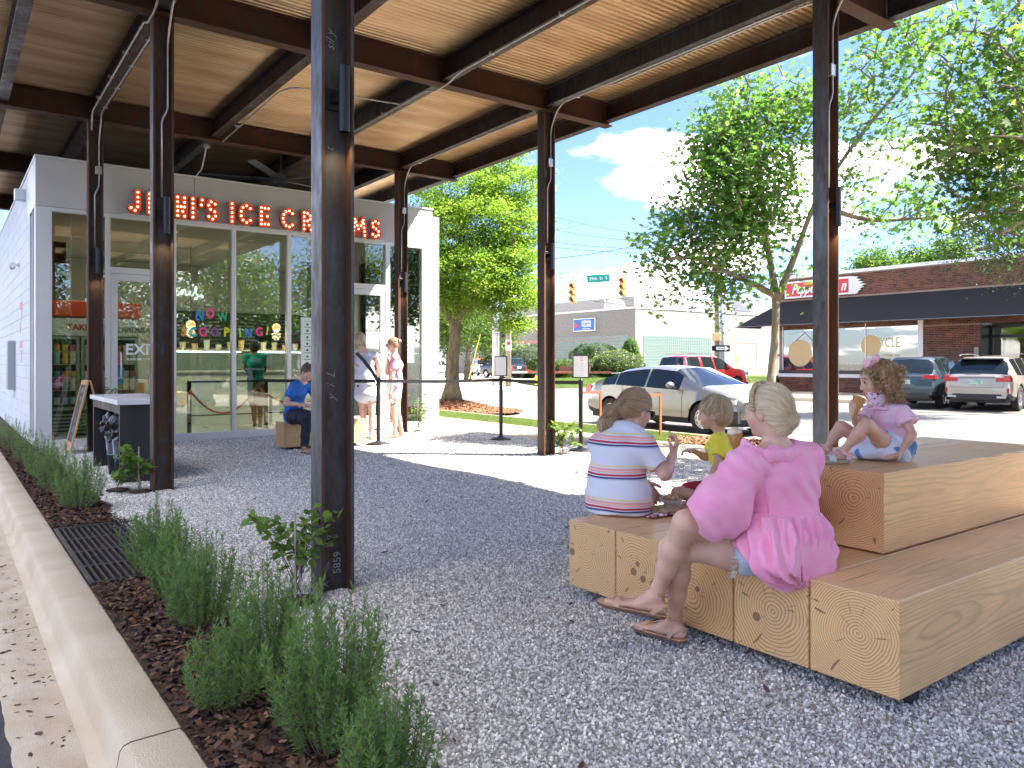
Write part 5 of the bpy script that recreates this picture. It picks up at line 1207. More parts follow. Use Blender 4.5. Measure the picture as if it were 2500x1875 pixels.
# ================================================================== WHITE BLOCK BUILDING
m_wb = M('split_block', (0.19, 0.18, 0.165), 0.9, col2=(0.27, 0.26, 0.24), scale=5, lo=.3, hi=.7, detail=8, bump=1.0, bscale=9, bdist=.05)
m_band = M('band_pink', (.42, .22, .18), .85); m_bs = M('smooth_stone', (.30, .29, .265), .8)
wx, wy = 58.0, 56.8
wb_ = thing('block_building', 'long white block building with glass block windows and a blue sign', 'building', (wx, wy, ZS)); zt = 6.9
mb = MB(); mb.box(wx, wx + 1, wy, 150, ZS, zt); mb.box(wx + 1.0, 118, wy, wy + 1, ZS, zt - .001); Wp(mb, 'wall', m_wb, wb_)
mb = MB(); mb.box(wx + 9, 117, wy + 9, 140, 3, 9.3); Wp(mb, 'upper_volume', m_wb, wb_)
mb = MB(); mb.box(wx + 1, 118, wy + 1, 150, zt - .6, zt - .4); Wp(mb, 'roof', m_panel, wb_)
mb = MB(); mb.box(wx - .06, wx + 1.1, wy - .06, 150, zt + .001, zt + .18); mb.box(wx + 1.11, 118, wy - .06, wy + 1.1, zt + .001, zt + .18); Wp(mb, 'coping', m_alu, wb_)
mb = MB(); mb.box(wx - .025, wx + .1, wy + 3.0, wy + 95, 3.55, 3.95); mb.box(wx + 14.5, wx + 60, wy - .025, wy + .1, 3.55, 3.95); Wp(mb, 'coloured_band', m_band, wb_)
mb = MB(); mb.box(wx + .5, wx + 60, wy - .03, wy + .1, ZS, .95); Wp(mb, 'base_course', m_bs, wb_)
def gblock(px0, px1, z0, z1, face, par):
    mb = MB(); bk = MB(); n = int((px1 - px0) / .30); m = int((z1 - z0) / .30); w = (px1 - px0) / n; h = (z1 - z0) / m
    for i in range(n):
        for j in range(m):
            a, b, c, d = px0 + i * w + .035, px0 + (i + 1) * w - .035, z0 + j * h + .035, z0 + (j + 1) * h - .035
            if face == 'x': mb.box(wx - .05, wx - .02, a, b, c, d)
            else: mb.box(a, b, wy - .05, wy - .02, c, d)
    if face == 'x': bk.box(wx - .02, wx + .02, px0, px1, z0, z1)
    else: bk.box(px0, px1, wy - .02, wy + .02, z0, z1)
    f_ = Wp(bk, 'window', m_bs, par); tag(Wp(mb, 'glass_blocks', M('glass_block', (.13, .20, .18), .15, spec=.8), par), kind='stuff')
gblock(wy + 1.0, wy + 14.5, 1.3, 4.15, 'x', wb_); gblock(wx + 1.2, wx + 12.2, ZS + 1.0, 4.15, 'y', wb_)
mb = MB(); mb.box(wx - .04, wx + .1, wy + 18.3, wy + 20.0, .6, 3.3); mb.box(wx - .04, wx + .1, wy + 14.9, wy + 16.2, 1.0, 3.2); Wp(mb, 'door', m_dkf, wb_)
mb = MB(); mb.box(wx - .05, wx + .1, wy + 20.1, wy + 20.4, .6, 3.4); mb.box(wx - .05, wx + .1, wy + 17.9, wy + 18.2, .6, 3.4); mb.box(wx - .05, wx + .1, wy + 17.9, wy + 20.4, 3.401, 3.6); Wp(mb, 'door_frame', m_alu, wb_)
mb = MB()
for k in range(16): mb.box(wx - 1.6, wx - 1.56, wy + 17.2 + k * .25, wy + 17.24 + k * .25, .55, 1.35)
mb.box(wx - 1.62, wx - 1.54, wy + 17.1, wy + 21.2, 1.351, 1.42); Wp(mb, 'railing', m_alu, wb_)
for y_ in (35, 47):
    mb = MB()
    for j in range(9): mb.box(wx - .05, wx + .05, wy + y_, wy + y_ + 5, ZS + j * .62 + .02, ZS + j * .62 + .6)
    tag(Wp(mb, 'garage_door', M('garage_white', (.66, .68, .70), .6), wb_))
for y_ in (22, 29, 41, 53): MB_ = MB().tube([(wx - .12, wy + y_, ZS), (wx - .12, wy + y_, 7.0)], .09, 6); Wp(MB_, 'downpipe', m_alu, wb_)
for x_ in (20.6,):
    mb = MB(); mb.box(wx + x_, wx + x_ + 4.1, wy - .06, wy + .05, 1.0, 4.4); w_ = Wp(mb, 'window', m_alu, wb_)
    for i in range(2):
        for j in range(2): mb = MB(); mb.box(wx + x_ + .2 + i * 1.95, wx + x_ + 1.95 + i * 1.95, wy - .075, wy - .061, 1.15 + j * 1.65, 2.65 + j * 1.6); q = Wp(mb, 'pane', M('far_pane', (.20, .27, .26), .15), wb_); q.parent = w_
sg = thing('blue_sign', 'small blue lettered sign on the white block wall, lit edge', 'sign', (wx, wy + 7.6, 5.6)); mb = MB(); mb.box(wx - .25, wx - .01, wy + 5.9, wy + 9.5, 4.75, 6.2); bevel(Wp(mb, 'cabinet', m_alu, sg), .03)
mb = MB(); mb.box(wx - .27, wx - .251, wy + 6.0, wy + 9.4, 4.85, 6.1); Wp(mb, 'face', M('sign_blue', (.02, .12, .42), .5), sg)
for w, z, sz in (('SHERWIN', 5.75, .46), ('WILLIAMS', 5.36, .46), ('Automotive Finishes', 5.02, .2)): text('sign_lettering', w, sz, m_white, sg, (wx - .28, wy + 7.3, z), right=(0, -1, 0), ext=.004, bold=.02, squash=.78)
MB_ = MB().lathe([(.30, 0), (.30, .01)], (wx - .275, wy + 9.0, 5.45), 16, (-1, 0, 0)); Wp(MB_, 'emblem', M('sign_red2', (.5, .05, .06), .5), sg)
for (x_, y_) in ((64, 66), (80, 60)): a_ = thing('roof_dish', ['round grey vent drum on the white roof', 'grey satellite dish on the white roof'][x_ > 70], 'roof unit', (x_, y_, 7.0)); MB().lathe([(1.3, 0), (1.3, .35), (0, .5)], (0, 0, 1.2 if x_ > 70 else .6), 20, (-.7, -.6, .2)).build('drum', M('drum_grey', (.30, .30, .30), .6), a_); MB().tube([(0, 0, 0), (0, 0, 1.2)], .07, 6).build('mast', m_alu, a_)
for (x_, h_) in ((60.5, 13.5), (68.0, 13.0), (82, 13)): a_ = thing('antenna', {60.5: 'thin whip antenna left on the white roof', 68.0: 'thin whip antenna by the traffic lights', 82: 'thin whip antenna behind the maple leaves'}[x_], 'antenna', (x_, 64, 7)); MB().tube([(0, 0, 0), (0, 0, h_ - 7 + 1)], .035, 5).build('rod', m_alu, a_)
# darker stone building right of it
db = thing('stone_building', 'brown stone building with small white window behind the pole', 'building', (96, 55, ZS)); mb = MB(); mb.box(87, 118, 53.0, 56.7, ZS, 6.6); Wp(mb, 'wall', M('brown_stone', (.17, .12, .10), .9, col2=(.28, .21, .17), scale=3, bump=.8, bscale=8, bdist=.05), db)
mb = MB(); mb.box(91.5, 95.5, 52.95, 53.05, 2.0, 4.8); w_ = Wp(mb, 'window', m_wht, db)
for i in range(3): mb = MB(); mb.box(91.7 + i * 1.27, 92.8 + i * 1.27, 52.93, 52.949, 2.2, 4.6); q = Wp(mb, 'pane', MATS['far_pane'], db); q.parent = w_
mb = MB(); mb.box(86.9, 118.1, 52.9, 56.9, 6.6, 7.0); Wp(mb, 'parapet', m_bs, db)

# ================================================================== POLES, SIGNALS, SIGNS, WIRES
m_pole = M('wood_pole', (.24, .19, .14), .9, col2=(.33, .29, .23), scale=9, stretch=(1, 1, .1), bump=.4); m_mp = M('metal_pole', (.42, .45, .50), .45, .5)
def pole(name, lab, p, r, h, mat, cat='pole'):
    t = thing(name, lab, cat, p); MB().tube([(0, 0, -.3), (0, 0, h * .5), (0, 0, h)], [r * 1.12, r, r * .85], 14).build('shaft', mat, t, True); return t
P1 = camw(.2665 * 52, 52.0, ZS); P2 = camw(.2725 * 53.5, 53.5, ZS)
up_ = pole('utility_pole', 'weathered wooden utility pole behind the red car, with one way sign', P1, .17, 12.5, m_pole); pole('signal_pole', 'grey metal signal pole right beside the wooden pole', P2, .20, 8.2, m_mp)
mb = MB(); mb.obb((0, 0, 11.2), (.85, -.5, 0), (.05, .05, 0), (0, 0, .06)); mb.build('crossarm', m_pole, up_)
pole('light_pole', 'pale metal pole behind the yellow-green tree trunk', camw(-1.05, 50, ZS), .22, 9.5, m_mp)
pole('utility_pole', 'short-looking wooden pole with the no parking sign by the dark car', camw(-.22, 47, ZS), .16, 9.5, m_pole)
def board(name, lab, cat, p, rz, w, h, t_, mat, zc):
    t = thing(name, lab, cat, (p.x, p.y, zc), rz); mb = MB(); mb.box(-w / 2, w / 2, -t_ / 2, t_ / 2, -h / 2, h / 2); bevel(mb.build('plate', mat, t), .01); return t
def face(t, s_, w, h, mat, oy=-.03, dx=0, dz=0, ext=.003, bold=.02):
    c, s2 = math.cos(t.rotation_euler.z), math.sin(t.rotation_euler.z); me_o = text('lettering', s_, h, mat, None, (dx, oy, dz), right=(1, 0, 0), ext=ext, bold=bold, width=w); me_o.parent = t; return me_o
AZ = R(-YAW)
ow = board('one_way_sign', 'black and white one way arrow sign on the wooden pole', 'sign', camw(.2735 * 51.2, 51.2), AZ, .95, .42, .03, m_bk, 1.25 + (885 - 850.5) / 1880 * 51.2)
mb = MB(); mb.prism([(-.42, -.10), (.16, -.10), (.16, -.17), (.42, 0), (.16, .17), (.16, .10), (-.42, .10)], (0, -.016, 0), (1, 0, 0), (0, 0, 1), (0, -.003, 0)); mb.build('arrow', m_white, ow); face(ow, 'ONE WAY', .52, .15, m_ink, oy=-.022, dx=-.1)
board('sign_back', 'dark back of a small sign on the left of the wooden pole', 'sign', camw(.2625 * 51.5, 51.5), AZ, .3, .36, .03, m_bk, 2.2)
pd = thing('pedestrian_signal', 'yellow pedestrian signal box on the wooden pole', 'signal', tuple(camw(.2655 * 51.6, 51.6, 2.95)), AZ); m_yel = M('signal_yellow', (.75, .42, .12), .5)
mb = MB(); mb.box(-.27, .27, -.18, .05, -.27, .27); bevel(mb.build('housing', m_yel, pd), .04); mb = MB(); mb.box(-.23, .23, -.19, -.181, -.23, .23); mb.build('face', M('signal_face', (.7, .45, .25), .5), pd)
sb2 = thing('signal_box', 'black square signal seen from behind on the pale metal pole', 'signal', tuple(camw(-.55, 49.7, 3.05)), AZ); mb = MB(); mb.box(-.17, .17, -.1, .1, -.18, .18); bevel(mb.build('housing', m_bk, sb2), .02); mb = MB(); mb.box(-.4, -.171, -.02, .02, .05, .09); mb.build('bracket', m_bk, sb2)
npk = board('no_parking_sign', 'white no parking sign with red ring on the wooden pole', 'sign', camw(-.21, 46.7), AZ, .34, .62, .02, m_white, 2.30)
mb = MB(); q = MB().lathe([(.10, 0), (.125, 0), (.125, .004), (.10, .004)], (0, -.011, .12), 22, (0, -1, 0)); q.build('ring', M('red_ring', (.55, .03, .03), .5), npk); mb = MB(); mb.bar((-.08, -.013, .20), (.08, -.013, .04), .004, .028, up=(0, 1, 0)); mb.build('slash', MATS['red_ring'], npk); face(npk, 'P', .09, .15, m_ink, oy=-.0125, dz=.12, ext=.0005); face(npk, 'NO PARKING', .26, .07, MATS['red_ring'], oy=-.013, dz=-.12)
def tlight(u, v0, v1, lab):
    d = 43.0; z0 = CAMH + (885 - v1) / 1880 * d; z1 = CAMH + (885 - v0) / 1880 * d; t = thing('traffic_light', lab, 'traffic light', tuple(camw((u - 1250) / 1880 * d, d, z0)), AZ - .5, group='yellow traffic lights over the crossing'); H = z1 - z0
    mb = MB(); mb.box(-.17, .17, -.12, .12, 0, H); bevel(mb.build('housing', m_yel, t), .03)
    for k, c in enumerate(((.02, .12, .06), (.16, .11, .02), (.16, .02, .02))):
        z = H * (k + .5) / 3; MB().lathe([(.125, 0), (.125, .012)], (0, -.121, z), 18, (0, -1, 0)).build('lens', M('lens_%d' % k, c, .25), t)
        mb = MB(); V = []; n = 10
        for i in range(n + 1):
            a = math.pi * (-.15 + 1.3 * i / n); V += [(.145 * math.cos(a), -.12, z + .145 * math.sin(a)), (.145 * math.cos(a), -.36, z + .135 * math.sin(a))]
        mb.add(V, [(2 * i, 2 * i + 1, 2 * i + 3, 2 * i + 2) for i in range(n)]); mb.build('visor', m_yel, t)
    MB().tube([(0, 0, H), (0, 0, H + .32)], .025, 6).build('hanger', m_bk, t)
    return t, z1
tlight(1400, 690, 740, 'left yellow traffic light hanging on the span wire'); tlight(1521, 677, 724, 'right yellow traffic light hanging beside the street name sign')
ss_ = board('street_sign', 'green hanging street name sign reading 29th St S', 'sign', camw((1460.5 - 1250) / 1880 * 42.8, 42.8), AZ - .06, 1.27, .44, .03, M('sign_green', (.0, .28, .20), .4), CAMH + (885 - 680) / 1880 * 42.8)
face(ss_, '29th  St  S', .98, .24, m_white, oy=-.017, bold=.0); ss_.rotation_euler = (0, R(-3.5), AZ - .06)
m_wire = M('wire', (.03, .03, .032), .6); wi = []
def wire(a, b, sag, r=.016, lab=None):
    t = thing('overhead_wire', lab, 'wire', tuple(a), group='overhead wires'); a, b = Vector(a), Vector(b)
    P = [a.lerp(b, k / 20) - Vector((0, 0, sag * 4 * (k / 20) * (1 - k / 20))) for k in range(21)]; Wp(MB().tube(P, r, 5), 'cable', m_wire, t, True)
def wpt(u, v, d): return camw((u - 1250) / 1880 * d, d, CAMH + (885 - v) / 1880 * d)
for k, (a, b, sg_, r) in enumerate([((1040, 700, 40), (1752, 612, 52), .2, .02), ((1040, 712, 40), (1752, 626, 52), .2, .02), ((1200, 560, 60), (1752, 600, 52), .7, .016), ((1200, 575, 60), (1752, 606, 52), .7, .016), ((1200, 640, 50), (1752, 545, 52), .6, .02),
                      ((1200, 480, 70), (1752, 585, 53), .8, .014), ((1200, 520, 70), (1752, 592, 53), .8, .014), ((1752, 640, 52), (2080, 700, 90), .3, .02), ((1752, 655, 52), (2080, 712, 90), .3, .02), ((1752, 672, 52), (2080, 722, 90), .3, .02), ((1450, 720, 75), (1900, 765, 75), .2, .025), ((1450, 735, 75), (1900, 775, 75), .2, .025), ((1240, 590, 55), (1520, 520, 90), .1, .018)]):
    wire(wpt(*a), wpt(*b), sg_, r, 'thin dark overhead cable, %s' % ['lower span wire carrying the traffic lights', 'second span wire just under the first', 'upper line sagging over the white roof', 'line close below the upper sagging one', 'rising line from left to the wooden pole', 'highest line in the blue sky', 'second highest line in the sky', 'top line right of the pole', 'middle line right of the pole', 'bottom line right of the pole', 'line crossing before the white roof', 'lower line crossing before the white roof', 'slanting line rising to the right'][k])
gw = [thing('guy_marker', l, 'guy wire', tuple(p)) for l, p in (('yellow guy wire guard leaning by the dark car', camw(-2.75, 47, ZS)), ('yellow guy wire guard leaning right of the one way sign', camw(14.6, 49, ZS)))]
MB().tube([(0, 0, 0), (.75, -.35, 3.2)], .035, 8).build('guard', M('guard_yellow', (.7, .6, .1), .5), gw[0], True); MB().tube([(0, 0, 0), (-.5, .3, 3.1)], .035, 8).build('guard', MATS['guard_yellow'], gw[1], True)
hy = thing('fire_hydrant', 'yellow fire hydrant with green cap on the lawn', 'hydrant', tuple(camw(1.55, 46.5, -.1))); m_hy = M('hydrant_yellow', (.75, .50, .03), .5)
MB().lathe([(.17, 0), (.17, .05), (.12, .06), (.12, .50), (.16, .52), (.16, .56), (.12, .57)], (0, 0, 0), 16).build('barrel', m_hy, hy, False); MB().lathe([(.14, .571), (.11, .68), (.03, .73), (.03, .78), (0, .79)], (0, 0, 0), 14).build('bonnet', M('hydrant_green', (.03, .18, .12), .5), hy, True)
for a in (0, 2.1, 4.2): MB().lathe([(.06, .10), (.06, .2), (.035, .22)], (0, 0, .42), 10, (math.cos(a), math.sin(a), 0)).build('outlet', m_hy, hy)

# ================================================================== VEHICLES
m_tyre = M('tyre', (.018, .018, .019), .85, bump=.3, bscale=80); m_rim = M('rim', (.50, .51, .53), .25, .85); m_rimd = M('rim_dark', (.03, .03, .035), .4, .5)
m_cg = M('car_glass', (.010, .014, .015), .04, spec=.6); m_blk = M('black_plastic', (.02, .02, .022), .6); m_tl = M('tail_red', (.42, .008, .010), .12, coat=1.0); m_hl = M('headlight', (.45, .48, .50), .08, .3, coat=1.0)
def paint(n, c, metal=.35): return M('paint_' + n, c, .30, metal, coat=1.0)
def lerp_(tab, x):
    xs, ys = zip(*tab); return float(np.interp(x, xs, ys))
def make_car(name, lab, loc, rz, S, mat, rot3=None):
    t = thing(name, lab, S.get('cat', 'car'), loc, rz); L, W = S['L'], S['W']; hw = W / 2; wr_ = S['wheel']; R1, R2 = S['ax']
    st = sorted(set([round(x, 3) for x in list(np.linspace(0, L, 64)) + [q[0] for q in S['top']] + [q[0] for q in S['belt']] + [xx + wr_ * 1.14 * math.cos(a) for xx in (R1, R2) for a in np.linspace(0, math.pi, 15)] + [x for s_ in S['side'] for x in s_] + list(S['ws']) + list(S['rw'])]))
    st = [x for x in st if 0 <= x <= L]; V = []; nS = 9
    for x in st:
        zt = lerp_(S['top'], x); zb = min(lerp_(S['belt'], x), zt - .025); w = hw * lerp_(S['plan'], x); rf = (zt - zb) / S['gh']; rf = max(0, min(1, rf))
        wrail = w * (.95 - .24 * rf); zs = lerp_(S['sill'], x); ar = 0
        for xc in (R1, R2):
            dxx = abs(x - xc)
            if dxx < wr_ * 1.14: ar = max(ar, wr_ + math.sqrt((wr_ * 1.14) ** 2 - dxx * dxx))
        zlo = max(zs, ar); zmid1 = zs + .38 * (zb - zs); zmid2 = zs + .70 * (zb - zs)
        e = .004
        pts = [(w * .93, zlo), (w * .985, max(zlo + e, zs + .12)), (w * 1.0, max(zlo + 2 * e, zmid1)), (w * .995, max(zlo + 3 * e, zmid2)), (w * .955, max(zlo + 4 * e, zb)),
               (wrail * .5 + w * .475, zb + (zt - zb) * .45) if rf > .3 else (wrail * .3 + w * .66, zb + (zt - zb) * .4), (wrail, zt - .07 * rf - .012), (wrail * .82, zt - .012 - .012 * rf), (0, zt)]
        V += [(x - L / 2, y, z) for y, z in pts] + [(x - L / 2, -y, z) for y, z in pts[:-1]]
    nP = nS * 2 - 1; groups = {'body': [], 'side_window': [], 'windscreen': [], 'rear_window': [], 'lower_trim': []}
    def idx(i, k, s_):
        if k == nS - 1: return i * nP + nS - 1
        return i * nP + (k if s_ > 0 else nS + k)
    for i in range(len(st) - 1):
        xm = (st[i] + st[i + 1]) / 2
        for k in range(nS - 1):
            for s_ in (1, -1):
                f = (idx(i, k, s_), idx(i + 1, k, s_), idx(i + 1, k + 1, s_), idx(i, k + 1, s_))
                if s_ > 0: f = f[::-1]
                g_ = 'body'
                if k in (4, 5) and any(a < xm < b for a, b in S['side']): g_ = 'side_window'
                if k in (6, 7) and S['ws'][0] < xm < S['ws'][1]: g_ = 'windscreen'
                if k in (6, 7) and S['rw'][0] < xm < S['rw'][1]: g_ = 'rear_window'
                if k == 0: g_ = 'lower_trim' if S.get('trim') else 'body'
                groups[g_].append(f)
    for i, fl in ((0, 1), (len(st) - 1, 0)):
        ring = [idx(i, k, 1) for k in range(nS)] + [idx(i, k, -1) for k in range(nS - 2, -1, -1)]; groups['body'].append(tuple(ring if not fl else ring[::-1]))
    ring_b = []
    for g_, fs in groups.items():
        if not fs: continue
        used = sorted({v for f in fs for v in f}); mp_ = {v: j for j, v in enumerate(used)}
        me = new_mesh(g_, [V[v] for v in used], [tuple(mp_[v] for v in f) for f in fs], {'body': mat, 'lower_trim': m_blk}.get(g_, m_cg), True)
        try: me.set_sharp_from_angle(angle=R(48))
        except Exception: pass
        link(g_, me, t)
    # underbody
    mb = MB(); mb.box(-L / 2 + .15, L / 2 - .15, -hw * .8, hw * .8, lerp_(S['sill'], L / 2) - .02, wr_ * 1.9); mb.build('underbody', m_blk, t)
    # wheels
    wm = {}
    for xc in (R1, R2):
        for s_ in (1, -1):
            key = s_
            if key not in wm:
                a = (0, s_, 0); ty = MB().lathe([(wr_ * .66, .0), (wr_ * .95, 0), (wr_, .03), (wr_, .17), (wr_ * .95, .20), (wr_ * .64, .20), (wr_ * .62, .17), (wr_ * .62, .02)], (0, 0, 0), 36, a)
                ri = MB().lathe([(wr_ * .64, .17), (wr_ * .64, .192), (wr_ * .58, .192), (wr_ * .56, .15)], (0, 0, 0), 30, a); ns_ = S.get('spokes', 5)
                for q in range(ns_):
                    an = 2 * math.pi * q / ns_ + .3; ri.obb((math.cos(an) * wr_ * .34, s_ * .172, math.sin(an) * wr_ * .34), (math.cos(an) * wr_ * .27, 0, math.sin(an) * wr_ * .27), (-math.sin(an) * wr_ * .055, 0, math.cos(an) * wr_ * .055), (0, .012, 0))
                ri.lathe([(wr_ * .14, .15), (wr_ * .14, .19), (.0, .195)], (0, 0, 0), 14, a); dk = MB().lathe([(wr_ * .6, .12), (wr_ * .6, .125), (0, .126)], (0, 0, 0), 24, a)
                wm[key] = [new_mesh('tyre', ty.v, ty.f, m_tyre), new_mesh('rim', ri.v, ri.f, m_rim), new_mesh('brake', dk.v, dk.f, m_rimd)]
            w_ = link('wheel', wm[key][0], t); w_.location = (xc - L / 2, s_ * (hw - .215), wr_)
            for nm, k in (('rim', 1), ('brake_disc', 2)): o = link(nm, wm[key][k], w_)
    for s_ in (1, -1):    # mirrors, door handles, seams
        xm = S['mir']; zb = lerp_(S['belt'], xm); wv = hw * lerp_(S['plan'], xm)
        q = MB().ball((xm - L / 2, s_ * (wv + .10), zb + .10), .1, 12, 8, (.75, 1.15, .72)); q.build('mirror', mat, t, True)
        q = MB(); q.bar((xm - L / 2, s_ * wv * .93, zb + .03), (xm - L / 2, s_ * (wv + .05), zb + .07), .05, .03); q.build('mirror_arm', m_blk, t)
        for xh in S['han']: zz_ = lerp_(S['belt'], xh) - .11; q = MB(); q.box(xh - L / 2 - .09, xh - L / 2 + .09, min(s_ * (hw * .985), s_ * (hw * 1.012)), max(s_ * (hw * .985), s_ * (hw * 1.012)), zz_, zz_ + .03); bevel(q.build('handle', mat if S.get('hpaint', 1) else m_blk, t), .008)
        for xd in S['door']:
            zt_ = lerp_(S['belt'], xd); zs = lerp_(S['sill'], xd); w = hw * lerp_(S['plan'], xd); P = [(xd - L / 2, s_ * (w * a + .0005), zs + b * (zt_ - zs)) for a, b in ((.987, .18), (1.0, .38), (.995, .7), (.957, 1.0))]; q = MB().tube(P, .0045, 4); q.build('door_seam', m_blk, t)
    for nm, mt, parts in S.get('extra', lambda: [])():
        mb = MB()
        for p in parts:
            if p[0] == 'box': mb.box(*p[1:])
            else: mb.tube(p[1], p[2], 6)
        bevel(mb.build(nm, mt, t), .008)
    return t
HB = dict(L=4.52, W=1.80, gh=.46, wheel=.325, ax=(.92, 3.62), top=[(0, .78), (.05, .93), (.25, 1.02), (.7, 1.17), (1.2, 1.33), (1.75, 1.40), (2.2, 1.41), (2.7, 1.37), (3.05, 1.22), (3.55, 1.0), (4.0, .90), (4.35, .80), (4.48, .68), (4.52, .60)],
          belt=[(0, .74), (.3, .92), (1.0, .96), (2.2, .92), (3.2, .88), (3.7, .86), (4.3, .72), (4.52, .56)], plan=[(0, .84), (.12, .92), (.6, .99), (1.2, 1.0), (3.6, 1.0), (4.1, .95), (4.35, .84), (4.48, .70), (4.52, .62)],
          sill=[(0, .34), (.4, .26), (1, .22), (3.8, .20), (4.2, .18), (4.52, .22)], side=[(.62, 1.05), (1.08, 1.98), (2.03, 2.98)], ws=(2.72, 3.56), rw=(.12, 1.1), mir=2.86, han=(1.42, 2.35), door=(1.30, 2.0, 3.08), spokes=10, trim=1)
def hb_extra():
    L = HB['L']; f = L / 2
    return [('headlight', m_hl, [('box', f - .42, f - .17, s_ * .62 - .16, s_ * .62 + .16, .63, .73) for s_ in (1, -1)]), ('grille', m_blk, [('box', f - .09, f - .002, -.55, .55, .56, .66), ('box', f - .12, f + .004, -.60, .60, .22, .42)]),
            ('fog_vent', m_blk, [('box', f - .36, f - .10, s_ * .64 - .15, s_ * .64 + .15, .26, .50) for s_ in (1, -1)]), ('taillight', m_tl, [('box', -f + .0, -f + .2, s_ * .66 - .15, s_ * .66 + .15, .74, .93) for s_ in (1, -1)]),
            ('chrome_bar', m_rim, [('box', f - .16, f + .006, -.60, .60, .665, .69)]), ('splitter', m_rim, [('box', f - .30, f - .01, -.72, .72, .17, .20)]), ('spoiler', paint('silver', (.25, .25, .235)), [('box', -f + .62, -f + .85, -.55, .55, 1.2, 1.235)])]
HB['extra'] = hb_extra
make_car('parked_car', 'silver hatchback parked at the kerb behind the seated people', (13.35, 11.68, ZS), R(-90), HB, paint('silver', (.25, .25, .235), .5))
RX = dict(L=4.85, W=1.90, gh=.50, wheel=.385, ax=(1.02, 3.82), top=[(0, .98), (.04, 1.06), (.12, 1.14), (.35, 1.36), (.62, 1.60), (.9, 1.66), (2.0, 1.70), (2.9, 1.64), (3.3, 1.45), (3.75, 1.2), (4.4, 1.06), (4.75, .95), (4.85, .8)],
          belt=[(0, .90), (.3, 1.10), (2, 1.06), (3.5, 1.03), (4.4, .95), (4.85, .75)], plan=[(0, .88), (.06, .93), (.3, .97), (1, 1.0), (4.0, 1.0), (4.5, .92), (4.85, .75)],
          sill=[(0, .44), (.3, .34), (1, .28), (4, .26), (4.85, .34)], side=[(.75, 1.3), (1.35, 2.25), (2.3, 3.2)], ws=(2.95, 3.75), rw=(.11, .60), mir=3.15, han=(1.7, 2.7), door=(1.55, 2.28, 3.3), trim=1, spokes=5)
pl_w = M('plate_white', (.6, .68, .55), .5, col2=(.12, .40, .30), scale=9)
def rx_extra():
    f = RX['L'] / 2; return [('taillight', m_tl, [('box', -f - .015, -f + .26, s_ * .70 - .19, s_ * .70 + .19, .90, 1.02) for s_ in (1, -1)] + [('box', -f - .012, -f + .2, s_ * .80 - .07, s_ * .80 + .07, 1.01, 1.08) for s_ in (1, -1)]), ('chrome_bar', m_rim, [('box', -f - .02, -f + .03, -.50, .50, 1.035, 1.055)]),
             ('licence_plate', pl_w, [('box', -f - .012, -f + .03, -.16, .16, .80, .95)]), ('rear_diffuser', m_blk, [('box', -f - .03, -f + .3, -.66, .66, .34, .52)]), ('exhaust', m_rim, [('box', -f - .045, -f + .2, s_ * .66 - .12, s_ * .66 + .12, .40, .47) for s_ in (1, -1)]),
             ('reflector', m_tl, [('box', -f - .008, -f + .12, s_ * .82 - .03, s_ * .82 + .03, .56, .70) for s_ in (1, -1)]), ('roof_rail', m_rim, [('tube', [(x, s_ * .70, z) for x, z in ((-1.5, 1.68), (-1.3, 1.725), (-.2, 1.745), (.5, 1.70), (.7, 1.67))], .016) for s_ in (1, -1)]), ('tailgate_seam', m_blk, [('tube', [(-f - .003, -.70, .72), (-f - .003, .70, .72)], .004), ('tube', [(-f - .003, -.70, .72), (-f - .003, -.74, .90)], .004), ('tube', [(-f - .003, .70, .72), (-f - .003, .74, .90)], .004)]),
             ('rear_spoiler', m_blk, [('box', -f + .42, -f + .62, -.60, .60, 1.56, 1.60)]), ('wiper', m_blk, [('tube', [(-f + .1, -.1, 1.13), (-f + .12, .3, 1.16)], .008)]), ('emblem', m_rim, [('tube', [(-f - .004, .05 * math.cos(a), 1.0 + .035 * math.sin(a)) for a in np.linspace(0, 6.28, 13)], .004)])]
RX['extra'] = rx_extra
def park(rear, hd, S, z=ZS): return (rear.x + math.cos(hd) * S['L'] / 2, rear.y + math.sin(hd) * S['L'] / 2, z)
h1 = R(8); make_car('parked_car', 'pale grey crossover with its rear to the camera, parked by the brick shop', park(camw(14.05, 23.3), h1, RX), h1, RX, paint('champagne', (.42, .39, .34), .4))
RG = dict(RX); RG.update(L=4.65, W=1.84, wheel=.36, ax=(.95, 3.65), spokes=7, extra=lambda: [('taillight', m_tl, [('box', -2.33, -2.06, s_ * .70 - .18, s_ * .70 + .18, .95, 1.08) for s_ in (1, -1)]), ('licence_plate', pl_w, [('box', -2.34, -2.3, -.16, .16, .78, .92)]), ('bumper_trim', m_blk, [('box', -2.35, -2.1, -.7, .7, .33, .5)])])
h2 = R(10); make_car('parked_car', 'dark blue-grey crossover parked left of the pale crossover', park(camw(12.55, 24.6), h2, RG), h2, RG, paint('slate', (.035, .055, .075), .3))
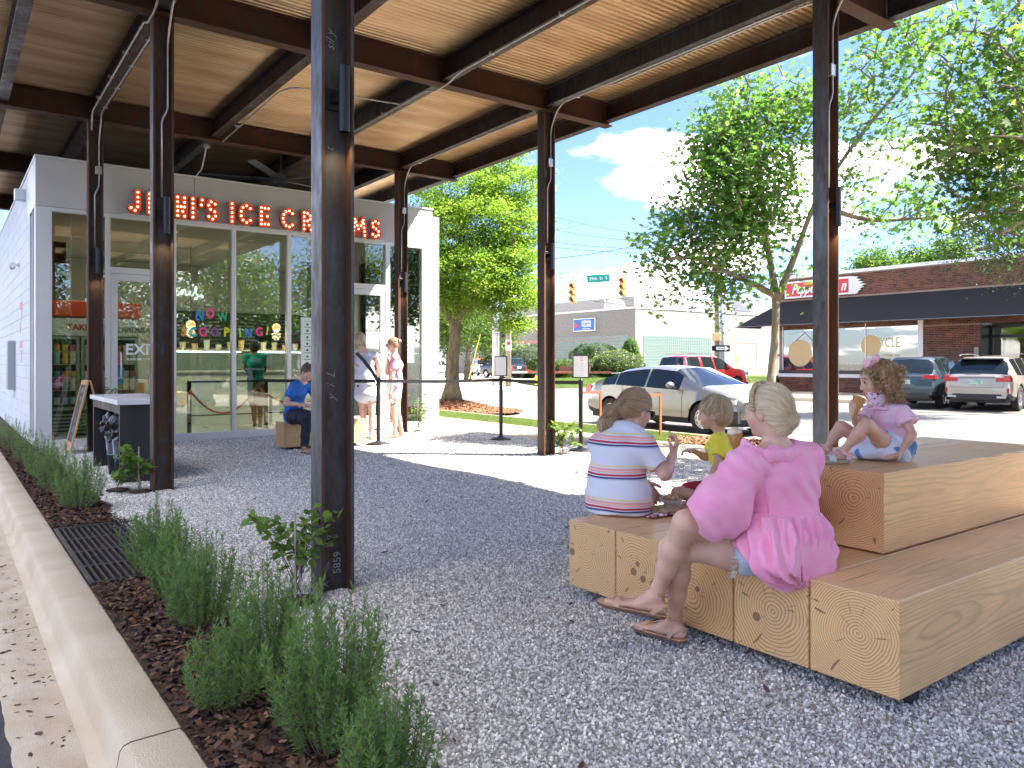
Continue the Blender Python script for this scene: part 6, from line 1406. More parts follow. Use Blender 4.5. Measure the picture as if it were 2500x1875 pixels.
FR = dict(L=4.82, W=1.90, gh=.55, wheel=.40, ax=(1.0, 3.8), top=[(0, 1.05), (.03, 1.12), (.08, 1.30), (.22, 1.72), (.5, 1.80), (1.5, 1.82), (2.6, 1.79), (3.0, 1.66), (3.5, 1.27), (3.7, 1.22), (4.5, 1.15), (4.75, 1.02), (4.82, .9)], belt=[(0, 1.02), (1.2, 1.14), (3.4, 1.12), (4.5, 1.02), (4.82, .8)],
          plan=[(0, .92), (.08, .95), (.5, 1.0), (4.2, 1.0), (4.6, .93), (4.82, .8)], sill=[(0, .50), (.5, .40), (4, .36), (4.82, .42)], side=[(.32, 1.18), (1.32, 2.15), (2.22, 3.15)], ws=(2.75, 3.52), rw=(.06, .32), mir=3.1, han=(1.95, 2.75), door=(1.45, 2.2, 3.3), trim=0, spokes=6,
          extra=lambda: [('bumper', m_blk, [('box', 2.25, 2.44, -.8, .8, .42, .55)]), ('headlight', m_hl, [('box', 2.15, 2.405, s_ * .68 - .16, s_ * .68 + .16, .88, 1.02) for s_ in (1, -1)]), ('taillight', m_tl, [('box', -2.42, -2.2, s_ * .82 - .09, s_ * .82 + .09, 1.0, 1.3) for s_ in (1, -1)]), ('roof_rack', m_blk, [('tube', [(x, s_ * .62, 1.87) for x in (-1.9, -.8, .3)], .02) for s_ in (1, -1)])])
rp_ = camw(9.0, 36.3); make_car('moving_car', 'bright red boxy four-wheel-drive crossing the street behind the silver hatchback', (rp_.x, rp_.y, ZS), R(2), FR, paint('red', (.58, .012, .012), .1))
ES = dict(FR); ES.update(L=4.44, W=1.80, wheel=.35, ax=(.85, 3.5), spokes=5, side=[(.3, 1.1), (1.2, 1.95), (2.02, 2.85)], top=[(x, z * .96) for x, z in FR['top']], extra=lambda: [('bumper', M('grey_bumper', (.16, .16, .16), .6), [('box', -2.30, -2.1, -.85, .85, .42, .62)]), ('taillight', m_tl, [('box', -2.23, -2.1, s_ * .80 - .07, s_ * .80 + .07, .75, 1.05) for s_ in (1, -1)]), ('licence_plate', m_white, [('box', -2.235, -2.2, -.2, .2, .85, 1.0)])])
rp_ = camw(-.62, 66.5); hd = R(90); make_car('far_car', 'black boxy car with grey bumper turning on the far driveway', (rp_.x, rp_.y + .3, ZS + .13), hd + .05, ES, paint('black', (.012, .012, .014), .1))
VN = dict(FR); VN.update(L=5.6, W=2.0, cat='van', gh=.8, top=[(0, 1.2), (.03, 1.9), (.1, 2.05), (4.0, 2.08), (4.3, 1.9), (4.9, 1.3), (5.45, 1.1), (5.6, .9)], belt=[(0, 1.15), (4.4, 1.18), (5.2, 1.05), (5.6, .8)], plan=[(0, .95), (.2, 1), (5, 1), (5.6, .82)], ax=(1.2, 4.6), side=[(.3, 1.0), (1.1, 2.1), (2.2, 3.2), (3.4, 4.3)], ws=(4.1, 4.9), rw=(.03, .09), mir=4.3, han=(3.4,), door=(2.1, 3.3, 4.5), extra=lambda: [('bumper', m_blk, [('box', -2.85, -2.7, -.95, .95, .40, .62)]), ('taillight', m_tl, [('box', -2.82, -2.75, s_ * .93 - .05, s_ * .93 + .05, .9, 1.35) for s_ in (1, -1)])])
rp_ = camw(19.7, 52.0); make_car('far_van', 'white van half hidden behind the maple trunk and brick corner', (rp_.x, rp_.y, ZS), R(4), VN, paint('white', (.68, .69, .70), .0))
WS = dict(ES); rp_ = camw(-9.2, 92); make_car('far_car', 'white car parked far away behind the tree trunk', (rp_.x, rp_.y, ZS), R(200), WS, paint('white', (.68, .69, .70), .0))
PU = dict(FR); PU.update(cat='truck', extra=lambda: [('light_bar', M('amber', (.8, .25, .03), .4), [('box', -.4, .4, -.6, .6, 1.83, 1.95)]), ('grille', m_rim, [('box', 2.3, 2.45, -.6, .6, .8, 1.0)])]); rp_ = camw(-3.3, 86); make_car('far_truck', 'far white truck with amber lights by the light pole', (rp_.x, rp_.y, ZS), R(-110), PU, paint('white', (.68, .69, .70), .0))
# red trailer behind the hydrant
tr = thing('trailer', 'low rusty red flatbed trailer standing behind the hydrant', 'trailer', tuple(camw(3.6, 66, ZS)), AZ - .25); m_tr = M('trailer_red', (.28, .06, .035), .7, col2=(.35, .16, .12), scale=3)
mb = MB(); mb.box(-2.2, 5.0, -1.0, -.9, .55, .75); mb.box(-2.2, 5.0, .9, 1.0, .55, .75)
for k in range(8): mb.box(-2.1 + k, -2.0 + k, -.9, .9, .60, .70)
mb.build('frame', m_tr, tr); mb = MB(); mb.bar((-2.2, -.95, .75), (-4.4, -.1, 1.1), .12, .12); mb.bar((-2.2, .95, .75), (-4.4, .1, 1.1), .12, .12); mb.build('drawbar', m_tr, tr)
for (x, y) in ((-.3, -1.15), (-.3, 1.15)): MB().lathe([(.2, 0), (.42, 0), (.45, .05), (.45, .15), (.42, .2), (.2, .2)], (x, y, .45), 20, (0, -1 if y < 0 else 1, 0)).build('wheel', m_tyre, tr); MB().lathe([(.2, .12), (.2, .2), (.05, .22)], (x, y, .45), 14, (0, -1 if y < 0 else 1, 0)).build('hub', M('hub_red', (.5, .12, .08), .5), tr)
mb = MB(); mb.box(.6, 3.2, -.8, .8, .76, 1.15); mb.build('load', M('load_brown', (.15, .07, .05), .8), tr)
# ================================================================== TREES AND PLANTS
m_bark = M('maple_bark', (.16, .125, .085), .95, col2=(.27, .23, .165), scale=7, stretch=(1, 1, .3), bump=1.0, bscale=28, bdist=.015, detail=8)
m_bark2 = M('oak_bark', (.07, .052, .035), .95, col2=(.17, .14, .085), scale=9, stretch=(1, 1, .4), bump=1.0, bscale=30, bdist=.02, detail=8)
def lf_maple():
    # five-lobed outline as a fan, slightly cupped
    ang = [-90, -62, -38, -12, 8, 22, 45, 62, 76, 90, 104, 118, 135, 158, 172, 192, 218, 242]
    rad = [.10, .30, .26, .52, .30, .34, .66, .36, .42, .80, .42, .36, .66, .34, .30, .52, .26, .30]
    P = [(0, .06, 0)] + [(r * math.cos(R(a)), .12 + r * math.sin(R(a)) * .95, .10 * r * r) for a, r in zip(ang, rad)]
    n = len(ang); F = [(0, 1 + i, 1 + (i + 1) % n) for i in range(n)]
    return np.array(P, dtype=np.float32) * .62, F
def lf_simple(w=.28, fold=.12):
    P = [(0, -.5, 0), (w, -.05, fold), (0, .55, 0), (-w, -.05, fold)]; return np.array(P, dtype=np.float32), [(0, 1, 2), (0, 2, 3)]
def lf_oval():
    P = [(0, -.5, 0), (.24, -.25, .05), (.30, .05, .07), (.17, .35, .03), (0, .58, -.05), (-.17, .35, .03), (-.30, .05, .07), (-.24, -.25, .05)]
    return np.array(P, dtype=np.float32), [(0, 1, 2, 3), (0, 3, 4, 5), (0, 5, 6, 7)] 
def leaves(rs, pos, size, proto, up=.5, droop=None, dirs=None):
    """numpy-built leaf mesh arrays: one oriented copy of proto per position"""
    P0, F0 = proto; n = len(pos); tri = []
    for f in F0:
        for k in range(1, len(f) - 1): tri.append((f[0], f[k], f[k + 1]))
    tri = np.array(tri)
    nrm = rs.normal(size=(n, 3)) * .75; nrm[:, 2] = np.abs(nrm[:, 2]) + up; nrm /= np.linalg.norm(nrm, axis=1)[:, None]
    d = rs.normal(size=(n, 3)) if dirs is None else dirs + rs.normal(size=(n, 3)) * .35
    if droop: d[:, 2] -= droop
    d -= nrm * (d * nrm).sum(1)[:, None]; d /= np.linalg.norm(d, axis=1)[:, None] + 1e-9; s = np.cross(d, nrm)
    sz = size * rs.uniform(.65, 1.25, n)
    V = pos[:, None, :] + sz[:, None, None] * (P0[None, :, 0, None] * s[:, None, :] + P0[None, :, 1, None] * d[:, None, :] + P0[None, :, 2, None] * nrm[:, None, :])
    F = (tri[None] + (np.arange(n) * len(P0))[:, None, None]).reshape(-1, 3)
    return V.reshape(-1, 3), F
def tree(name, label, base, trunk_pts, trunk_r, blobs, nclus, nleaf, lsize, proto, lmat, bmat, seed, group=None, spread=.26, up=.5, droop=None, flat=1.0, cat='tree', twig=.010, bare=0, hollow=.35, rootflare=True):
    rs = np.random.RandomState(seed); t = thing(name, label, cat, tuple(base), group=group); b = np.array(base, dtype=float)
    tr = MB(); tp = [np.array(p, dtype=float) for p in trunk_pts[0]]
    for li, line in enumerate(trunk_pts):
        pts = smooth_path([Vector(p) for p in line], 4, .5); r0 = trunk_r if li == 0 else trunk_r * .62; r1 = trunk_r * .30 if li == 0 else trunk_r * .2
        m = len(pts); L = np.cumsum([0] + [(pts[i + 1] - pts[i]).length for i in range(m - 1)]); rr = [r0 + (r1 - r0) * (l / L[-1]) ** .8 for l in L]
        if li == 0 and rootflare: rr = [r * (1 + .55 * math.exp(-l / .18)) for r, l in zip(rr, L)]
        # resample finer and roughen
        q = []; qr = []
        for i in range(m - 1):
            k = max(1, int((pts[i + 1] - pts[i]).length / .18))
            for j in range(k): a = j / k; q.append(pts[i].lerp(pts[i + 1], a)); qr.append((rr[i] * (1 - a) + rr[i + 1] * a) * (1 + .06 * math.sin(7.3 * i + j * 2.1)))
        q.append(pts[-1]); qr.append(rr[-1]); tr.tube(q, qr, 12)
    o = Wp(tr, 'trunk', bmat, t, True)
    skel = [np.array(p) for line in trunk_pts for p in [Vector(x) for x in line][1:]]; fine = []
    for line in trunk_pts:
        for a, c in zip(line[:-1], line[1:]):
            for k in range(6): fine.append(np.array(a, dtype=float) + (np.array(c, dtype=float) - np.array(a, dtype=float)) * k / 6)
        fine.append(np.array(line[-1], dtype=float))
    zmin = min(f[2] for f in fine); fine = [f for f in fine if f[2] > b[2] + 1.3] or fine
    vol = np.array([q[1][0] * q[1][1] * q[1][2] * (q[2] if len(q) > 2 else 1) for q in blobs]); vol /= vol.sum(); C = []
    for i in range(nclus):
        c, r = blobs[rs.choice(len(blobs), p=vol)][:2]; v = rs.normal(size=3); v /= np.linalg.norm(v); rad = (hollow + (1 - hollow) * rs.uniform()) ** .6; C.append(np.array(c) + v * rad * np.array(r))
    C = np.array(C); order = np.argsort(np.linalg.norm(C - np.mean(fine, 0), axis=1)); C = C[order]
    nodes_ = np.array(fine); nl = list(map(tuple, nodes_)); br = MB()
    nd = np.array(nl)
    for c in C:
        w = nd - c; dist = np.sqrt((w ** 2).sum(1)) + np.maximum(0, nd[:, 2] - c[2]) * .8; j = int(np.argmin(dist)); a = nd[j]; L = np.linalg.norm(c - a)
        if L < .02: continue
        mid = a + (c - a) * .5 + np.array([0, 0, .08 * L]) + rs.normal(size=3) * .05 * L; n = 4; P = []
        for k in range(n + 1): u = k / n; P.append((1 - u) ** 2 * a + 2 * u * (1 - u) * mid + u * u * c)
        r = min(twig * (1 + 1.8 * L), trunk_r * .4); br.tube(P, [r * (1 - .65 * k / n) for k in range(n + 1)], 5, False); nd = np.vstack([nd, np.array(P[1:])])
    for k in range(bare):
        a = C[rs.randint(len(C))]; d = rs.normal(size=3); d[2] = abs(d[2]) * .5; d /= np.linalg.norm(d); P = [a + d * .18 * i + np.array([0, 0, .01 * i * i]) + rs.normal(size=3) * .025 for i in range(6)]; br.tube(P, [.006 * (1 - i / 8) for i in range(6)], 4, False)
    if br.v: Wp(br, 'branches', bmat, t, True)
    pos = []
    for c in C:
        k = max(3, int(nleaf * rs.uniform(.5, 1.5))); q = rs.normal(size=(k, 3)) * spread; q[:, 2] *= flat; pos.append(c + q)
    pos = np.concatenate(pos); V, F = leaves(rs, pos - b, lsize, proto, up, droop)
    co = link('crown', new_mesh('crown', V, F, lmat), t); return t
m_lm = leafmat('maple_leaf', (.045, .12, .020), (.12, .26, .04), .5, (.28, .40, .07))
m_lm2 = leafmat('maple_leaf_light', (.035, .095, .015), (.10, .21, .03), .45, (.24, .33, .06))
m_ly = leafmat('oak_leaf_yellow', (.09, .19, .020), (.20, .34, .035), .5, (.38, .45, .06))
m_ld = leafmat('dark_leaf', (.018, .050, .012), (.050, .11, .022), .3)
m_lmid = leafmat('mid_leaf', (.04, .09, .015), (.10, .18, .03), .4)
P = lambda u, v, d: tuple(at(u, v, d))
# maple behind the seated people
Bm = (10.75, 7.48, -.10); bx, by_ = Bm[0], Bm[1]
tree('maple_tree', 'slender pale-barked maple with airy lobed leaves behind the seated people', Bm,
     [[Bm, (bx - .02, by_ + .02, .9), P(1672, 770, 11.6 + .95), P(1678, 640, 12.6), P(1655, 520, 12.7), P(1642, 360, 12.8), P(1625, 230, 12.8)], [P(1678, 650, 12.6), P(1722, 540, 12.5), P(1758, 440, 12.3), P(1850, 300, 12.0), P(1980, 150, 11.5)], [P(1678, 640, 12.6), P(1600, 600, 12.3), P(1500, 555, 12.0), P(1440, 560, 11.8)], [P(1758, 440, 12.3), P(1880, 480, 12), P(2000, 470, 11.6)]],
     .092, [(P(1600, 420, 12.7), (1.35, 1.1, 1.35), 1.3), (P(1660, 250, 12.8), (1.25, 1.2, .85)), (P(1455, 520, 12.3), (.62, .6, .72), 1.4), (P(1525, 330, 12.8), (.5, .5, .5), 2), (P(1560, 600, 12.5), (.95, .8, .55)), (P(1860, 200, 12.0), (1.1, .9, .6), .55), (P(1980, 80, 11.4), (1.1, .9, .5), .6), (P(1880, 330, 12.0), (.9, .9, .55), .5), (P(1960, 450, 11.8), (.9, .8, .38), .5), (P(1425, 640, 12.2), (.22, .25, .2), 2), (P(1720, 590, 12.4), (.4, .4, .3), .5)],
     900, 17, .155, lf_maple(), m_lm, m_bark, 3, spread=.16, up=.35, droop=.5, bare=46, hollow=.05)
# second maple further right, crown reaching into the picture
B3 = (10.8, 2.4, -.10)
tree('maple_tree', 'leafy light green maple whose crown enters at the right edge', B3,
     [[B3, (10.8, 2.45, 1.5), (10.7, 2.6, 2.6), (10.5, 2.9, 4.2), (10.4, 3.1, 6.0)], [(10.7, 2.6, 2.6), (10.3, 3.6, 3.9), P(2110, 330, 9.2), P(2010, 300, 9.6)], [(10.7, 2.6, 2.6), (11.2, 3.4, 3.6), P(2150, 420, 10.2), P(2060, 480, 10.4)]],
     .13, [(P(2130, 260, 9.4), (1.0, .9, .85)), (P(2170, 400, 9.6), (.95, .8, .75), 1.2), (P(2095, 380, 9.9), (.5, .6, .5), 1.3), (P(2160, 90, 8.8), (.9, .9, .6), .8), (P(2260, 250, 8.6), (1.3, 1.2, 1.5)), (P(2050, 300, 9.8), (.45, .5, .35), 1.2), (P(2120, 480, 10), (.6, .6, .3), 1.0)],
     400, 16, .155, lf_maple(), m_lm2, m_bark, 5, spread=.18, up=.35, droop=.4, bare=16, hollow=.05)
# fine dark tree over the brick shop
B4 = tuple(camw(17.2, 22.5, ZS))
tree('elm_tree', 'dark fine-leaved tree drooping over the brick shop at the right edge', B4, [[B4, (B4[0], B4[1], 2.5), (B4[0] - .5, B4[1] + .8, 4.5), P(2230, 400, 21)], [(B4[0], B4[1], 2.8), P(2200, 520, 20.5), P(2110, 540, 20)]], .22,
     [(P(2190, 480, 21), (1.9, 1.6, 1.2)), (P(2110, 520, 20.6), (1.0, .9, .65), 1.5), (P(2270, 380, 21), (2.2, 2, 1.7)), (P(2080, 470, 20.6), (.6, .6, .4), 1.4), (P(2195, 560, 20.5), (1.2, 1, .5), 1.3), (P(2240, 200, 21.5), (2, 2, 1.5), .8)], 420, 60, .085, lf_simple(.22), m_ld, m_bark2, 8, spread=.26, up=.4, droop=.8)
# yellow-green tree beside the shop
B1 = tuple(camw(-1.80, 23.0, .10)); X1, Y1_ = B1[0], B1[1]
q = lambda u, v, d=23.0: P(u, v, d)
tree('oak_tree', 'bright yellow-green tree on the corner between shop and street', B1, [[B1, q(978, 800), q(984, 700), q(990, 600), q(1000, 480), q(1020, 400)], [q(984, 690), q(1060, 610, 22.6), q(1110, 590, 22.4)], [q(984, 700), q(930, 620, 23.4), q(900, 560, 23.6)], [q(990, 600), q(1080, 500, 23), q(1130, 470, 23)]], .22,
     [(q(1010, 590), (2.2, 2.0, .95), 1.2), (q(1085, 640), (1.25, 1.2, .62), 1.5), (q(960, 655), (1.0, 1.2, .55)), (q(1050, 480), (2.0, 1.8, .8)), (q(1110, 400), (1.1, 1.1, .75)), (q(990, 410), (1.6, 1.5, .7)), (q(1120, 545), (1.0, 1.0, .6), 1.3), (q(1060, 340), (1.0, 1, .5)), (q(900, 540, 24), (1.6, 1.4, 1.4), .6), (q(1100, 700, 22.6), (.6, .6, .22), 2)],
     760, 130, .10, lf_simple(.22), m_ly, m_bark2, 12, spread=.22, up=.6, flat=.45, droop=.3, hollow=.3)
# darker tree behind it
def far_tree(lab, u, v, d, rr, seed, lm, hb=2.0, n=150, name='street_tree', nl=60, ls=.28, sp=.5, gr=None):
    c = at(u, v, d); b_ = (c.x, c.y, ZS); k = rr
    return tree(name, lab, b_, [[b_, (c.x, c.y, c.z - k[2] * .5), tuple(c)]], .22, [(tuple(c), k), ((c.x + k[0] * .5, c.y - k[1] * .4, c.z - k[2] * .35), (k[0] * .6, k[1] * .6, k[2] * .5)), ((c.x - k[0] * .5, c.y + k[1] * .5, c.z - k[2] * .3), (k[0] * .6, k[1] * .6, k[2] * .5)), ((c.x, c.y, c.z + k[2] * .6), (k[0] * .5, k[1] * .5, k[2] * .5))], n, nl, ls, lf_simple(.28), lm, m_bark2, seed, gr, spread=sp, up=.4)
far_tree('rounded mid-green tree far behind the pale metal pole', 1010, 705, 62, (3.6, 3.4, 2.0), 21, m_lmid); far_tree('dark green tree at the far corner left of the metal pole', 968, 700, 75, (5.5, 5.0, 3.4), 22, m_ld)
far_tree('small light tree over the brick shop roof, left one', 1890, 573, 60, (1.6, 1.6, .9), 23, m_lm2, n=50); far_tree('small dark tree over the brick shop roof, middle one', 1968, 572, 66, (1.5, 1.5, .8), 24, m_ld, n=50); far_tree('light green tree top over the brick shop roof, right one', 2040, 560, 60, (2.0, 2.0, 1.1), 25, m_lm2, n=70)
# trees that the shop windows mirror (south of the canopy)
for k, (x, y, r) in enumerate(((0.5, -17, 4.2), (6.0, -19, 4.6), (11.0, -14, 4.0), (-6.5, -18, 4.4), (15.5, -20, 5.0))):
    b_ = (x, y, -.1); tree('street_tree', ['broad tree south of the canopy, second from the west, seen only mirrored in the glass', 'broad tree south of the canopy, middle one, mirrored in the shop glass', 'bright tree south-east of the canopy, mirrored in the shop glass', 'broad tree south-west of the canopy, mirrored in the shop glass', 'large tree far south-east, mirrored in the shop door'][k], b_, [[b_, (x, y, 3), (x + .3, y, 5.5)]], .22, [((x, y, 5.2), (r, r * .8, 2.6)), ((x + 1, y + 1, 3.4), (r * .7, r * .6, 1.4))], 130, 55, .26, lf_simple(.3), (m_lmid, m_ld, m_lm2, m_ld, m_lmid)[k], m_bark2, 30 + k, spread=.5)
hd_ = 0
for k, (x, y) in enumerate(((-3, -13.5), (3.5, -14), (10, -13), (16, -12))):
    pass
# clipped hedges across the street: thick shells of small leaves over a dark core
def hedge(lab, c, r, seed, lm, n=5200, ls=.15, name='hedge', box=False):
    rs = np.random.RandomState(seed); t = thing(name, lab, 'hedge', (c[0], c[1], ZS)); v = rs.normal(size=(n, 3)); v /= np.linalg.norm(v, axis=1)[:, None]
    if box: v = np.sign(v) * np.abs(v) ** .5; v /= np.linalg.norm(v, axis=1)[:, None] ** .8
    ph = rs.uniform(0, 6, 4); q = 1 + .06 * np.sin(v[:, 0] * 7 + ph[0]) * np.sin(v[:, 1] * 8 + ph[1]) + .03 * np.sin(v[:, 2] * 13 + ph[2]) + rs.normal(size=n) * .02
    pos = v * np.array(r) * q[:, None]; pos[:, 2] = pos[:, 2] + r[2] * .9; pos = pos[pos[:, 2] > .02]
    V, F = leaves(rs, pos, ls, lf_simple(.3), .3); link('foliage', new_mesh('foliage', V, F, lm), t)
    MB().ball((0, 0, r[2] * .9), 1, 20, 12, (r[0] * .93, r[1] * .93, r[2] * .93)).build('inner_twigs', M('twig_dark', (.02, .03, .012), .95, bump=.5, bscale=8), t, True)
w = lambda u, d: camw((u - 1250) / 1880 * d, d)
for k, (x, y) in enumerate(((-4.5, -12.5), (1.8, -13), (8.2, -13), (14.5, -12))): hedge(['tall loose hedge south of the canopy, westernmost stretch', 'tall loose hedge south of the canopy, second stretch', 'tall loose hedge south of the canopy, third stretch', 'tall loose hedge south of the canopy, easternmost stretch'][k], (x, y), (3.6, 1.4, 1.7), 90 + k, m_ld, 3800, .24, box=True)
a = w(1508, 66); hedge('big rounded pale-tipped bush at the white building corner', (a.x, a.y), (2.35, 2.2, 1.32), 41, leafmat('box_leaf', (.05, .10, .015), (.16, .22, .05), .25))
a = w(1405, 69); hedge('long clipped hedge in front of the glass block window', (a.x, a.y), (4.2, 1.5, .95), 42, m_lmid, box=True); a = w(1452, 73); hedge('dark upper hedge under the blue sign', (a.x, a.y), (2.7, 1.7, 1.75), 43, m_ld, box=True)
a = w(1320, 72); hedge('low round bush by the white building steps', (a.x, a.y), (1.6, 1.4, 1.2), 44, m_lmid, 2600); a = w(1285, 73); hedge('dark bush behind the dark far car', (a.x, a.y), (2.6, 2.2, 1.7), 45, m_ld, 3000); a = w(1232, 75); hedge('dark bush left of the dark far car', (a.x, a.y), (2.4, 2.0, 1.5), 46, m_ld, 3000)
a = w(1540, 71.5); hedge('shaggy light bush reaching up the corner pillar', (a.x, a.y), (.9, .9, 1.9), 47, m_lm2, 2200, .2)

# ---- rosemary bushes: upright stems crowded with needles
m_rose = leafmat('rosemary_needle', (.075, .155, .036), (.19, .31, .075), .32, (.32, .45, .13)); m_rst = M('rosemary_stem', (.16, .15, .09), .8)
def rosemary(lab, x, y, h, rad, ns, seed, dens=1.0, nl=.021):
    rs = np.random.RandomState(seed); t = thing('rosemary_bush', lab, 'rosemary', (x, y, 0.01), group='rosemary bushes along the kerb'); NP = []; ND = []; st = MB()
    for i in range(ns):
        a = rs.uniform(0, 6.283); r = rad * math.sqrt(rs.uniform()); bx_, by2 = .45 * r * math.cos(a), .45 * r * math.sin(a); hh = h * (1 - .45 * (r / rad) ** 1.5) * rs.uniform(.6, 1.12)
        tip = np.array([r * 1.15 * math.cos(a) + rs.normal() * .02, r * 1.15 * math.sin(a) + rs.normal() * .02, hh]); b0 = np.array([bx_, by2, 0]); mid = b0 * .5 + tip * .5 + np.array([r * .28 * math.cos(a), r * .28 * math.sin(a), -.05 * h])
        L = np.linalg.norm(tip - b0) * 1.05; n = 6; Pp = [(1 - u) ** 2 * b0 + 2 * u * (1 - u) * mid + u * u * tip for u in np.linspace(0, 1, n + 1)]; st.tube(Pp, [.0022 * (1 - .6 * k / n) for k in range(n + 1)], 3, False)
        m = int(L / .0031 * dens); us = rs.uniform(.12, 1.0, m) ** .85
        p = ((1 - us) ** 2)[:, None] * b0 + (2 * us * (1 - us))[:, None] * mid + (us ** 2)[:, None] * tip
        tg = (2 * (1 - us))[:, None] * (mid - b0) + (2 * us)[:, None] * (tip - mid); tg /= np.linalg.norm(tg, axis=1)[:, None]
        pr = rs.normal(size=(m, 3)); pr -= tg * (pr * tg).sum(1)[:, None]; pr /= np.linalg.norm(pr, axis=1)[:, None]
        k = np.where(us > .93, .9, .55)[:, None]; d = pr * (1 - k * .45) + tg * k; d /= np.linalg.norm(d, axis=1)[:, None]; NP.append(p); ND.append(d)
    p = np.concatenate(NP); d = np.concatenate(ND); n = len(p); ln = nl * rs.uniform(.6, 1.2, n)[:, None]; s = np.cross(d, rs.normal(size=(n, 3))); s /= np.linalg.norm(s, axis=1)[:, None]; w_ = .0017
    V = np.stack([p - s * w_ * .6, p + s * w_ * .6, p + d * ln * .6 + s * w_, p + d * ln, p + d * ln * .6 - s * w_], 1).reshape(-1, 3); b5 = np.arange(n)[:, None] * 5
    F = np.concatenate([b5 + np.array([0, 1, 2]), b5 + np.array([0, 2, 4]), b5 + np.array([4, 2, 3])]); Wst = st.build('stems', m_rst, t); link('needles', new_mesh('needles', V, F, m_rose), t)
RB = [('tallest nearest rosemary bush at the bottom edge of the picture', 1.00, 2.34, .53, .21, 58), ('low rosemary at the bottom edge beside the gravel', .99, 1.94, .37, .14, 40), ('small sprawling rosemary close to the kerb before the tall ones', .82, 2.86, .30, .16, 34), ('rosemary bush third from the front, beside the gravel', 1.02, 3.02, .44, .18, 42), ('bushy rosemary in the middle of the near row', .98, 3.78, .45, .19, 44), ('rosemary overlapping the middle bush from behind', 1.00, 4.28, .42, .18, 38),
      ('last rosemary of the near row, leaning over the drain grate', 1.02, 4.88, .42, .19, 42), ('rounded rosemary just beyond the drain grate', .93, 7.45, .48, .26, 60), ('rosemary behind the rounded one beyond the grate', .88, 8.75, .46, .25, 46), ('rosemary third beyond the grate', .86, 9.75, .46, .25, 40), ('rosemary by the corner panel of the shop', .84, 11.2, .42, .24, 34), ('yellowish rosemary at the far left beside the white wall', .82, 12.9, .42, .26, 30), ('farthest rosemary along the white wall', .82, 14.5, .4, .26, 26)]
for i, (lab, x, y, h, r, n) in enumerate(RB): rosemary(lab, x, y, h * 1.06, r * (.84 if y < 6 else .70), int(n * (2.1 if y < 6 else 1.6)), 50 + i, 1.0 if y < 6 else .6 if y < 10 else .4, .024 if y < 6 else .030)
# ---- young vines at the posts
m_vine = leafmat('vine_leaf', (.06, .13, .02), (.16, .26, .045), .4, (.38, .40, .06)); m_stk = M('stake_pale', (.42, .38, .32), .8)
def vine(lab, x, y, h, seed, n, spread, lean=(0, 0), ls=.065, stakes=2, name='young_vine'):
    rs = np.random.RandomState(seed); t = thing(name, lab, 'plant', (x, y, 0)); st = MB(); pos = []; dr = []
    for k in range(stakes): MB().tube([(.03 * k - .02, .01 * k, 0), (.03 * k - .02 + .015 * rs.normal(), .012 * rs.normal(), h * (.95 - .3 * k))], .0055, 6).build('stake', m_stk, t)
    for i in range(n):
        a = rs.uniform(0, 6.28); hh = h * rs.uniform(.35, 1.02); L = spread * rs.uniform(.4, 1.1); b0 = np.array([rs.normal() * .012, rs.normal() * .012, hh * rs.uniform(.05, .6)])
        tip = np.array([L * math.cos(a) + lean[0] * hh, L * math.sin(a) + lean[1] * hh, hh]); mid = (b0 + tip) / 2 + np.array([0, 0, .10]); P_ = [(1 - u) ** 2 * b0 + 2 * u * (1 - u) * mid + u * u * tip for u in np.linspace(0, 1, 9)]; st.tube(P_, [.0028 * (1 - .07 * q) for q in range(9)], 4, False)
        for q in range(3, 9):
            for s_ in range(2): pos.append(P_[q] + rs.normal(size=3) * .012); dr.append((P_[q] - P_[q - 1]) * 6 + rs.normal(size=3) * .5)
    st.build('stems', M('vine_stem', (.10, .07, .04), .8), t); pos = np.array(pos); dr = np.array(dr); dr /= np.linalg.norm(dr, axis=1)[:, None]; pos = pos + dr * ls * .45
    if len(pos) <= 300 and ls > .05:
        V, F = leaves(rs, pos, ls, lf_oval(), .7, .25, dr); per = 8; nt = 9 - 3
        P0n = 8; ntri = len(F) // len(pos)
        for i in range(len(pos)):
            link('leaf', new_mesh('leaf', V[i * P0n:(i + 1) * P0n], F[i * ntri:(i + 1) * ntri] - i * P0n, m_vine), t)
    else:
        V, F = leaves(rs, pos, ls, lf_oval(), .7, .25, dr); tag(link('leaves', new_mesh('leaves', V, F, m_vine), t), kind='stuff')
    MB().lathe([(.11, .006), (.06, .022), (.0, .026)], (0, 0, 0), 14).build('soil_patch', m_soil, t, True)
vine('young vine with pale stakes at the foot of the nearest post', 1.50, 3.90, .50, 71, 15, .23, (-.05, .0), .062); vine('young vine at the foot of the post beside the dark counter', 1.54, 8.12, .46, 72, 13, .20, (-.05, 0), .075); vine('climbing plant at the foot of the lone middle post', 6.78, 8.02, .40, 73, 14, .24, (.12, -.1), .075)
vine('pale-leaved climber at the foot of the post by the door', 6.95, 12.25, .66, 74, 30, .24, (0, 0), .045, 1); vine('leafy shrub between the sandwich board and the window', 1.82, 12.75, .95, 75, 44, .26, (0, 0), .06, 0, 'leafy_shrub'); vine('small shoots by the left of the counter post', 1.38, 8.35, .16, 76, 7, .08, (0, 0), .045, 0)
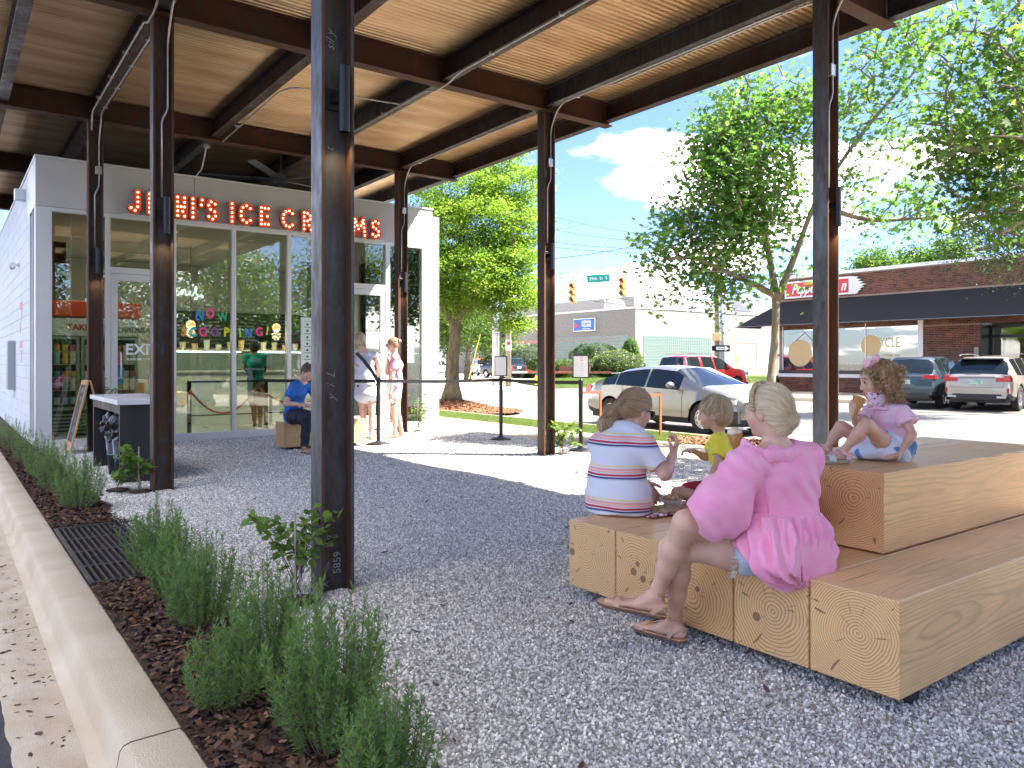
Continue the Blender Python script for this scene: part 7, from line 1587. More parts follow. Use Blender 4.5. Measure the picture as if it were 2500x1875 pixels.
# ================================================================== PEOPLE
RVv, DVv, UPv = camw(1, 0), camw(0, 1), Vector((0, 0, 1))
def vec(l, d, z=0.0): return np.array(RVv * l + DVv * d + UPv * z)
def nz_(v): v = np.array(v, dtype=float); return v / (np.linalg.norm(v) + 1e-9)
A_ = lambda *p: np.array(at(*p))
def skin(n, c, c2): return M('skin_' + n, c, .48, col2=c2, scale=14, lo=.3, hi=.7, bump=.12, bscale=420, bdist=.002, sss=.12)
sk_a = skin('fair', (.62, .36, .26), (.70, .44, .33)); sk_b = skin('fair_pink', (.60, .33, .25), (.69, .42, .33)); sk_g = skin('girl', (.58, .33, .23), (.66, .40, .30)); sk_d = skin('brown', (.16, .08, .05), (.20, .11, .07))
def hair_mat(n, dark, light, sc=(1, 1, 1), f=90.0):
    m = bpy.data.materials.new('hair_' + n); nt, b, o = nodes(m); L = nt.links.new; at_ = N(nt, 'ShaderNodeAttribute', attribute_name='flow')
    nn = N(nt, 'ShaderNodeTexNoise', i_Scale=1.0, i_Detail=4.0, i_Roughness=.65); L(at_.outputs['Vector'], nn.inputs[0])
    r = N(nt, 'ShaderNodeValToRGB'); r.color_ramp.elements[0].position = .34; r.color_ramp.elements[1].position = .66; r.color_ramp.elements[0].color = c4(dark); r.color_ramp.elements[1].color = c4(light); L(nn.outputs[0], r.inputs[0]); L(r.outputs[0], b.inputs['Base Color'])
    b.inputs['Roughness'].default_value = .38; b.inputs['Specular IOR Level'].default_value = .45; bp = N(nt, 'ShaderNodeBump'); bp.inputs['Strength'].default_value = .55; bp.inputs['Distance'].default_value = .004; L(nn.outputs[0], bp.inputs['Height']); L(bp.outputs[0], b.inputs['Normal']); return m
def flow(o, pole, ax, a, b, fr=14.0, fl=9.0):
    """strand coordinates: hair runs away from the pole, so colour streaks follow the angle round it"""
    me = o.data; n = len(me.vertices); co = np.zeros(n * 3, dtype=np.float32); me.vertices.foreach_get('co', co); co = co.reshape(-1, 3) + np.array(wloc(o)); d = co - np.array(pole); x = d @ np.array(a); y = d @ np.array(b); z = d @ np.array(ax)
    th = np.arctan2(x, y); r = np.sqrt(x * x + y * y + z * z); at_ = me.attributes.new('flow', 'FLOAT_VECTOR', 'POINT')
    at_.data.foreach_set('vector', np.stack([np.cos(th) * fr, np.sin(th) * fr, r * fl], 1).astype(np.float32).ravel()); return o
def head(S, C, F, U, k=1.0, child=False, mouth=False):
    C = np.array(C); F = nz_(F); U = nz_(np.array(U) - F * (F @ np.array(U))); Rr = np.cross(F, U); cr_ = 1.06 if child else 1.0
    q = lambda f, u, r=0: C + (F * f + U * u + Rr * r) * k
    S.ell(q(-.012, .022), Rr, F, U, (.074 * k * cr_, .094 * k * cr_, .088 * k * cr_), .01)
    S.ell(q(.030, -.045), Rr, F, U, (.056 * k, .060 * k, (.070 if not child else .060) * k), .03 * k)
    S.ell(q(.060, -.098 if not child else -.088), Rr, F, U, (.024 * k, .022 * k, .018 * k), .03 * k)          # chin
    for s_ in (-1, 1):
        S.ell(q(.055, -.035, s_ * .038), Rr, F, U, (.026 * k, .028 * k, .032 * k), .02 * k)            # cheek
        S.ell(q(.093, .0, s_ * .031), Rr, F, U, (.015 * k, .012 * k, .010 * k), .012 * k, sub=True)     # eye socket
        S.ell(q(.080, -.001, s_ * .031), Rr, F, U, (.014 * k, .0135 * k, .0125 * k), .004 * k)
        S.ell(q(-.006, -.018, s_ * .076 * cr_), Rr, nz_(F - U * .2), U, (.007 * k, .019 * k, .031 * k), .005)  # ear
        S.ell(q(.0, -.016, s_ * .084 * cr_), Rr, F, U, (.004 * k, .008 * k, .016 * k), .003, sub=True)
    S.cap(q(.084, .018), q(.088, .021, .03), .010 * k, .007 * k, .012 * k); S.cap(q(.084, .018), q(.088, .021, -.03), .010 * k, .007 * k, .012 * k)
    S.cap(q(.090, .0), q(.106 if not child else .101, -.034), .007 * k, .011 * k, .012 * k); S.ell(q(.096, -.040), Rr, F, U, (.015 * k, .010 * k, .008 * k), .008 * k)   # nose
    S.ell(q(.088, -.063), Rr, F, U, (.022 * k, .010 * k, .006 * k), .006 * k); S.ell(q(.086, -.075), Rr, F, U, (.019 * k, .010 * k, .007 * k), .006 * k)
    if mouth: S.ell(q(.098, -.069), Rr, F, U, (.014 * k, .014 * k, .004 * k), .002 * k, sub=True)
    return q, F, U, Rr
def hand(S, W, D, Nn, k=1.0, curl=.5, side=1, thumb=.8, fan=.06):
    W = np.array(W); D = nz_(D); Nn = nz_(np.array(Nn) - D * (D @ np.array(Nn))); Sd = np.cross(D, Nn) * side
    S.ecap(W, W + D * .03 * k, Sd, (.026 * k, .019 * k), (.032 * k, .016 * k), .02 * k); S.ecap(W + D * .028 * k, W + D * .080 * k, Sd, (.034 * k, .015 * k), (.038 * k, .012 * k), .012 * k)
    for i, L in enumerate((.068, .077, .071, .055)):
        o = (i - 1.5) * .0195 * k; p = W + D * (.088 - abs(i - 1.3) * .004) * k + Sd * o; d = nz_(D + Sd * (i - 1.5) * -fan * -1); an = curl * (.75 + .12 * i)
        for j, (fr, r0, r1) in enumerate(((.45, .0090, .0082), (.31, .0082, .0074), (.24, .0074, .0064))):
            c_, s_ = math.cos(an * (.6 if j == 0 else 1)), math.sin(an * (.6 if j == 0 else 1)); axd = d; nn = nz_(Nn - axd * (axd @ Nn)); d = nz_(axd * c_ + nn * s_); e = p + d * L * fr * k; S.cap(p, e, r0 * k, r1 * k, .003 * k); p = e
    b = W + D * .024 * k - Sd * .026 * k + Nn * .006 * k; d = nz_(-Sd * thumb + D * .75 + Nn * .35); e = b + d * .042 * k; S.cap(b, e, .014 * k, .0105 * k, .010 * k); d2 = nz_(d * .8 + D * .5 + Nn * curl * .5); S.cap(e, e + d2 * .032 * k, .0105 * k, .0085 * k, .004 * k)
def foot(S, A, T, U, k=1.0, L=.235, toes=True):
    A = np.array(A); T = nz_(T); U = nz_(np.array(U) - T * (T @ np.array(U))); Sd = np.cross(T, U); h = .075 * k
    q = lambda t, u, s_=0: A + T * t * k + U * u * k + Sd * s_ * k
    S.ell(q(-.025, -.048), Sd, T, U, (.031 * k, .036 * k, .030 * k), .02 * k); S.ecap(q(0, -.01), q(.07, -.048), Sd, (.032 * k, .034 * k), (.036 * k, .024 * k), .02 * k); S.ecap(q(-.01, -.055), q(L * .62, -.063), Sd, (.029 * k, .020 * k), (.043 * k, .014 * k), .018 * k)
    if toes:
        for i, (o, ln, r) in enumerate(((-.028, .060, .0125), (-.009, .060, .0095), (.007, .052, .0088), (.021, .043, .0082), (.034, .032, .0078))): S.cap(q(L * .60, -.065, o), q(L * .60 + ln, -.067, o * 1.08), r * k * 1.1, r * k, .005 * k)
    return q, T, U, Sd
def limb(S, a, b, r, k=.02):        # r: list of (t, radius)
    a, b = np.array(a), np.array(b)
    for (t0, r0), (t1, r1) in zip(r[:-1], r[1:]): S.cap(a + (b - a) * t0, a + (b - a) * t1, r0, r1, k)
def body(S, J, k=1.0, curlL=.5, curlR=.5, mouth=False, child=False, feet=True, hands=True, sex='f'):
    side = nz_(J['shR'] - J['shL']); kw = J.get('w', 1.0) * k
    S.ecap(J['pel'], J['waist'], side, (.155 * kw, .115 * kw), (.115 * kw, .085 * kw), .04 * k); S.ecap(J['waist'], J['chest'], side, (.115 * kw, .085 * kw), (.140 * kw, .098 * kw), .04 * k)
    S.ecap(J['chest'], (J['chest'] + J['neck'] * 2) / 3, side, (.145 * kw, .09 * kw), (.10 * kw, .06 * kw), .04 * k)
    for s_ in 'LR':
        S.cap(J['neck'] + (J['sh' + s_] - J['neck']) * .2, J['sh' + s_], .042 * k, .046 * k, .04 * k)
        limb(S, J['sh' + s_], J['el' + s_], [(0, .050 * k), (.35, .044 * k), (1, .034 * k)], .02 * k); limb(S, J['el' + s_], J['wr' + s_], [(0, .034 * k), (.25, .037 * k), (1, .024 * k)], .015 * k)
        limb(S, J['hip' + s_], J['kn' + s_], [(0, .088 * kw), (.45, .074 * kw), (.9, .054 * k), (1, .052 * k)], .03 * k); limb(S, J['kn' + s_], J['an' + s_], [(0, .051 * k), (.15, .046 * k), (.36, .050 * k), (.62, .041 * k), (.9, .029 * k), (1, .033 * k)], .02 * k)
        S.cap(J['pel'], J['hip' + s_], .10 * kw, .09 * kw, .04 * k)
        if hands:
            D, Nn, cu, sd = J['hd' + s_]; hand(S, J['wr' + s_], D, Nn, k, cu, sd)
        if feet: foot(S, J['an' + s_], J['toe' + s_], J.get('fup' + s_, UPv), k)
    C, F, U, hk = J['head']; q, F, U, Rr = head(S, C, F, U, hk, child, mouth)
    S.cap(J['neck'], q(-.022, -.075), .050 * k, .046 * k * (.9 if child else 1), .03 * k); S.cap(q(-.03, -.03), q(-.022, -.085), .055 * hk, .05 * hk, .02)
    return q, F, U, Rr
def bounds(pts, m): p = np.array(pts); return p.min(0) - m, p.max(0) + m
def eyes(t, q, k, col=(.10, .06, .03), only=(1, -1)):
    for s_ in only:
        MB().ball(q(.0805, -.001, s_ * .031), .0132 * k, 14, 10).build('eye', M('eye_white', (.78, .76, .74), .15), None, True)
        o = bpy.data.objects['eye'] if False else None
def shift_children(t, objs):
    for o in objs: o.parent = t; o.location = -Vector(wloc(t)) if o.location.length == 0 else o.location

def tress(o, pole, mat, par, n, away=False, curl=.0, step=.010, m=6):
    """loose hairs traced over the hair surface towards (or away from) the pole, lifting off a little at their ends"""
    me = o.data; nv = len(me.vertices); co = np.zeros(nv * 3, dtype=np.float32); me.vertices.foreach_get('co', co); co = co.reshape(-1, 3); no = np.zeros(nv * 3, dtype=np.float32); me.vertices.foreach_get('normal', no); no = no.reshape(-1, 3)
    rs = np.random.RandomState(3); ids = rs.randint(0, nv, n); off = np.array(wloc(o)); pl_ = np.array(pole) - off; mb = MB(); at_v = []
    for i in ids:
        p = co[i].astype(float); nn = no[i].astype(float); P_ = [p + nn * .0006]; jit = rs.normal(size=3) * .25; lift = abs(rs.normal()) * .0012
        for k in range(m):
            d = pl_ - p; d = -d if away else d; d = d / (np.linalg.norm(d) + 1e-9) + jit; 
            if away: d[2] -= .8
            d -= nn * (d @ nn); d /= np.linalg.norm(d) + 1e-9; p = p + d * step; j = int(np.argmin(((co - p) ** 2).sum(1))) if k % 2 == 0 else j; nn = no[j].astype(float); p = p + nn * ((co[j] - p) @ nn) + (rs.normal(size=3) * curl if curl else 0); P_.append(p + nn * (.0006 + lift * k))
        mb.tube(P_, [.0008 * (1 - .12 * k) for k in range(m + 1)], 3, False)
    h_ = mb.build('loose_hair', mat, par); v_ = np.zeros(len(h_.data.vertices) * 3, dtype=np.float32); h_.data.vertices.foreach_get('co', v_); v_ = v_.reshape(-1, 3); a_ = h_.data.attributes.new('flow', 'FLOAT_VECTOR', 'POINT')
    per = 3 * (m + 1); seed_ = np.repeat(rs.uniform(0, 40, (n, 3)), per, axis=0); a_.data.foreach_set('vector', seed_.astype(np.float32).ravel()); return o
# ---------------------------------------------------------------- woman in pink
pw = thing('person', 'woman in loose pink blouse and frayed denim shorts, seated with crossed legs', 'person', tuple(camw(1.08, 3.2, .42)))
J = dict(pel=A_(1672, 1172, 3.24), waist=A_(1690, 1100, 3.24), chest=A_(1690, 1030, 3.24), neck=A_(1678, 965, 3.22), shL=A_(1612, 1002, 3.13), shR=A_(1732, 996, 3.34), elL=A_(1532, 1112, 3.07), wrL=A_(1466, 1140, 3.22), elR=A_(1712, 1085, 3.62), wrR=A_(1640, 990, 3.52),
         hipL=A_(1650, 1192, 3.15), hipR=A_(1655, 1168, 3.30), knL=A_(1470, 1182, 3.23), knR=A_(1481, 1130, 3.12), anL=A_(1457, 1338, 3.42), anR=A_(1417, 1284, 3.28), toeL=vec(-.62, .78, -.03), toeR=vec(-.97, .05, .20), fupR=vec(.2, 0, .98),
         hdL=(vec(-.6, .2, -.7), vec(.5, -.5, -.6), .45, 1), hdR=(vec(-.62, -.1, .75), vec(-.6, .4, -.5), .75, -1), head=(A_(1658, 886, 3.24), vec(-.62, .78, -.10), vec(.05, -.05, 1), .92))
lo, hi = bounds([v for k_, v in J.items() if isinstance(v, np.ndarray) and k_[:2] in ('pe', 'wa', 'ch', 'ne', 'sh', 'el', 'wr', 'hi', 'kn', 'an')] + [J['head'][0]], .15); lo[2] = max(lo[2], -.02) - .03; lo -= .06; hi += .06
S = Sdf(lo, hi, .0052); q, F, U, Rr = body(S, J); S.build('body', sk_a, pw)
bhr = hair_mat('blonde', (.50, .38, .23), (.84, .70, .47)); C = np.array(J['head'][0])
S = Sdf(C - .17, C + .17, .0035); S.ell(q(-.020, .030), Rr, F, U, (.079, .094, .086), 0); S.ell(q(-.062, -.030), Rr, F, U, (.064, .056, .066), .03); S.cap(q(-.065, -.08), q(-.05, -.045), .040, .05, .03)
S.ell(q(.062, -.062), Rr, F, U, (.080, .075, .098), .006, sub=True); S.ell(q(.0, -.085), Rr, F, U, (.10, .038, .055), .01, sub=True); bun = q(-.112, -.052, .012)
S.ell(bun, Rr, F, U, (.036, .026, .031), .008); cb = C
def strands(c0, F, U, Rr, fr=75, am=.0016, tw=3.0):
    c0 = np.array(c0)
    def fn(x, y, z):
        a = (x - c0[0]) * Rr[0] + (y - c0[1]) * Rr[1] + (z - c0[2]) * Rr[2]; u = (x - c0[0]) * U[0] + (y - c0[1]) * U[1] + (z - c0[2]) * U[2]; f = (x - c0[0]) * F[0] + (y - c0[1]) * F[1] + (z - c0[2]) * F[2]
        th = np.arctan2(a, u + .02); return am * (np.sin(th * fr * .35 + 4 * np.sin(f * 22)) + .7 * np.sin(th * fr * .8 + f * 60))
    return fn
bc = np.array(bun)
def to_bun(x, y, z):
    dx_, dy_, dz_ = x - bc[0], y - bc[1], z - bc[2]; a = dx_ * Rr[0] + dy_ * Rr[1] + dz_ * Rr[2]; u = dx_ * U[0] + dy_ * U[1] + dz_ * U[2]; th = np.arctan2(a, u); r = np.sqrt(dx_ ** 2 + dy_ ** 2 + dz_ ** 2)
    return np.where(r > .042, .0017 * (np.sin(th * 26 + 3 * np.sin(r * 40)) + .6 * np.sin(th * 61 + r * 30)), .002 * np.sin(th * 3 + r * 420))
S.ripple(to_bun); tress(flow(S.build('hair', bhr, pw), bun, F, Rr, U, 26, 5), bun, bhr, pw, 900)
# headband
hb = [q(.020 + .002 * math.cos(t), .034 + .098 * math.cos(t), .089 * math.sin(t)) for t in np.linspace(-1.9, 1.9, 26)]; mb = MB(); m_hb = M('headband_gold', (.62, .50, .26), .5, .2, bump=1.0, bscale=260, bdist=.006)
for a, b in zip(hb[:-1], hb[1:]): mb.bar(a, b, .022, .010, up=np.array(a) - C)
Wp(mb, 'headband', m_hb, pw, True)
# blouse
m_pink = M('pink_gauze', (.90, .32, .52), .8, col2=(.94, .40, .58), scale=9, bump=.55, bscale=230, bdist=.004, stretch=(1, 1, 1.6), sheen=.3)
L_ = lambda a, b, t: J[a] + (J[b] - J[a]) * t
S = Sdf(lo, hi, .0050); side = nz_(J['shR'] - J['shL'])
S.ecap(A_(1690, 1108, 3.23), A_(1688, 1035, 3.235), side, (.172, .125), (.180, .128), .03); S.ecap(A_(1688, 1035, 3.235), A_(1682, 990, 3.24), side, (.182, .125), (.150, .085), .04)
S.cap(J['shL'] + np.array([0, 0, -.008]), L_('shL', 'shR', .35), .068, .062, .04); S.cap(J['shR'] + np.array([0, 0, -.01]), L_('shL', 'shR', .65), .068, .062, .04)
S.cap(J['shL'], A_(1562, 1086, 3.08), .070, .100, .05); S.cap(A_(1562, 1086, 3.08), A_(1526, 1106, 3.05), .100, .078, .04); S.cap(A_(1575, 1125, 3.08), A_(1545, 1135, 3.06), .07, .06, .05); S.cap(J['shR'], A_(1722, 1090, 3.56), .078, .10, .05)
S.cap(J['neck'] + vec(0, .02, .03), J['neck'] + vec(-.005, .03, .16), .072, .10, .01, sub=True)
S.ripple(lambda x, y, z: .0045 * np.sin(((x - J['shL'][0]) * RVv.x + (y - J['shL'][1]) * RVv.y) * 62 + (z - J['shL'][2]) * 38 + 2.0 * np.sin(z * 17 + x * 9)), .04); S.ripple(wob(5, 22, .006), .04); 
nrm = nz_(A_(1520, 1118, 3.04) - J['shL']);
S.cap(A_(1497, 1118, 3.06), A_(1478, 1128, 3.1), .052, .06, .012, sub=True); S.build('blouse', m_pink, pw)
S = Sdf(lo, hi, .0050); wc = A_(1688, 1104, 3.225); hc = A_(1712, 1196, 3.10)
S.ecap(wc, (wc + hc) / 2, side, (.158, .115), (.185, .135), .02); S.ecap((wc + hc) / 2, hc + np.array([0, 0, -.01]), side, (.185, .135), (.200, .140), .03); S.ecap(A_(1680, 1160, 3.06), A_(1672, 1228, 2.95), vec(1, 0), (.07, .05), (.075, .03), .05); S.ecap(A_(1640, 1150, 3.10), A_(1625, 1180, 3.05), vec(1, 0), (.05, .05), (.06, .03), .04)
axp = nz_(hc - wc); sdp = nz_(side - axp * (side @ axp)); fwp = np.cross(axp, sdp)
def pleat(x, y, z):
    dx_, dy_, dz_ = x - wc[0], y - wc[1], z - wc[2]; h_ = dx_ * axp[0] + dy_ * axp[1] + dz_ * axp[2]; a = dx_ * sdp[0] + dy_ * sdp[1] + dz_ * sdp[2]; b_ = dx_ * fwp[0] + dy_ * fwp[1] + dz_ * fwp[2]; th = np.arctan2(a, b_)
    return (.0035 + .055 * np.clip(h_, 0, .2)) * (np.sin(th * 17 + 1.3 * np.sin(h_ * 22)) * .8 + .6 * np.sin(th * 31 + h_ * 15)) * np.clip((h_ + .03) / .03, .1, 1)
S.ripple(pleat, .04); S.ripple(wob(15, 24, .006)); S.plane(wc + np.array([0, 0, .012]), (0, 0, 1)); S.build('peplum', m_pink, pw)
# collar band lying over the shoulders
cp = [A_(1604, 958, 3.16), A_(1622, 974, 3.10), A_(1660, 985, 3.09), A_(1702, 983, 3.12), A_(1732, 975, 3.18)]
S = Sdf(*bounds(cp, .10), .0035); cpd = [Vector(c) for c in cp]
for a, b in zip(cpd[:-1], cpd[1:]): S.ecap(np.array(a), np.array(b), np.array([0, 0, 1.0]), (.026, .010), (.026, .010), .02)
S.ripple(wob(25, 30, .002)); S.build('collar', m_pink, pw)
# seams as raised piping
for pts in ([A_(1625, 992, 3.06), A_(1650, 1040, 3.075), A_(1660, 1110, 3.10)],): Wp(MB().tube(smooth_path([Vector(p) for p in pts], 5, .06), .0025, 5), 'seam', m_pink, pw, True)
# shorts
m_den = M('light_denim', (.42, .52, .66), .85, col2=(.56, .65, .76), scale=30, bump=.5, bscale=400, bdist=.002)
S = Sdf(*bounds([J['pel'], J['hipL'], J['hipR'], A_(1600, 1200, 3.14)], .14), .005); S.cap(A_(1610, 1196, 3.155), J['hipL'], .088, .105, .03); S.cap(A_(1612, 1168, 3.26), J['hipR'], .08, .10, .03); S.cap(J['pel'], J['pel'] + np.array([0, 0, .1]), .135, .12, .03)
S.plane(A_(1588, 1205, 3.15), vec(-.93, .05, -.25)); S.ripple(wob(35, 60, .004)); S.build('shorts', m_den, pw)
rs = np.random.RandomState(2); fr_ = MB(); ca = A_(1590, 1200, 3.152); ax2 = nz_(J['knL'] - J['hipL']); s2 = nz_(np.cross(ax2, [0, 0, 1])); u2 = np.cross(s2, ax2)
for i in range(80):
    a = rs.uniform(0, 6.28); p = ca + (s2 * math.cos(a) + u2 * math.sin(a)) * .085; fr_.tube([p, p + ax2 * rs.uniform(.006, .018) + rs.normal(size=3) * .003, p + ax2 * rs.uniform(.015, .03) + rs.normal(size=3) * .006 + np.array([0, 0, -.006])], .0011, 3, False)
Wp(fr_, 'frayed_hem', M('fray_white', (.70, .74, .78), .9), pw)
# sandals
m_tan = M('sandal_leather', (.55, .33, .20), .5, col2=(.62, .40, .26), scale=20); m_sole = M('sandal_sole', (.16, .08, .05), .6); m_goldk = M('gold_star', (.80, .62, .25), .25, .8)
def sandal(t, A, T, U, k=1.0, L=.235, straps=True, mt=None, msole=None, star=True, wide=.052, th=.013):
    A = np.array(A); T = nz_(T); U = nz_(np.array(U) - T * (T @ np.array(U))); Sd = np.cross(T, U); q = lambda t_, u, s_=0: A + T * t_ * k + U * u * k + Sd * s_ * k
    out = [(-.062, .0), (-.052, .024), (-.02, .034), (.04, .030), (.10, wide * .80), (.15, wide * .88), (L * .90, .036), (L + .008, .006), (L, -.02), (L * .86, -wide * .85), (.13, -wide * .85), (.05, -.030), (-.02, -.034), (-.052, -.024)]
    mb = MB(); mb.prism(out, q(0, -.079 - th), T * k, Sd * k, U * th * k); bevel(Wp(mb, 'sole', msole or m_sole, t), .003)
    mb = MB(); mb.prism([(x * .985, y * .96) for x, y in out], q(0, -.0788), T * k, Sd * k, U * .004 * k); Wp(mb, 'footbed', mt or m_tan, t)
    def strap(pts, w_=.014, h_=.0028):
        P_ = [Vector(q(*p)) for p in pts]; P_ = smooth_path(P_, 3, .02); mb = MB()
        for a, b in zip(P_[:-1], P_[1:]): mb.bar(a, b, h_, w_ * k, up=T)
        Wp(mb, 'strap', mt or m_tan, t)
    return q, strap, T, U, Sd
for s_ in 'LR':
    q2, strap, T2, U2, S2 = sandal(pw, J['an' + s_], J['toe' + s_], J.get('fup' + s_, np.array(UPv)))
    strap([(.165, -.075, -.046), (.16, -.052, -.034), (.155, -.042, 0), (.155, -.050, .034), (.16, -.075, .046)], .026); strap([(.01, -.075, -.036), (-.02, -.04, -.036), (-.058, -.028, -.012), (-.064, -.026, 0), (-.058, -.028, .012), (-.02, -.04, .036), (.01, -.075, .036)], .020)
    def hel(n0, n1, off, r=.0019):
        P_ = []
        for i in range(25):
            f = i / 24; a = 2 * math.pi * (n0 + (n1 - n0) * f) + off; h_ = -.035 + .105 * f; rad = .042 - .004 * math.cos(f * 3); P_.append(q2(-.008 + .0 + rad * math.cos(a) * 1.05, h_, rad * math.sin(a)))
        return P_
    for off, tn in ((0, 1.6), (3.1, -1.6)):
        P_ = hel(0, tn, off); Wp(MB().tube(P_, .0022, 5), 'lace', m_tan, pw, True)
        for j in (5, 11, 17, 22):
            c_ = Vector(P_[j]); ax3 = (c_ - Vector(q2(-.008, -.035 + .105 * j / 24, 0))).normalized(); aa = ax3.orthogonal().normalized(); bb_ = ax3.cross(aa)
            st5 = [((.0095 if i % 2 == 0 else .0042) * math.cos(i * math.pi / 5 + j), (.0095 if i % 2 == 0 else .0042) * math.sin(i * math.pi / 5 + j)) for i in range(10)]; Wp(MB().prism(st5, c_ + ax3 * .003, aa, bb_, ax3 * .002), 'star_charm', m_goldk, pw)
    for z_ in (-.046, .046): Wp(MB().tube([q2(.14, -.048, z_ * .5), q2(.09, -.025, -z_ * .55), q2(.04, -.012, z_ * .6), q2(.0, -.01, z_ * .8)], .0022, 5), 'lace', m_tan, pw, True)
# cones
m_cone = M('waffle', (.42, .19, .055), .6, col2=(.52, .27, .09), scale=30); m_ridge = M('waffle_ridge', (.60, .34, .12), .55); m_ice = M('ice_cream', (.78, .66, .46), .4, bump=.5, bscale=60)
def cone(lab, base, top, r, ice=True, parent=None):
    base, top = Vector(base), Vector(top); ax = (top - base); L = ax.length; ax.normalize(); t = thing('ice_cream_cone', lab, 'ice cream cone', tuple(base)); a = ax.orthogonal().normalized(); b = ax.cross(a)
    MB().lathe([(.004, 0), (r * .45, L * .35), (r * .82, L * .72), (r, L), (r * .9, L), (r * .7, L * .8)], (0, 0, 0), 24, ax).build('cone', m_cone, t, True); rd = MB()
    def pt(h, th): rr = float(np.interp(h, [0, .35, .72, 1], [.004, r * .45, r * .82, r])) + .0008; return ax * (h * L) + (a * math.cos(th) + b * math.sin(th)) * rr
    for s_ in (1, -1):
        for i in range(9): rd.tube([pt(h, i * 2 * math.pi / 9 + s_ * h * 2.6) for h in np.linspace(.04, .99, 13)], .0011, 4, False)
    rd.build('waffle_ridges', m_ridge, t)
    if ice: s_ = Sdf((-.06, -.06, -.06), (.06, .06, .06), .003); s_.ell((0, 0, 0), (1, 0, 0), (0, 1, 0), (0, 0, 1), (r * .9, r * .9, r * .7), .0); s_.ripple(wob(3, 130, .003)); V_, Q_ = s_.mesh(); V_ = V_ + np.array(ax * L * 1.0); link('ice_cream', new_mesh('ice_cream', V_, Q_, m_ice, True), t)
    return t
cone('waffle cone held by the woman in pink, behind the boy in yellow', A_(1597, 992, 3.46), A_(1587, 934, 3.43), .034)

# ---------------------------------------------------------------- woman in the striped top
def stripes_mat():
    m = bpy.data.materials.new('striped_knit'); nt, b, o = nodes(m); L = nt.links.new; tcn = N(nt, 'ShaderNodeTexCoord'); sp = N(nt, 'ShaderNodeSeparateXYZ'); L(tcn.outputs['Object'], sp.inputs[0])
    nn = N(nt, 'ShaderNodeTexNoise', i_Scale=4.0, i_Detail=1.0); L(tcn.outputs['Object'], nn.inputs[0]); z = N(nt, 'ShaderNodeMath', operation='MULTIPLY_ADD'); z.inputs[1].default_value = .02; L(nn.outputs[0], z.inputs[0]); L(sp.outputs[2], z.inputs[2])
    a = N(nt, 'ShaderNodeMath', operation='SUBTRACT'); a.inputs[0].default_value = .448 + .005; L(z.outputs[0], a.inputs[1]); d = N(nt, 'ShaderNodeMath', operation='DIVIDE'); d.inputs[1].default_value = .174; L(a.outputs[0], d.inputs[0]); f = N(nt, 'ShaderNodeMath', operation='FRACT'); L(d.outputs[0], f.inputs[0])
    r = N(nt, 'ShaderNodeValToRGB'); r.color_ramp.interpolation = 'CONSTANT'; W_ = (.70, .70, .78); seq = [(0, (.78, .66, .40)), (.065, W_), (.10, (.80, .36, .30)), (.16, W_), (.175, (.82, .42, .36)), (.235, W_), (.27, (.48, .02, .06)), (.335, W_), (.36, (.06, .06, .16)), (.42, (.55, .58, .68)), (.46, W_)]
    r.color_ramp.elements[0].color = c4(seq[0][1]); r.color_ramp.elements[1].position = seq[1][0]; r.color_ramp.elements[1].color = c4(seq[1][1])
    for p_, c in seq[2:]: e = r.color_ramp.elements.new(p_); e.color = c4(c)
    L(f.outputs[0], r.inputs[0]); L(r.outputs[0], b.inputs['Base Color']); b.inputs['Roughness'].default_value = .85; nb = N(nt, 'ShaderNodeTexNoise', i_Scale=350.0); L(tcn.outputs['Object'], nb.inputs[0]); bp = N(nt, 'ShaderNodeBump'); bp.inputs['Strength'].default_value = .2; bp.inputs['Distance'].default_value = .002; L(nb.outputs[0], bp.inputs['Height']); L(bp.outputs[0], b.inputs['Normal']); return m
sw = thing('person', 'woman with a brown ponytail and sunglasses in a white top with coloured stripes', 'person', tuple(camw(.59, 4.3, .42)))
J = dict(w=1.08, pel=A_(1336, 1078, 4.30), waist=A_(1333, 1015, 4.31), chest=A_(1338, 978, 4.32), neck=A_(1352, 935, 4.36), shL=A_(1298, 960, 4.40), shR=A_(1390, 962, 4.22), elL=A_(1330, 1030, 4.68), wrL=A_(1388, 1042, 4.60), elR=A_(1436, 1024, 4.16), wrR=A_(1452, 986, 4.26),
         hipL=A_(1318, 1080, 4.40), hipR=A_(1362, 1080, 4.26), knL=A_(1380, 1062, 4.85), knR=A_(1402, 1068, 4.72), anL=camw(.72, 4.98, .10) , anR=camw(.78, 4.86, .10), toeL=vec(.4, .9), toeR=vec(.4, .9),
         hdL=(vec(.62, .1, -.75), vec(-.2, -.9, 0), .30, 1), hdR=(vec(.35, .1, .9), vec(-.9, .3, .1), 1.25, -1), head=(A_(1374, 883, 4.46), vec(.80, .52, -.30), vec(.22, .15, 1), .98))
J = {k_: (np.array(v) if isinstance(v, Vector) else v) for k_, v in J.items()}
pts_ = lambda: [v for k_, v in J.items() if isinstance(v, np.ndarray) and k_[:3] not in ('toe', 'fup')] + [np.array(J['head'][0])]
lo, hi = bounds(pts_(), .17); S = Sdf(lo, hi, .006); q, F, U, Rr = body(S, J); S.build('body', sk_b, sw)
m_str = stripes_mat(); side = nz_(J['shR'] - J['shL'])
S = Sdf(lo, hi, .0055); S.ecap(A_(1336, 1092, 4.30), A_(1334, 1070, 4.30), side, (.200, .155), (.195, .150), .02); S.ecap(A_(1334, 1070, 4.30), J['waist'], side, (.195, .150), (.158, .115), .04); S.ecap(J['waist'], J['chest'], side, (.158, .115), (.165, .118), .04); S.ecap(J['chest'], A_(1350, 942, 4.35), side, (.168, .122), (.125, .098), .04)
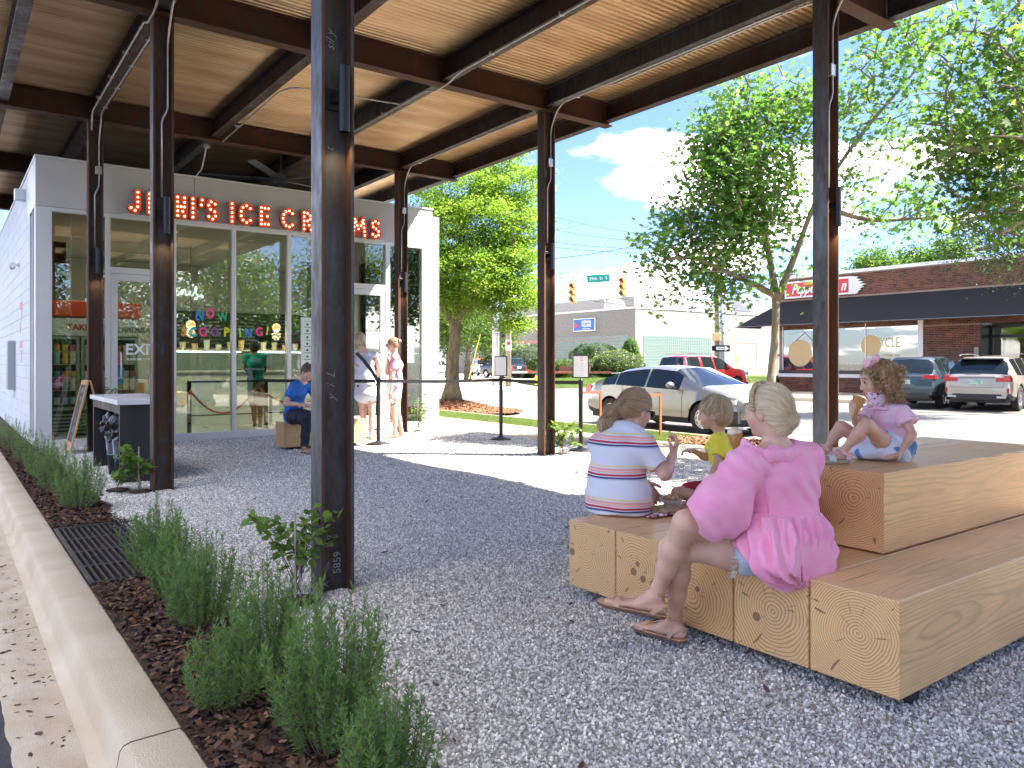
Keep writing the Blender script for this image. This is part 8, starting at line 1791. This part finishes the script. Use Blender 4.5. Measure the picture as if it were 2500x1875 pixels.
for s_ in 'LR': S.cap(J['neck'] + (J['sh' + s_] - J['neck']) * .35, J['sh' + s_], .052, .062, .04); S.cap(J['sh' + s_], J['sh' + s_] + (J['el' + s_] - J['sh' + s_]) * .62, .062, .058, .03)
def cutcap(S, a, b, t, r):      # flat sleeve end
    n = nz_(b - a); p = a + (b - a) * t; S.cap(p + n * (r + .002), p + n * (r + .12), r * 1.0, r * 1.6, 0, sub=True)
cutcap(S, J['shR'], J['elR'], .60, .066); S.cap(J['neck'] + vec(.01, .02, .05), J['neck'] + vec(.02, .05, .14), .048, .075, .008, sub=True); S.plane((0, 0, .423), (0, 0, -1))
S.ripple(lambda x, y, z: .003 * np.sin((x * RVv.x + y * RVv.y) * 30 + z * 55 + 2 * np.sin(z * 13)), .04); S.ripple(wob(45, 18, .006), .04); S.build('striped_top', m_str, sw)
brh = hair_mat('brown', (.19, .115, .06), (.52, .36, .20)); C = np.array(J['head'][0]); S = Sdf(C - .26, C + .17, .0042)
S.ell(q(-.018, .032), Rr, F, U, (.086, .104, .092), 0); S.ell(q(-.055, -.02), Rr, F, U, (.072, .065, .075), .03); S.ell(q(.075, -.062), Rr, F, U, (.085, .075, .092), .006, sub=True); S.ell(q(.02, -.085), Rr, F, U, (.10, .062, .06), .01, sub=True)
p0 = q(-.118, .012); S.cap(q(-.08, .01), p0, .045, .022, .02); pa = A_(1322, 892, 4.42); pb = A_(1306, 915, 4.36); S.cap(p0, pa, .020, .046, .02); S.cap(pa, pb, .046, .040, .02); S.cap(pb, A_(1297, 930, 4.33), .034, .012, .02); S.cap(pb, A_(1325, 925, 4.34), .032, .014, .02)
S.ripple(strands(C, F, U, Rr, 70, .0012)); S.ripple(wob(48, 60, .004)); tress(flow(S.build('hair', brh, sw), p0, F, Rr, U, 24, 6), p0, brh, sw, 900); MB_ = MB().lathe([(.020, 0), (.026, .008), (.020, .016)], tuple(p0), 12, tuple(pa - p0)); Wp(MB_, 'hair_tie', m_bk, sw, True)
m_sg = M('sunglasses', (.008, .008, .010), .08, coat=1.0)
for s_ in (1, -1):
    S = Sdf(C - .16, C + .16, .0035); S.ell(q(.097, -.004, s_ * .034), Rr, F, U, (.031, .009, .024), 0); S.cap(q(.090, .010, s_ * .062), q(.0, -.002, s_ * .083), .0055, .004, .006); S.build('sunglass_lens', m_sg, sw)
# spoon in the raised hand
sp_ = thing('spoon', 'small pale wooden spoon in the striped-top woman\'s raised hand', 'spoon', tuple(A_(1466, 962, 4.25))); Wp(MB().tube([A_(1455, 968, 4.22), A_(1474, 955, 4.22)], .003, 6), 'handle', m_sw, sp_)

# ---------------------------------------------------------------- boy in yellow
bo = thing('person', 'small blond boy in a yellow shirt and maroon shorts, sitting on the timber', 'person', tuple(camw(1.28, 4.7, .42))); kb_ = .62
J = dict(w=1.1, pel=A_(1574, 1052, 4.74), waist=A_(1570, 1015, 4.73), chest=A_(1563, 975, 4.72), neck=A_(1555, 938, 4.72), shL=A_(1556, 957, 4.61), shR=A_(1548, 954, 4.85), elL=A_(1548, 1008, 4.53), wrL=A_(1530, 1040, 4.52), elR=A_(1524, 988, 4.83), wrR=A_(1499, 974, 4.76),
         hipL=A_(1570, 1056, 4.68), hipR=A_(1568, 1056, 4.80), knL=A_(1462, 1064, 4.60), knR=A_(1478, 1060, 4.92), anL=A_(1528, 1072, 4.50), anR=A_(1530, 1070, 4.72), toeL=vec(.5, .3), toeR=vec(.5, -.3), hdL=(vec(-.8, -.1, -.3), vec(.2, -.3, -.9), .5, 1), hdR=(vec(-.95, -.1, .05), vec(.1, -.2, -.9), .7, -1), head=(A_(1542, 891, 4.72), vec(-.93, .34, -.06), (0, 0, 1), .90))
lo, hi = bounds(pts_(), .13); S = Sdf(lo, hi, .005); q, F, U, Rr = body(S, J, kb_, child=True); S.build('body', sk_a, bo); m_yl = M('yellow_jersey', (.88, .80, .05), .8, col2=(.90, .84, .09), scale=20, bump=.2, bscale=300); m_mar2 = M('maroon_cloth', (.34, .012, .04), .85, col2=(.40, .02, .05), scale=20)
side = nz_(J['shR'] - J['shL']); S = Sdf(lo, hi, .0045); S.ecap(J['pel'] + np.array([0, 0, .01]), J['chest'], side, (.118, .092), (.112, .085), .03); S.ecap(J['chest'], J['neck'] - np.array([0, 0, .03]), side, (.112, .078), (.06, .05), .03)
for s_ in 'LR': S.cap(J['neck'] + (J['sh' + s_] - J['neck']) * .5 - np.array([0, 0, .012]), J['sh' + s_], .036, .044, .03); S.cap(J['sh' + s_], J['sh' + s_] + (J['el' + s_] - J['sh' + s_]) * .45, .044, .046, .02); cutcap(S, J['sh' + s_], J['el' + s_], .50, .05)
S.ripple(wob(55, 45, .007)); S.build('shirt', m_yl, bo); S = Sdf(lo, hi, .005)
S.cap(J['pel'] - np.array([0, 0, .0]), J['pel'] + np.array([0, 0, .03]), .112, .10, .03)
for s_ in 'LR': S.cap(J['hip' + s_], J['hip' + s_] + (J['kn' + s_] - J['hip' + s_]) * .80, .066, .052, .02); cutcap(S, J['hip' + s_], J['kn' + s_], .80, .054)
S.ripple(wob(56, 50, .005)); S.build('shorts', m_mar2, bo); C = np.array(J['head'][0]); S = Sdf(C - .15, C + .15, .0036); hk = .90
S.ell(q(-.018, .030), Rr, F, U, (.092 * hk, .108 * hk, .096 * hk), 0); S.ell(q(-.045, -.030), Rr, F, U, (.084 * hk, .072 * hk, .070 * hk), .03); S.ell(q(.078, -.068), Rr, F, U, (.09 * hk, .075 * hk, .098 * hk), .004, sub=True); S.ell(q(.008, -.050), Rr, F, U, (.11 * hk, .030 * hk, .050 * hk), .006, sub=True); S.plane(q(-.05, -.092), -U)
S.ripple(strands(C, F, U, Rr, 60, .0010)); sh_ = hair_mat('sandy', (.28, .20, .11), (.64, .49, .29)); tress(flow(S.build('hair', sh_, bo), q(-.06, .11), U, Rr, F, 20, 6), q(-.06, .11), sh_, bo, 700, away=True)

# ---------------------------------------------------------------- girl on the upper block
gi = thing('person', 'little curly-haired girl in pink blouse licking a cone on the upper block', 'person', tuple(camw(1.85, 3.8, .77))); kg = .56
J = dict(w=.98, pel=A_(1930, 968, 3.83), waist=A_(1932, 938, 3.83), chest=A_(1922, 905, 3.82), neck=A_(1908, 876, 3.82), shL=A_(1948, 889, 3.74), shR=A_(1880, 889, 3.86), elL=A_(1971, 938, 3.67), wrL=A_(1943, 980, 3.69), elR=A_(1854, 918, 3.74), wrR=A_(1842, 894, 3.69),
         hipL=A_(1924, 972, 3.77), hipR=A_(1900, 974, 3.85), knL=A_(1871, 916, 3.62), knR=A_(1816, 922, 3.86), anL=A_(1822, 974, 3.655), anR=A_(1788, 966, 3.90), toeL=vec(-.97, -.15, -.02), toeR=vec(-.93, .1, .10), hdL=(vec(-.92, -.25, -.13), vec(0, 0, -1), .12, -1), hdR=(vec(-.05, -.1, 1), vec(.9, .3, 0), 1.0, -1), head=(A_(1898, 822, 3.82), vec(-.985, .10, -.12), vec(-.05, 0, 1), .84))
lo, hi = bounds(pts_(), .13); lo[2] = .74; S = Sdf(lo, hi, .0042); q, F, U, Rr = body(S, J, kg, child=True, mouth=True); S.build('body', sk_g, gi)
for s_ in (1, -1):
    Wp(MB().ball(q(.0828, -.001, s_ * .031), .0112 * .84, 14, 10), 'eye', M('eye_white', (.78, .76, .74), .15), gi, True); Wp(MB().ball(q(.0895, -.001, s_ * .0325), .0074 * .84, 12, 8), 'iris', M('iris_brown', (.05, .025, .015), .08), gi, True)
    Wp(MB().tube([q(.096, .021, s_ * .016), q(.096, .026, s_ * .034), q(.086, .020, s_ * .048)], .0020, 5), 'eyebrow', M('brow', (.16, .09, .05), .8), gi, True); Wp(MB().tube([q(.0965, .007, s_ * .020), q(.0975, .010, s_ * .032), q(.090, .005, s_ * .044)], .0012, 4), 'eyelash', M('lash', (.03, .018, .012), .7), gi, True)
S = Sdf(C * 0 + q(.09, -.07) - .03, q(.09, -.07) + .04, .0022); S.ell(q(.100, -.071), Rr, F, U, (.010 * .84, .020 * .84, .0042 * .84), 0); S.ell(q(.0915, -.0635), Rr, F, U, (.019, .0065, .0038), 0); S.ell(q(.090, -.077), Rr, F, U, (.016, .0065, .0042), .001); S.build('lips_and_tongue', M('lip', (.50, .13, .11), .35), gi)
# curls
hk = .84; C = np.array(J['head'][0]); S = Sdf(C - .17, C + .16, .0034); S.ell(q(-.020, .034), Rr, F, U, (.092 * hk, .104 * hk, .094 * hk), 0); S.ell(q(-.055, -.02), Rr, F, U, (.082 * hk, .070 * hk, .075 * hk), .03)
rs = np.random.RandomState(12)
for i in range(80):
    f_ = rs.uniform(-.10, .060); u_ = rs.uniform(-.085, .075); s_ = rs.choice([-1, 1]) if i % 3 else 0; rr_ = rs.uniform(.012, .022)
    if i % 3: base_ = (max(-.10, f_), u_ * (1 if f_ < .0 else .5) + (.045 if f_ > .02 else 0), s_ * (.076 - .25 * max(0, -f_ - .05)))
    else: base_ = (-.098 + .010 * rs.normal(), u_, .05 * rs.normal())
    p = q(*base_); n_ = 10; ph_ = rs.uniform(0, 6.28); P_ = [p + (-U * .0045 * j + Rr * .008 * math.sin(ph_ + j * 1.1) + F * .008 * math.cos(ph_ + j * 1.1)) * 1.0 for j in range(n_)]
    for a, b in zip(P_[:-1], P_[1:]): S.cap(a, b, rr_ * .48 * hk, rr_ * .44 * hk, .003)
S.ell(q(.088, -.042), Rr, F, U, (.110 * hk, .066 * hk, .098 * hk), .004, sub=True); S.ell(q(.035, -.090), Rr, F, U, (.13 * hk, .060 * hk, .060 * hk), .004, sub=True); S.ripple(wob(61, 130, .0028)); S.ripple(wob(62, 260, .0012)); ch_ = hair_mat('curly', (.11, .06, .028), (.46, .29, .13)); tress(flow(S.build('hair', ch_, gi), q(-.02, .12), U, Rr, F, 8, 22), q(-.02, .12), ch_, gi, 700, away=True, curl=.006)
m_bow = M('bow_pink', (.85, .48, .52), .7)
S = Sdf(q(.03, .13) - .08, q(.03, .13) + .08, .003); S.ell(q(.012, .128, -.03), nz_(Rr + U * .5), F, U, (.034, .014, .026), 0); S.ell(q(.060, .098, -.035), nz_(Rr * .6 - U * .6 + F), np.cross(nz_(Rr * .6 - U * .6 + F), F), F, (.026, .014, .026), 0); S.ell(q(.036, .108, -.035), Rr, F, U, (.011, .011, .011), .008); S.ripple(wob(65, 110, .003)); S.build('hair_bow', m_bow, gi)
m_pc = M('pink_cotton', (.80, .50, .62), .8, col2=(.84, .56, .68), scale=16, bump=.3, bscale=200); side = nz_(J['shL'] - J['shR'])
S = Sdf(lo, hi, .0042); S.ecap(A_(1936, 958, 3.83), J['waist'], side, (.092, .070), (.084, .066), .02); S.ecap(J['waist'], J['chest'], side, (.084, .066), (.080, .064), .02); S.ecap(J['chest'], J['neck'] - np.array([0, 0, .03]), side, (.078, .06), (.045, .04), .02)
for s_ in 'LR': S.cap(J['neck'] + (J['sh' + s_] - J['neck']) * .5 - np.array([0, 0, .01]), J['sh' + s_], .032, .040, .03)
S.cap(J['shL'], A_(1957, 899, 3.72), .034, .044, .012); S.cap(J['shR'], A_(1872, 895, 3.83), .030, .036, .012)
for s_, e_ in (('L', A_(1962, 912, 3.71)), ('R', A_(1864, 903, 3.82))):
    a_ = nz_(e_ - J['sh' + s_]); o1 = nz_(np.cross(a_, [0, 0, 1])); o2 = np.cross(a_, o1)
    for i in range(12): an = i * 2 * math.pi / 12; S.ell(e_ + (o1 * math.cos(an) + o2 * math.sin(an)) * .040 * (1 if s_ == 'L' else .8), o1, o2, a_, (.0125, .0125, .0105), .006)
S.ripple(wob(66, 60, .005)); S.build('blouse', m_pc, gi)
S = Sdf(lo, hi, .0036)
for i in range(34):
    an = i * 2 * math.pi / 34; c_ = J['neck'] + side * .066 * math.cos(an) + np.cross(side, [0, 0, 1]) * .052 * math.sin(an) + np.array([0, 0, -.012 - .010 * abs(math.cos(an)) + .003 * (i % 2)]); S.ell(c_, side, np.cross(side, [0, 0, 1]), np.array([0, 0, 1.]), (.012, .012, .006), .006)
S.build('ruffle_collar', m_pc, gi)
# bloomers with print
m_bl = M('print_cotton', (.62, .66, .78), .8, col2=(.10, .22, .42), scale=11, lo=.58, hi=.62, detail=1.0)
S = Sdf(lo, hi, .0042); S.ecap(A_(1918, 978, 3.80), A_(1932, 964, 3.83), side, (.105, .07), (.098, .075), .03)
for s_, c_ in (('L', A_(1912, 962, 3.74)), ('R', A_(1888, 968, 3.83))): S.cap(J['hip' + s_], c_, .072, .070, .02); cutcap(S, J['hip' + s_], J['kn' + s_], .30, .062)
S.ell(A_(1872, 978, 3.80), vec(1, 0), vec(0, 1), np.array([0, 0, 1.]), (.065, .07, .05), .03); S.cap(A_(1903, 972, 3.70), A_(1915, 945, 3.68), .018, .014, .01, sub=False); S.plane((0, 0, .774), (0, 0, -1)); S.ripple(wob(67, 48, .010)); S.build('bloomers', m_bl, gi)
# mask hooked under the chin, ear loop
m_mk = M('mask_pink', (.78, .56, .68), .8, col2=(.25, .06, .16), scale=60, lo=.66, hi=.70, detail=0)
S = Sdf(C - .14, C + .12, .003); S.ell(q(.038, -.098, -.040), Rr, nz_(F - U * .55), nz_(U + F * .55), (.014, .040, .046), 0); S.ell(q(.040, -.112, 0), Rr, F, U, (.048, .034, .016), .012); S.ripple(wob(68, 110, .003)); S.build('face_mask', m_mk, gi)
Wp(MB().tube([q(.022, -.062, -.063), q(-.002, -.02, -.079), q(-.012, .012, -.080)], .0012, 4), 'ear_loop', m_white, gi)
m_wl = M('white_leather', (.74, .73, .74), .4); m_pl = M('pink_leather', (.80, .50, .50), .4); m_cork = M('footbed_tan', (.42, .33, .20), .6)
for s_ in 'LR':
    q2, strap, T2, U2, S2 = sandal(gi, J['an' + s_], J['toe' + s_], np.array(UPv) if s_ == 'L' else vec(.1, 0, 1), kg, mt=m_wl, msole=m_cork, wide=.058, th=.024)
    mb = MB()
    def band(pts, w_, mt):
        P_ = smooth_path([Vector(q2(*p)) for p in pts], 3, .02); mb = MB()
        for a, b in zip(P_[:-1], P_[1:]): mb.bar(a, b, .003, w_ * kg, up=T2)
        Wp(mb, 'strap', mt, gi)
    band([(.13, -.078, -.050), (.12, -.045, -.040), (.115, -.030, 0), (.12, -.045, .040), (.13, -.078, .050)], .060, m_wl); band([(-.02, -.075, -.040), (-.03, -.03, -.040), (-.062, -.02, 0), (-.03, -.03, .040), (-.02, -.075, .040)], .045, m_pl); band([(.0, -.03, -.042), (.035, .012, -.030), (.042, .018, 0), (.035, .012, .030), (.0, -.03, .042)], .024, m_pl)
cone('waffle cone the little girl is licking', A_(1842, 906, 3.68), A_(1857, 858, 3.685), .030, ice=False)

# ---------------------------------------------------------------- food on the timber between them
fd = thing('food_boat', 'small white paper boat of golden fritters on the timber', 'food', tuple(A_(1450, 1086, 4.45))); zt_ = TZ1
p = atz(1450, 1089, zt_); fd.location = (p.x, p.y, zt_ + .002); MB().lathe([(.040, 0), (.048, .004), (.072, .030), (.070, .031), (.046, .008), (.0, .006)], (0, 0, 0), 22).build('paper_boat', m_white, fd, True)
S = Sdf((-.07, -.07, -.0), (.07, .07, .09), .0035); rs = np.random.RandomState(4)
for i in range(14): a = rs.uniform(0, 6.28); r = .035 * math.sqrt(rs.uniform()); S.ell((r * math.cos(a), r * math.sin(a), .03 + rs.uniform(0, .028)), (1, 0, 0), (0, 1, 0), (0, 0, 1), (.017, .014, .012), .004)
S.ripple(wob(7, 170, .004)); S.build('fritters', M('fritter', (.62, .40, .17), .6, col2=(.74, .56, .32), scale=60), fd, local=True)
p = atz(1448, 1108, zt_); bg = thing('paper_bag', 'flattened brown paper bag lying on the timber by the fritters', 'paper bag', (p.x, p.y, zt_ + .002), R(20)); S = Sdf((-.14, -.09, -.002), (.14, .09, .06), .004); S.ell((0, 0, .018), (1, 0, 0), (0, 1, 0), (0, 0, 1), (.10, .060, .020), 0); S.ripple(wob(8, 70, .008)); S.plane((0, 0, .0015), (0, 0, -1)); S.build('bag', M('kraft', (.32, .20, .12), .8, col2=(.40, .27, .17), scale=30), bg, local=True)
p = atz(1432, 1113, zt_); nk = thing('napkin', 'crumpled red and white checked napkin on the timber edge', 'napkin', (p.x, p.y, zt_ + .002)); S = Sdf((-.13, -.07, -.002), (.13, .07, .03), .004); S.ell((0, 0, .004), (1, 0, 0), (0, 1, 0), (0, 0, 1), (.11, .045, .009), 0); S.ripple(wob(9, 90, .007)); S.plane((0, 0, .001), (0, 0, -1)); S.build('cloth', M('check', (.72, .66, .68), .8, col2=(.30, .02, .06), scale=70, lo=.52, hi=.55, detail=0), nk, local=True)
p = atz(1397, 1133, zt_)
# ---------------------------------------------------------------- distant people
def figure(lab, J, k, sk, top, bottom, hair, hairfn, sl=.5, leg=.25, h=.010, mtop=None, base=None, longtop=0.0, child=False, extra=None, w=1.0, shoes=None):
    t = thing('person', lab, 'person', base); J['w'] = w; globals()['J'] = J; lo, hi = bounds(pts_(), .17); S = Sdf(lo, hi, h * .8); q, F, U, Rr = body(S, J, k); S.build('body', sk, t); side = nz_(J['shR'] - J['shL'])
    S = Sdf(lo, hi, h * .8); kk = k * w; S.ecap(J['pel'] + (J['pel'] - J['waist']) * longtop, J['waist'], side, ((.205 if longtop > .5 else .172) * kk, (.165 if longtop > .5 else .128) * kk), (.146 * kk, .112 * kk), .04); S.ecap(J['waist'], J['chest'], side, (.142 * kk, .108 * kk), (.158 * kk, .112 * kk), .04); S.ecap(J['chest'], (J['chest'] + 2 * J['neck']) / 3, side, (.155 * kk, .10 * kk), (.10 * kk, .065 * kk), .04)
    for s_ in 'LR': 
        S.cap(J['neck'] + (J['sh' + s_] - J['neck']) * .4, J['sh' + s_], .050 * k, .056 * k, .03)
        if sl > 0: S.cap(J['sh' + s_], J['sh' + s_] + (J['el' + s_] - J['sh' + s_]) * sl, .058 * k, .056 * k, .02); cutcap(S, J['sh' + s_], J['el' + s_], sl, .060 * k)
    S.ripple(wob(70, 30, .010)); S.build('top', top, t); S = Sdf(lo, hi, h * .8); S.ecap(J['pel'], J['waist'], side, (.170 * kk, .128 * kk), (.125 * kk, .095 * kk), .03)
    for s_ in 'LR': S.cap(J['pel'], J['hip' + s_], .118 * kk, .106 * kk, .03)
    for s_ in 'LR':
        if leg <= 1: S.cap(J['hip' + s_], J['hip' + s_] + (J['kn' + s_] - J['hip' + s_]) * leg, .104 * kk, .092 * kk, .03); cutcap(S, J['hip' + s_], J['kn' + s_], leg, .092 * kk)
        else: S.cap(J['hip' + s_], J['kn' + s_], .104 * kk, .074 * k, .03); S.cap(J['kn' + s_], J['an' + s_], .074 * k, .054 * k, .02)
    S.ripple(wob(71, 34, .006)); S.build('shorts' if leg <= 1 else 'trousers', bottom, t); C = np.array(J['head'][0]); S = Sdf(C - .2, C + .2, .007); hairfn(S, q, F, U, Rr); S.ripple(strands(C, F, U, Rr, 40, .003)); flow(S.build('hair', hair, t), q(-.05, .11), U, Rr, F, 8, 9)
    for s_ in 'LR':
        S = Sdf(J['an' + s_] - .32, J['an' + s_] + .32, .007); foot(S, J['an' + s_] - np.array([0, 0, .004]), J['toe' + s_], UPv, 1.12 * k if shoes is not m_tan else 1.0, toes=False)
        if shoes is m_tan: S.plane(J['an' + s_] + np.array([0, 0, -.062]), (0, 0, 1))
        elif leg > 1: S.cap(J['an' + s_], J['an' + s_] + np.array([0, 0, .07]), .045, .05, .02)
        S.build('shoe', shoes, t)
    if extra: extra(t, q, F, U, Rr)
    return t
def short_hair(S, q, F, U, Rr): S.ell(q(-.018, .028), Rr, F, U, (.082, .100, .088), 0); S.ell(q(-.05, -.02), Rr, F, U, (.074, .06, .06), .02); S.ell(q(.07, -.06), Rr, F, U, (.09, .075, .10), .004, sub=True)
def bob_hair(S, q, F, U, Rr): S.ell(q(-.018, .025), Rr, F, U, (.092, .105, .096), 0); S.ell(q(-.04, -.05), Rr, F, U, (.088, .075, .075), .03); S.ell(q(.085, -.06), Rr, F, U, (.07, .07, .10), .004, sub=True)
def bun_hair(S, q, F, U, Rr): S.ell(q(-.018, .028), Rr, F, U, (.084, .102, .090), 0); S.ell(q(-.05, -.01), Rr, F, U, (.074, .06, .06), .02); S.ell(q(.07, -.06), Rr, F, U, (.09, .075, .10), .004, sub=True); S.ell(q(-.125, .04), Rr, F, U, (.04, .035, .035), .01)
d0 = 10.9; m_jean = M('dark_jeans', (.018, .022, .042), .85); 
figure('man in a blue polo shirt seated on the short timber block, looking down', dict(pel=A_(636, 893, 11.0), waist=A_(638, 870, 11.0), chest=A_(643, 848, 10.98), neck=A_(650, 824, 10.95), shL=A_(633, 834, 10.82), shR=A_(668, 835, 11.12), elL=A_(617, 872, 10.75), wrL=A_(653, 874, 10.62), elR=A_(690, 872, 11.0), wrR=A_(668, 876, 10.66),
    hipL=A_(634, 900, 10.9), hipR=A_(652, 900, 11.05), knL=A_(664, 903, 10.52), knR=A_(682, 902, 10.62), anL=A_(657, 962, 10.55), anR=A_(684, 962, 10.66), toeL=vec(.25, -.95), toeR=vec(.4, -.9), hdL=(vec(.9, -.1, .05), vec(0, .3, -1), .6, 1), hdR=(vec(-.6, -.3, .1), vec(0, .3, -1), .6, -1), head=(A_(665, 803, 10.86), vec(.75, -.55, -.45), vec(.2, -.1, 1), 1.0)), 1.0, sk_b,
    M('polo_blue', (.015, .12, .48), .75, col2=(.02, .16, .56), scale=8, bump=.2, bscale=300), m_jean, hair_mat('darkbrown', (.05, .03, .02), (.14, .085, .05)), short_hair, .55, 2, base=tuple(camw(-3.05, 11.0, .4)), shoes=M('boot_brown', (.20, .085, .035), .6), longtop=.15)
def strap_bag(t, q, F, U, Rr):
    P_ = [A_(770, 762, 12.32), A_(785, 778, 12.27), A_(803, 801, 12.30), A_(816, 822, 12.36)]; mb = MB()
    for a, b in zip(P_[:-1], P_[1:]): mb.bar(a, b, .055, .010, up=DVv)
    Wp(mb, 'bag_strap', m_bk, t)
figure('woman in a sleeveless white top and dark shorts with a black shoulder strap', dict(pel=A_(792, 836, 12.5), waist=A_(790, 814, 12.5), chest=A_(787, 786, 12.5), neck=A_(783, 757, 12.5), shL=A_(764, 766, 12.56), shR=A_(810, 766, 12.46), elL=A_(760, 800, 12.45), wrL=A_(768, 822, 12.7), elR=A_(820, 797, 12.55), wrR=A_(815, 812, 12.8),
    hipL=A_(783, 840, 12.54), hipR=A_(801, 840, 12.48), knL=A_(784, 892, 12.52), knR=A_(803, 892, 12.48), anL=A_(786, 936, 12.56), anR=A_(802, 937, 12.46), toeL=vec(-.3, .95), toeR=vec(.0, 1), hdL=(vec(0, .5, -.6), vec(1, 0, 0), .5, 1), hdR=(vec(-.2, .8, -.2), vec(-1, 0, 0), .5, -1), head=(A_(776, 733, 12.5), vec(-.5, .85, -.1), (0, 0, 1), 1.0)), .98, sk_a,
    M('top_white', (.68, .69, .78), .8, bump=.2, bscale=60), M('shorts_dark', (.03, .022, .020), .8), hair_mat('greyblonde', (.22, .17, .11), (.50, .42, .30)), bob_hair, 0, .42, base=tuple(camw(-2.37, 12.5)), longtop=.6, extra=strap_bag, w=1.12, shoes=m_tan)
def phone(t, q, F, U, Rr):
    mb = MB(); mb.obb(A_(847, 866, 12.62), vec(.030, 0, .018), vec(0, .006, 0), vec(-.035, 0, .055)); bevel(Wp(mb, 'phone', m_bk, t), .004); mb = MB(); mb.obb(A_(847, 866, 12.612), vec(.024, 0, .014), vec(0, .002, 0), vec(-.026, 0, .042)); Wp(mb, 'screen', m_white, t)
    S = Sdf(np.array(J['head'][0]) - .15, np.array(J['head'][0]) + .15, .005); [S.ell(q(.098, .0, s_ * .034), Rr, F, U, (.028, .010, .022), 0) for s_ in (1, -1)]; S.build('sunglasses', M('magenta_glass', (.25, .02, .10), .15), t); S = Sdf(q(.07, -.09) - .1, q(.07, -.09) + .1, .006); S.ell(q(.075, -.085), Rr, F, U, (.05, .035, .028), 0); S.build('face_mask', m_white, t)
figure('woman in a mauve shirt and denim shorts holding a phone by the door post', dict(pel=A_(853, 832, 12.8), waist=A_(855, 812, 12.8), chest=A_(856, 790, 12.8), neck=A_(853, 766, 12.8), shL=A_(852, 776, 12.66), shR=A_(852, 776, 12.96), elL=A_(848, 814, 12.62), wrL=A_(843, 848, 12.62), elR=A_(838, 806, 12.95), wrR=A_(838, 778, 12.9),
    hipL=A_(852, 838, 12.74), hipR=A_(855, 838, 12.86), knL=A_(851, 888, 12.72), knR=A_(858, 888, 12.88), anL=A_(854, 936, 12.74), anR=A_(868, 934, 12.92), toeL=vec(-.95, -.1), toeR=vec(-.9, .2), hdL=(vec(.1, 0, -1), vec(.3, .9, 0), .6, 1), hdR=(vec(.05, -.1, 1), vec(.9, .3, 0), .8, -1), head=(A_(848, 744, 12.8), vec(-.96, .1, -.12), (0, 0, 1), .97)), .96, sk_a,
    M('mauve', (.46, .22, .32), .85, col2=(.56, .32, .42), scale=12, bump=.3, bscale=60), m_den, hair_mat('auburn', (.20, .10, .05), (.46, .28, .14)), bun_hair, .5, .35, base=tuple(camw(-1.95, 12.8)), extra=phone, shoes=m_tan)
def apron(t, q, F, U, Rr): mb = MB(); mb.bar(A_(540, 795, 14.42), A_(541, 868, 14.40), .10, .02, up=DVv); mb.bar(A_(530, 797, 14.42), A_(570, 797, 14.40), .03, .02, up=DVv); Wp(mb, 'apron', M('apron_blue', (.30, .42, .58), .85), t); Wp(MB().tube([q(.04, .06, -.08), q(-.03, .07, -.085), q(-.09, .04, -.05), q(-.10, .04, .05), q(-.03, .07, .085)], .006, 5), 'hairband', m_white, t)
figure('shop worker in a teal shirt and apron seen from behind through the glass', dict(pel=A_(556, 832, 14.6), waist=A_(553, 808, 14.58), chest=A_(551, 785, 14.5), neck=A_(551, 765, 14.55), shL=A_(533, 770, 14.6), shR=A_(570, 770, 14.5), elL=A_(530, 796, 14.6), wrL=A_(540, 806, 14.85), elR=A_(572, 798, 14.7), wrR=A_(565, 806, 14.95), hipL=A_(549, 838, 14.65), hipR=A_(563, 838, 14.55), knL=A_(549, 883, 14.62), knR=A_(562, 883, 14.58), anL=A_(550, 918, 14.65), anR=A_(562, 920, 14.55), toeL=vec(-.2, .9), toeR=vec(.2, .9),
    hdL=(vec(.3, .9, 0), vec(0, 0, -1), .5, 1), hdR=(vec(-.3, .9, 0), vec(0, 0, -1), .5, -1), head=(A_(551, 748, 14.6), vec(0, 1, -.2), (0, 0, 1), 1.0)), .97, sk_d, M('teal_shirt', (.0, .30, .26), .8), M('shorts_khaki', (.16, .12, .09), .8), hair_mat('black', (.010, .010, .012), (.03, .03, .035)), bob_hair, .5, .8, base=tuple(camw(-4.87, 14.6)), extra=apron, shoes=m_white, h=.011, longtop=.2)
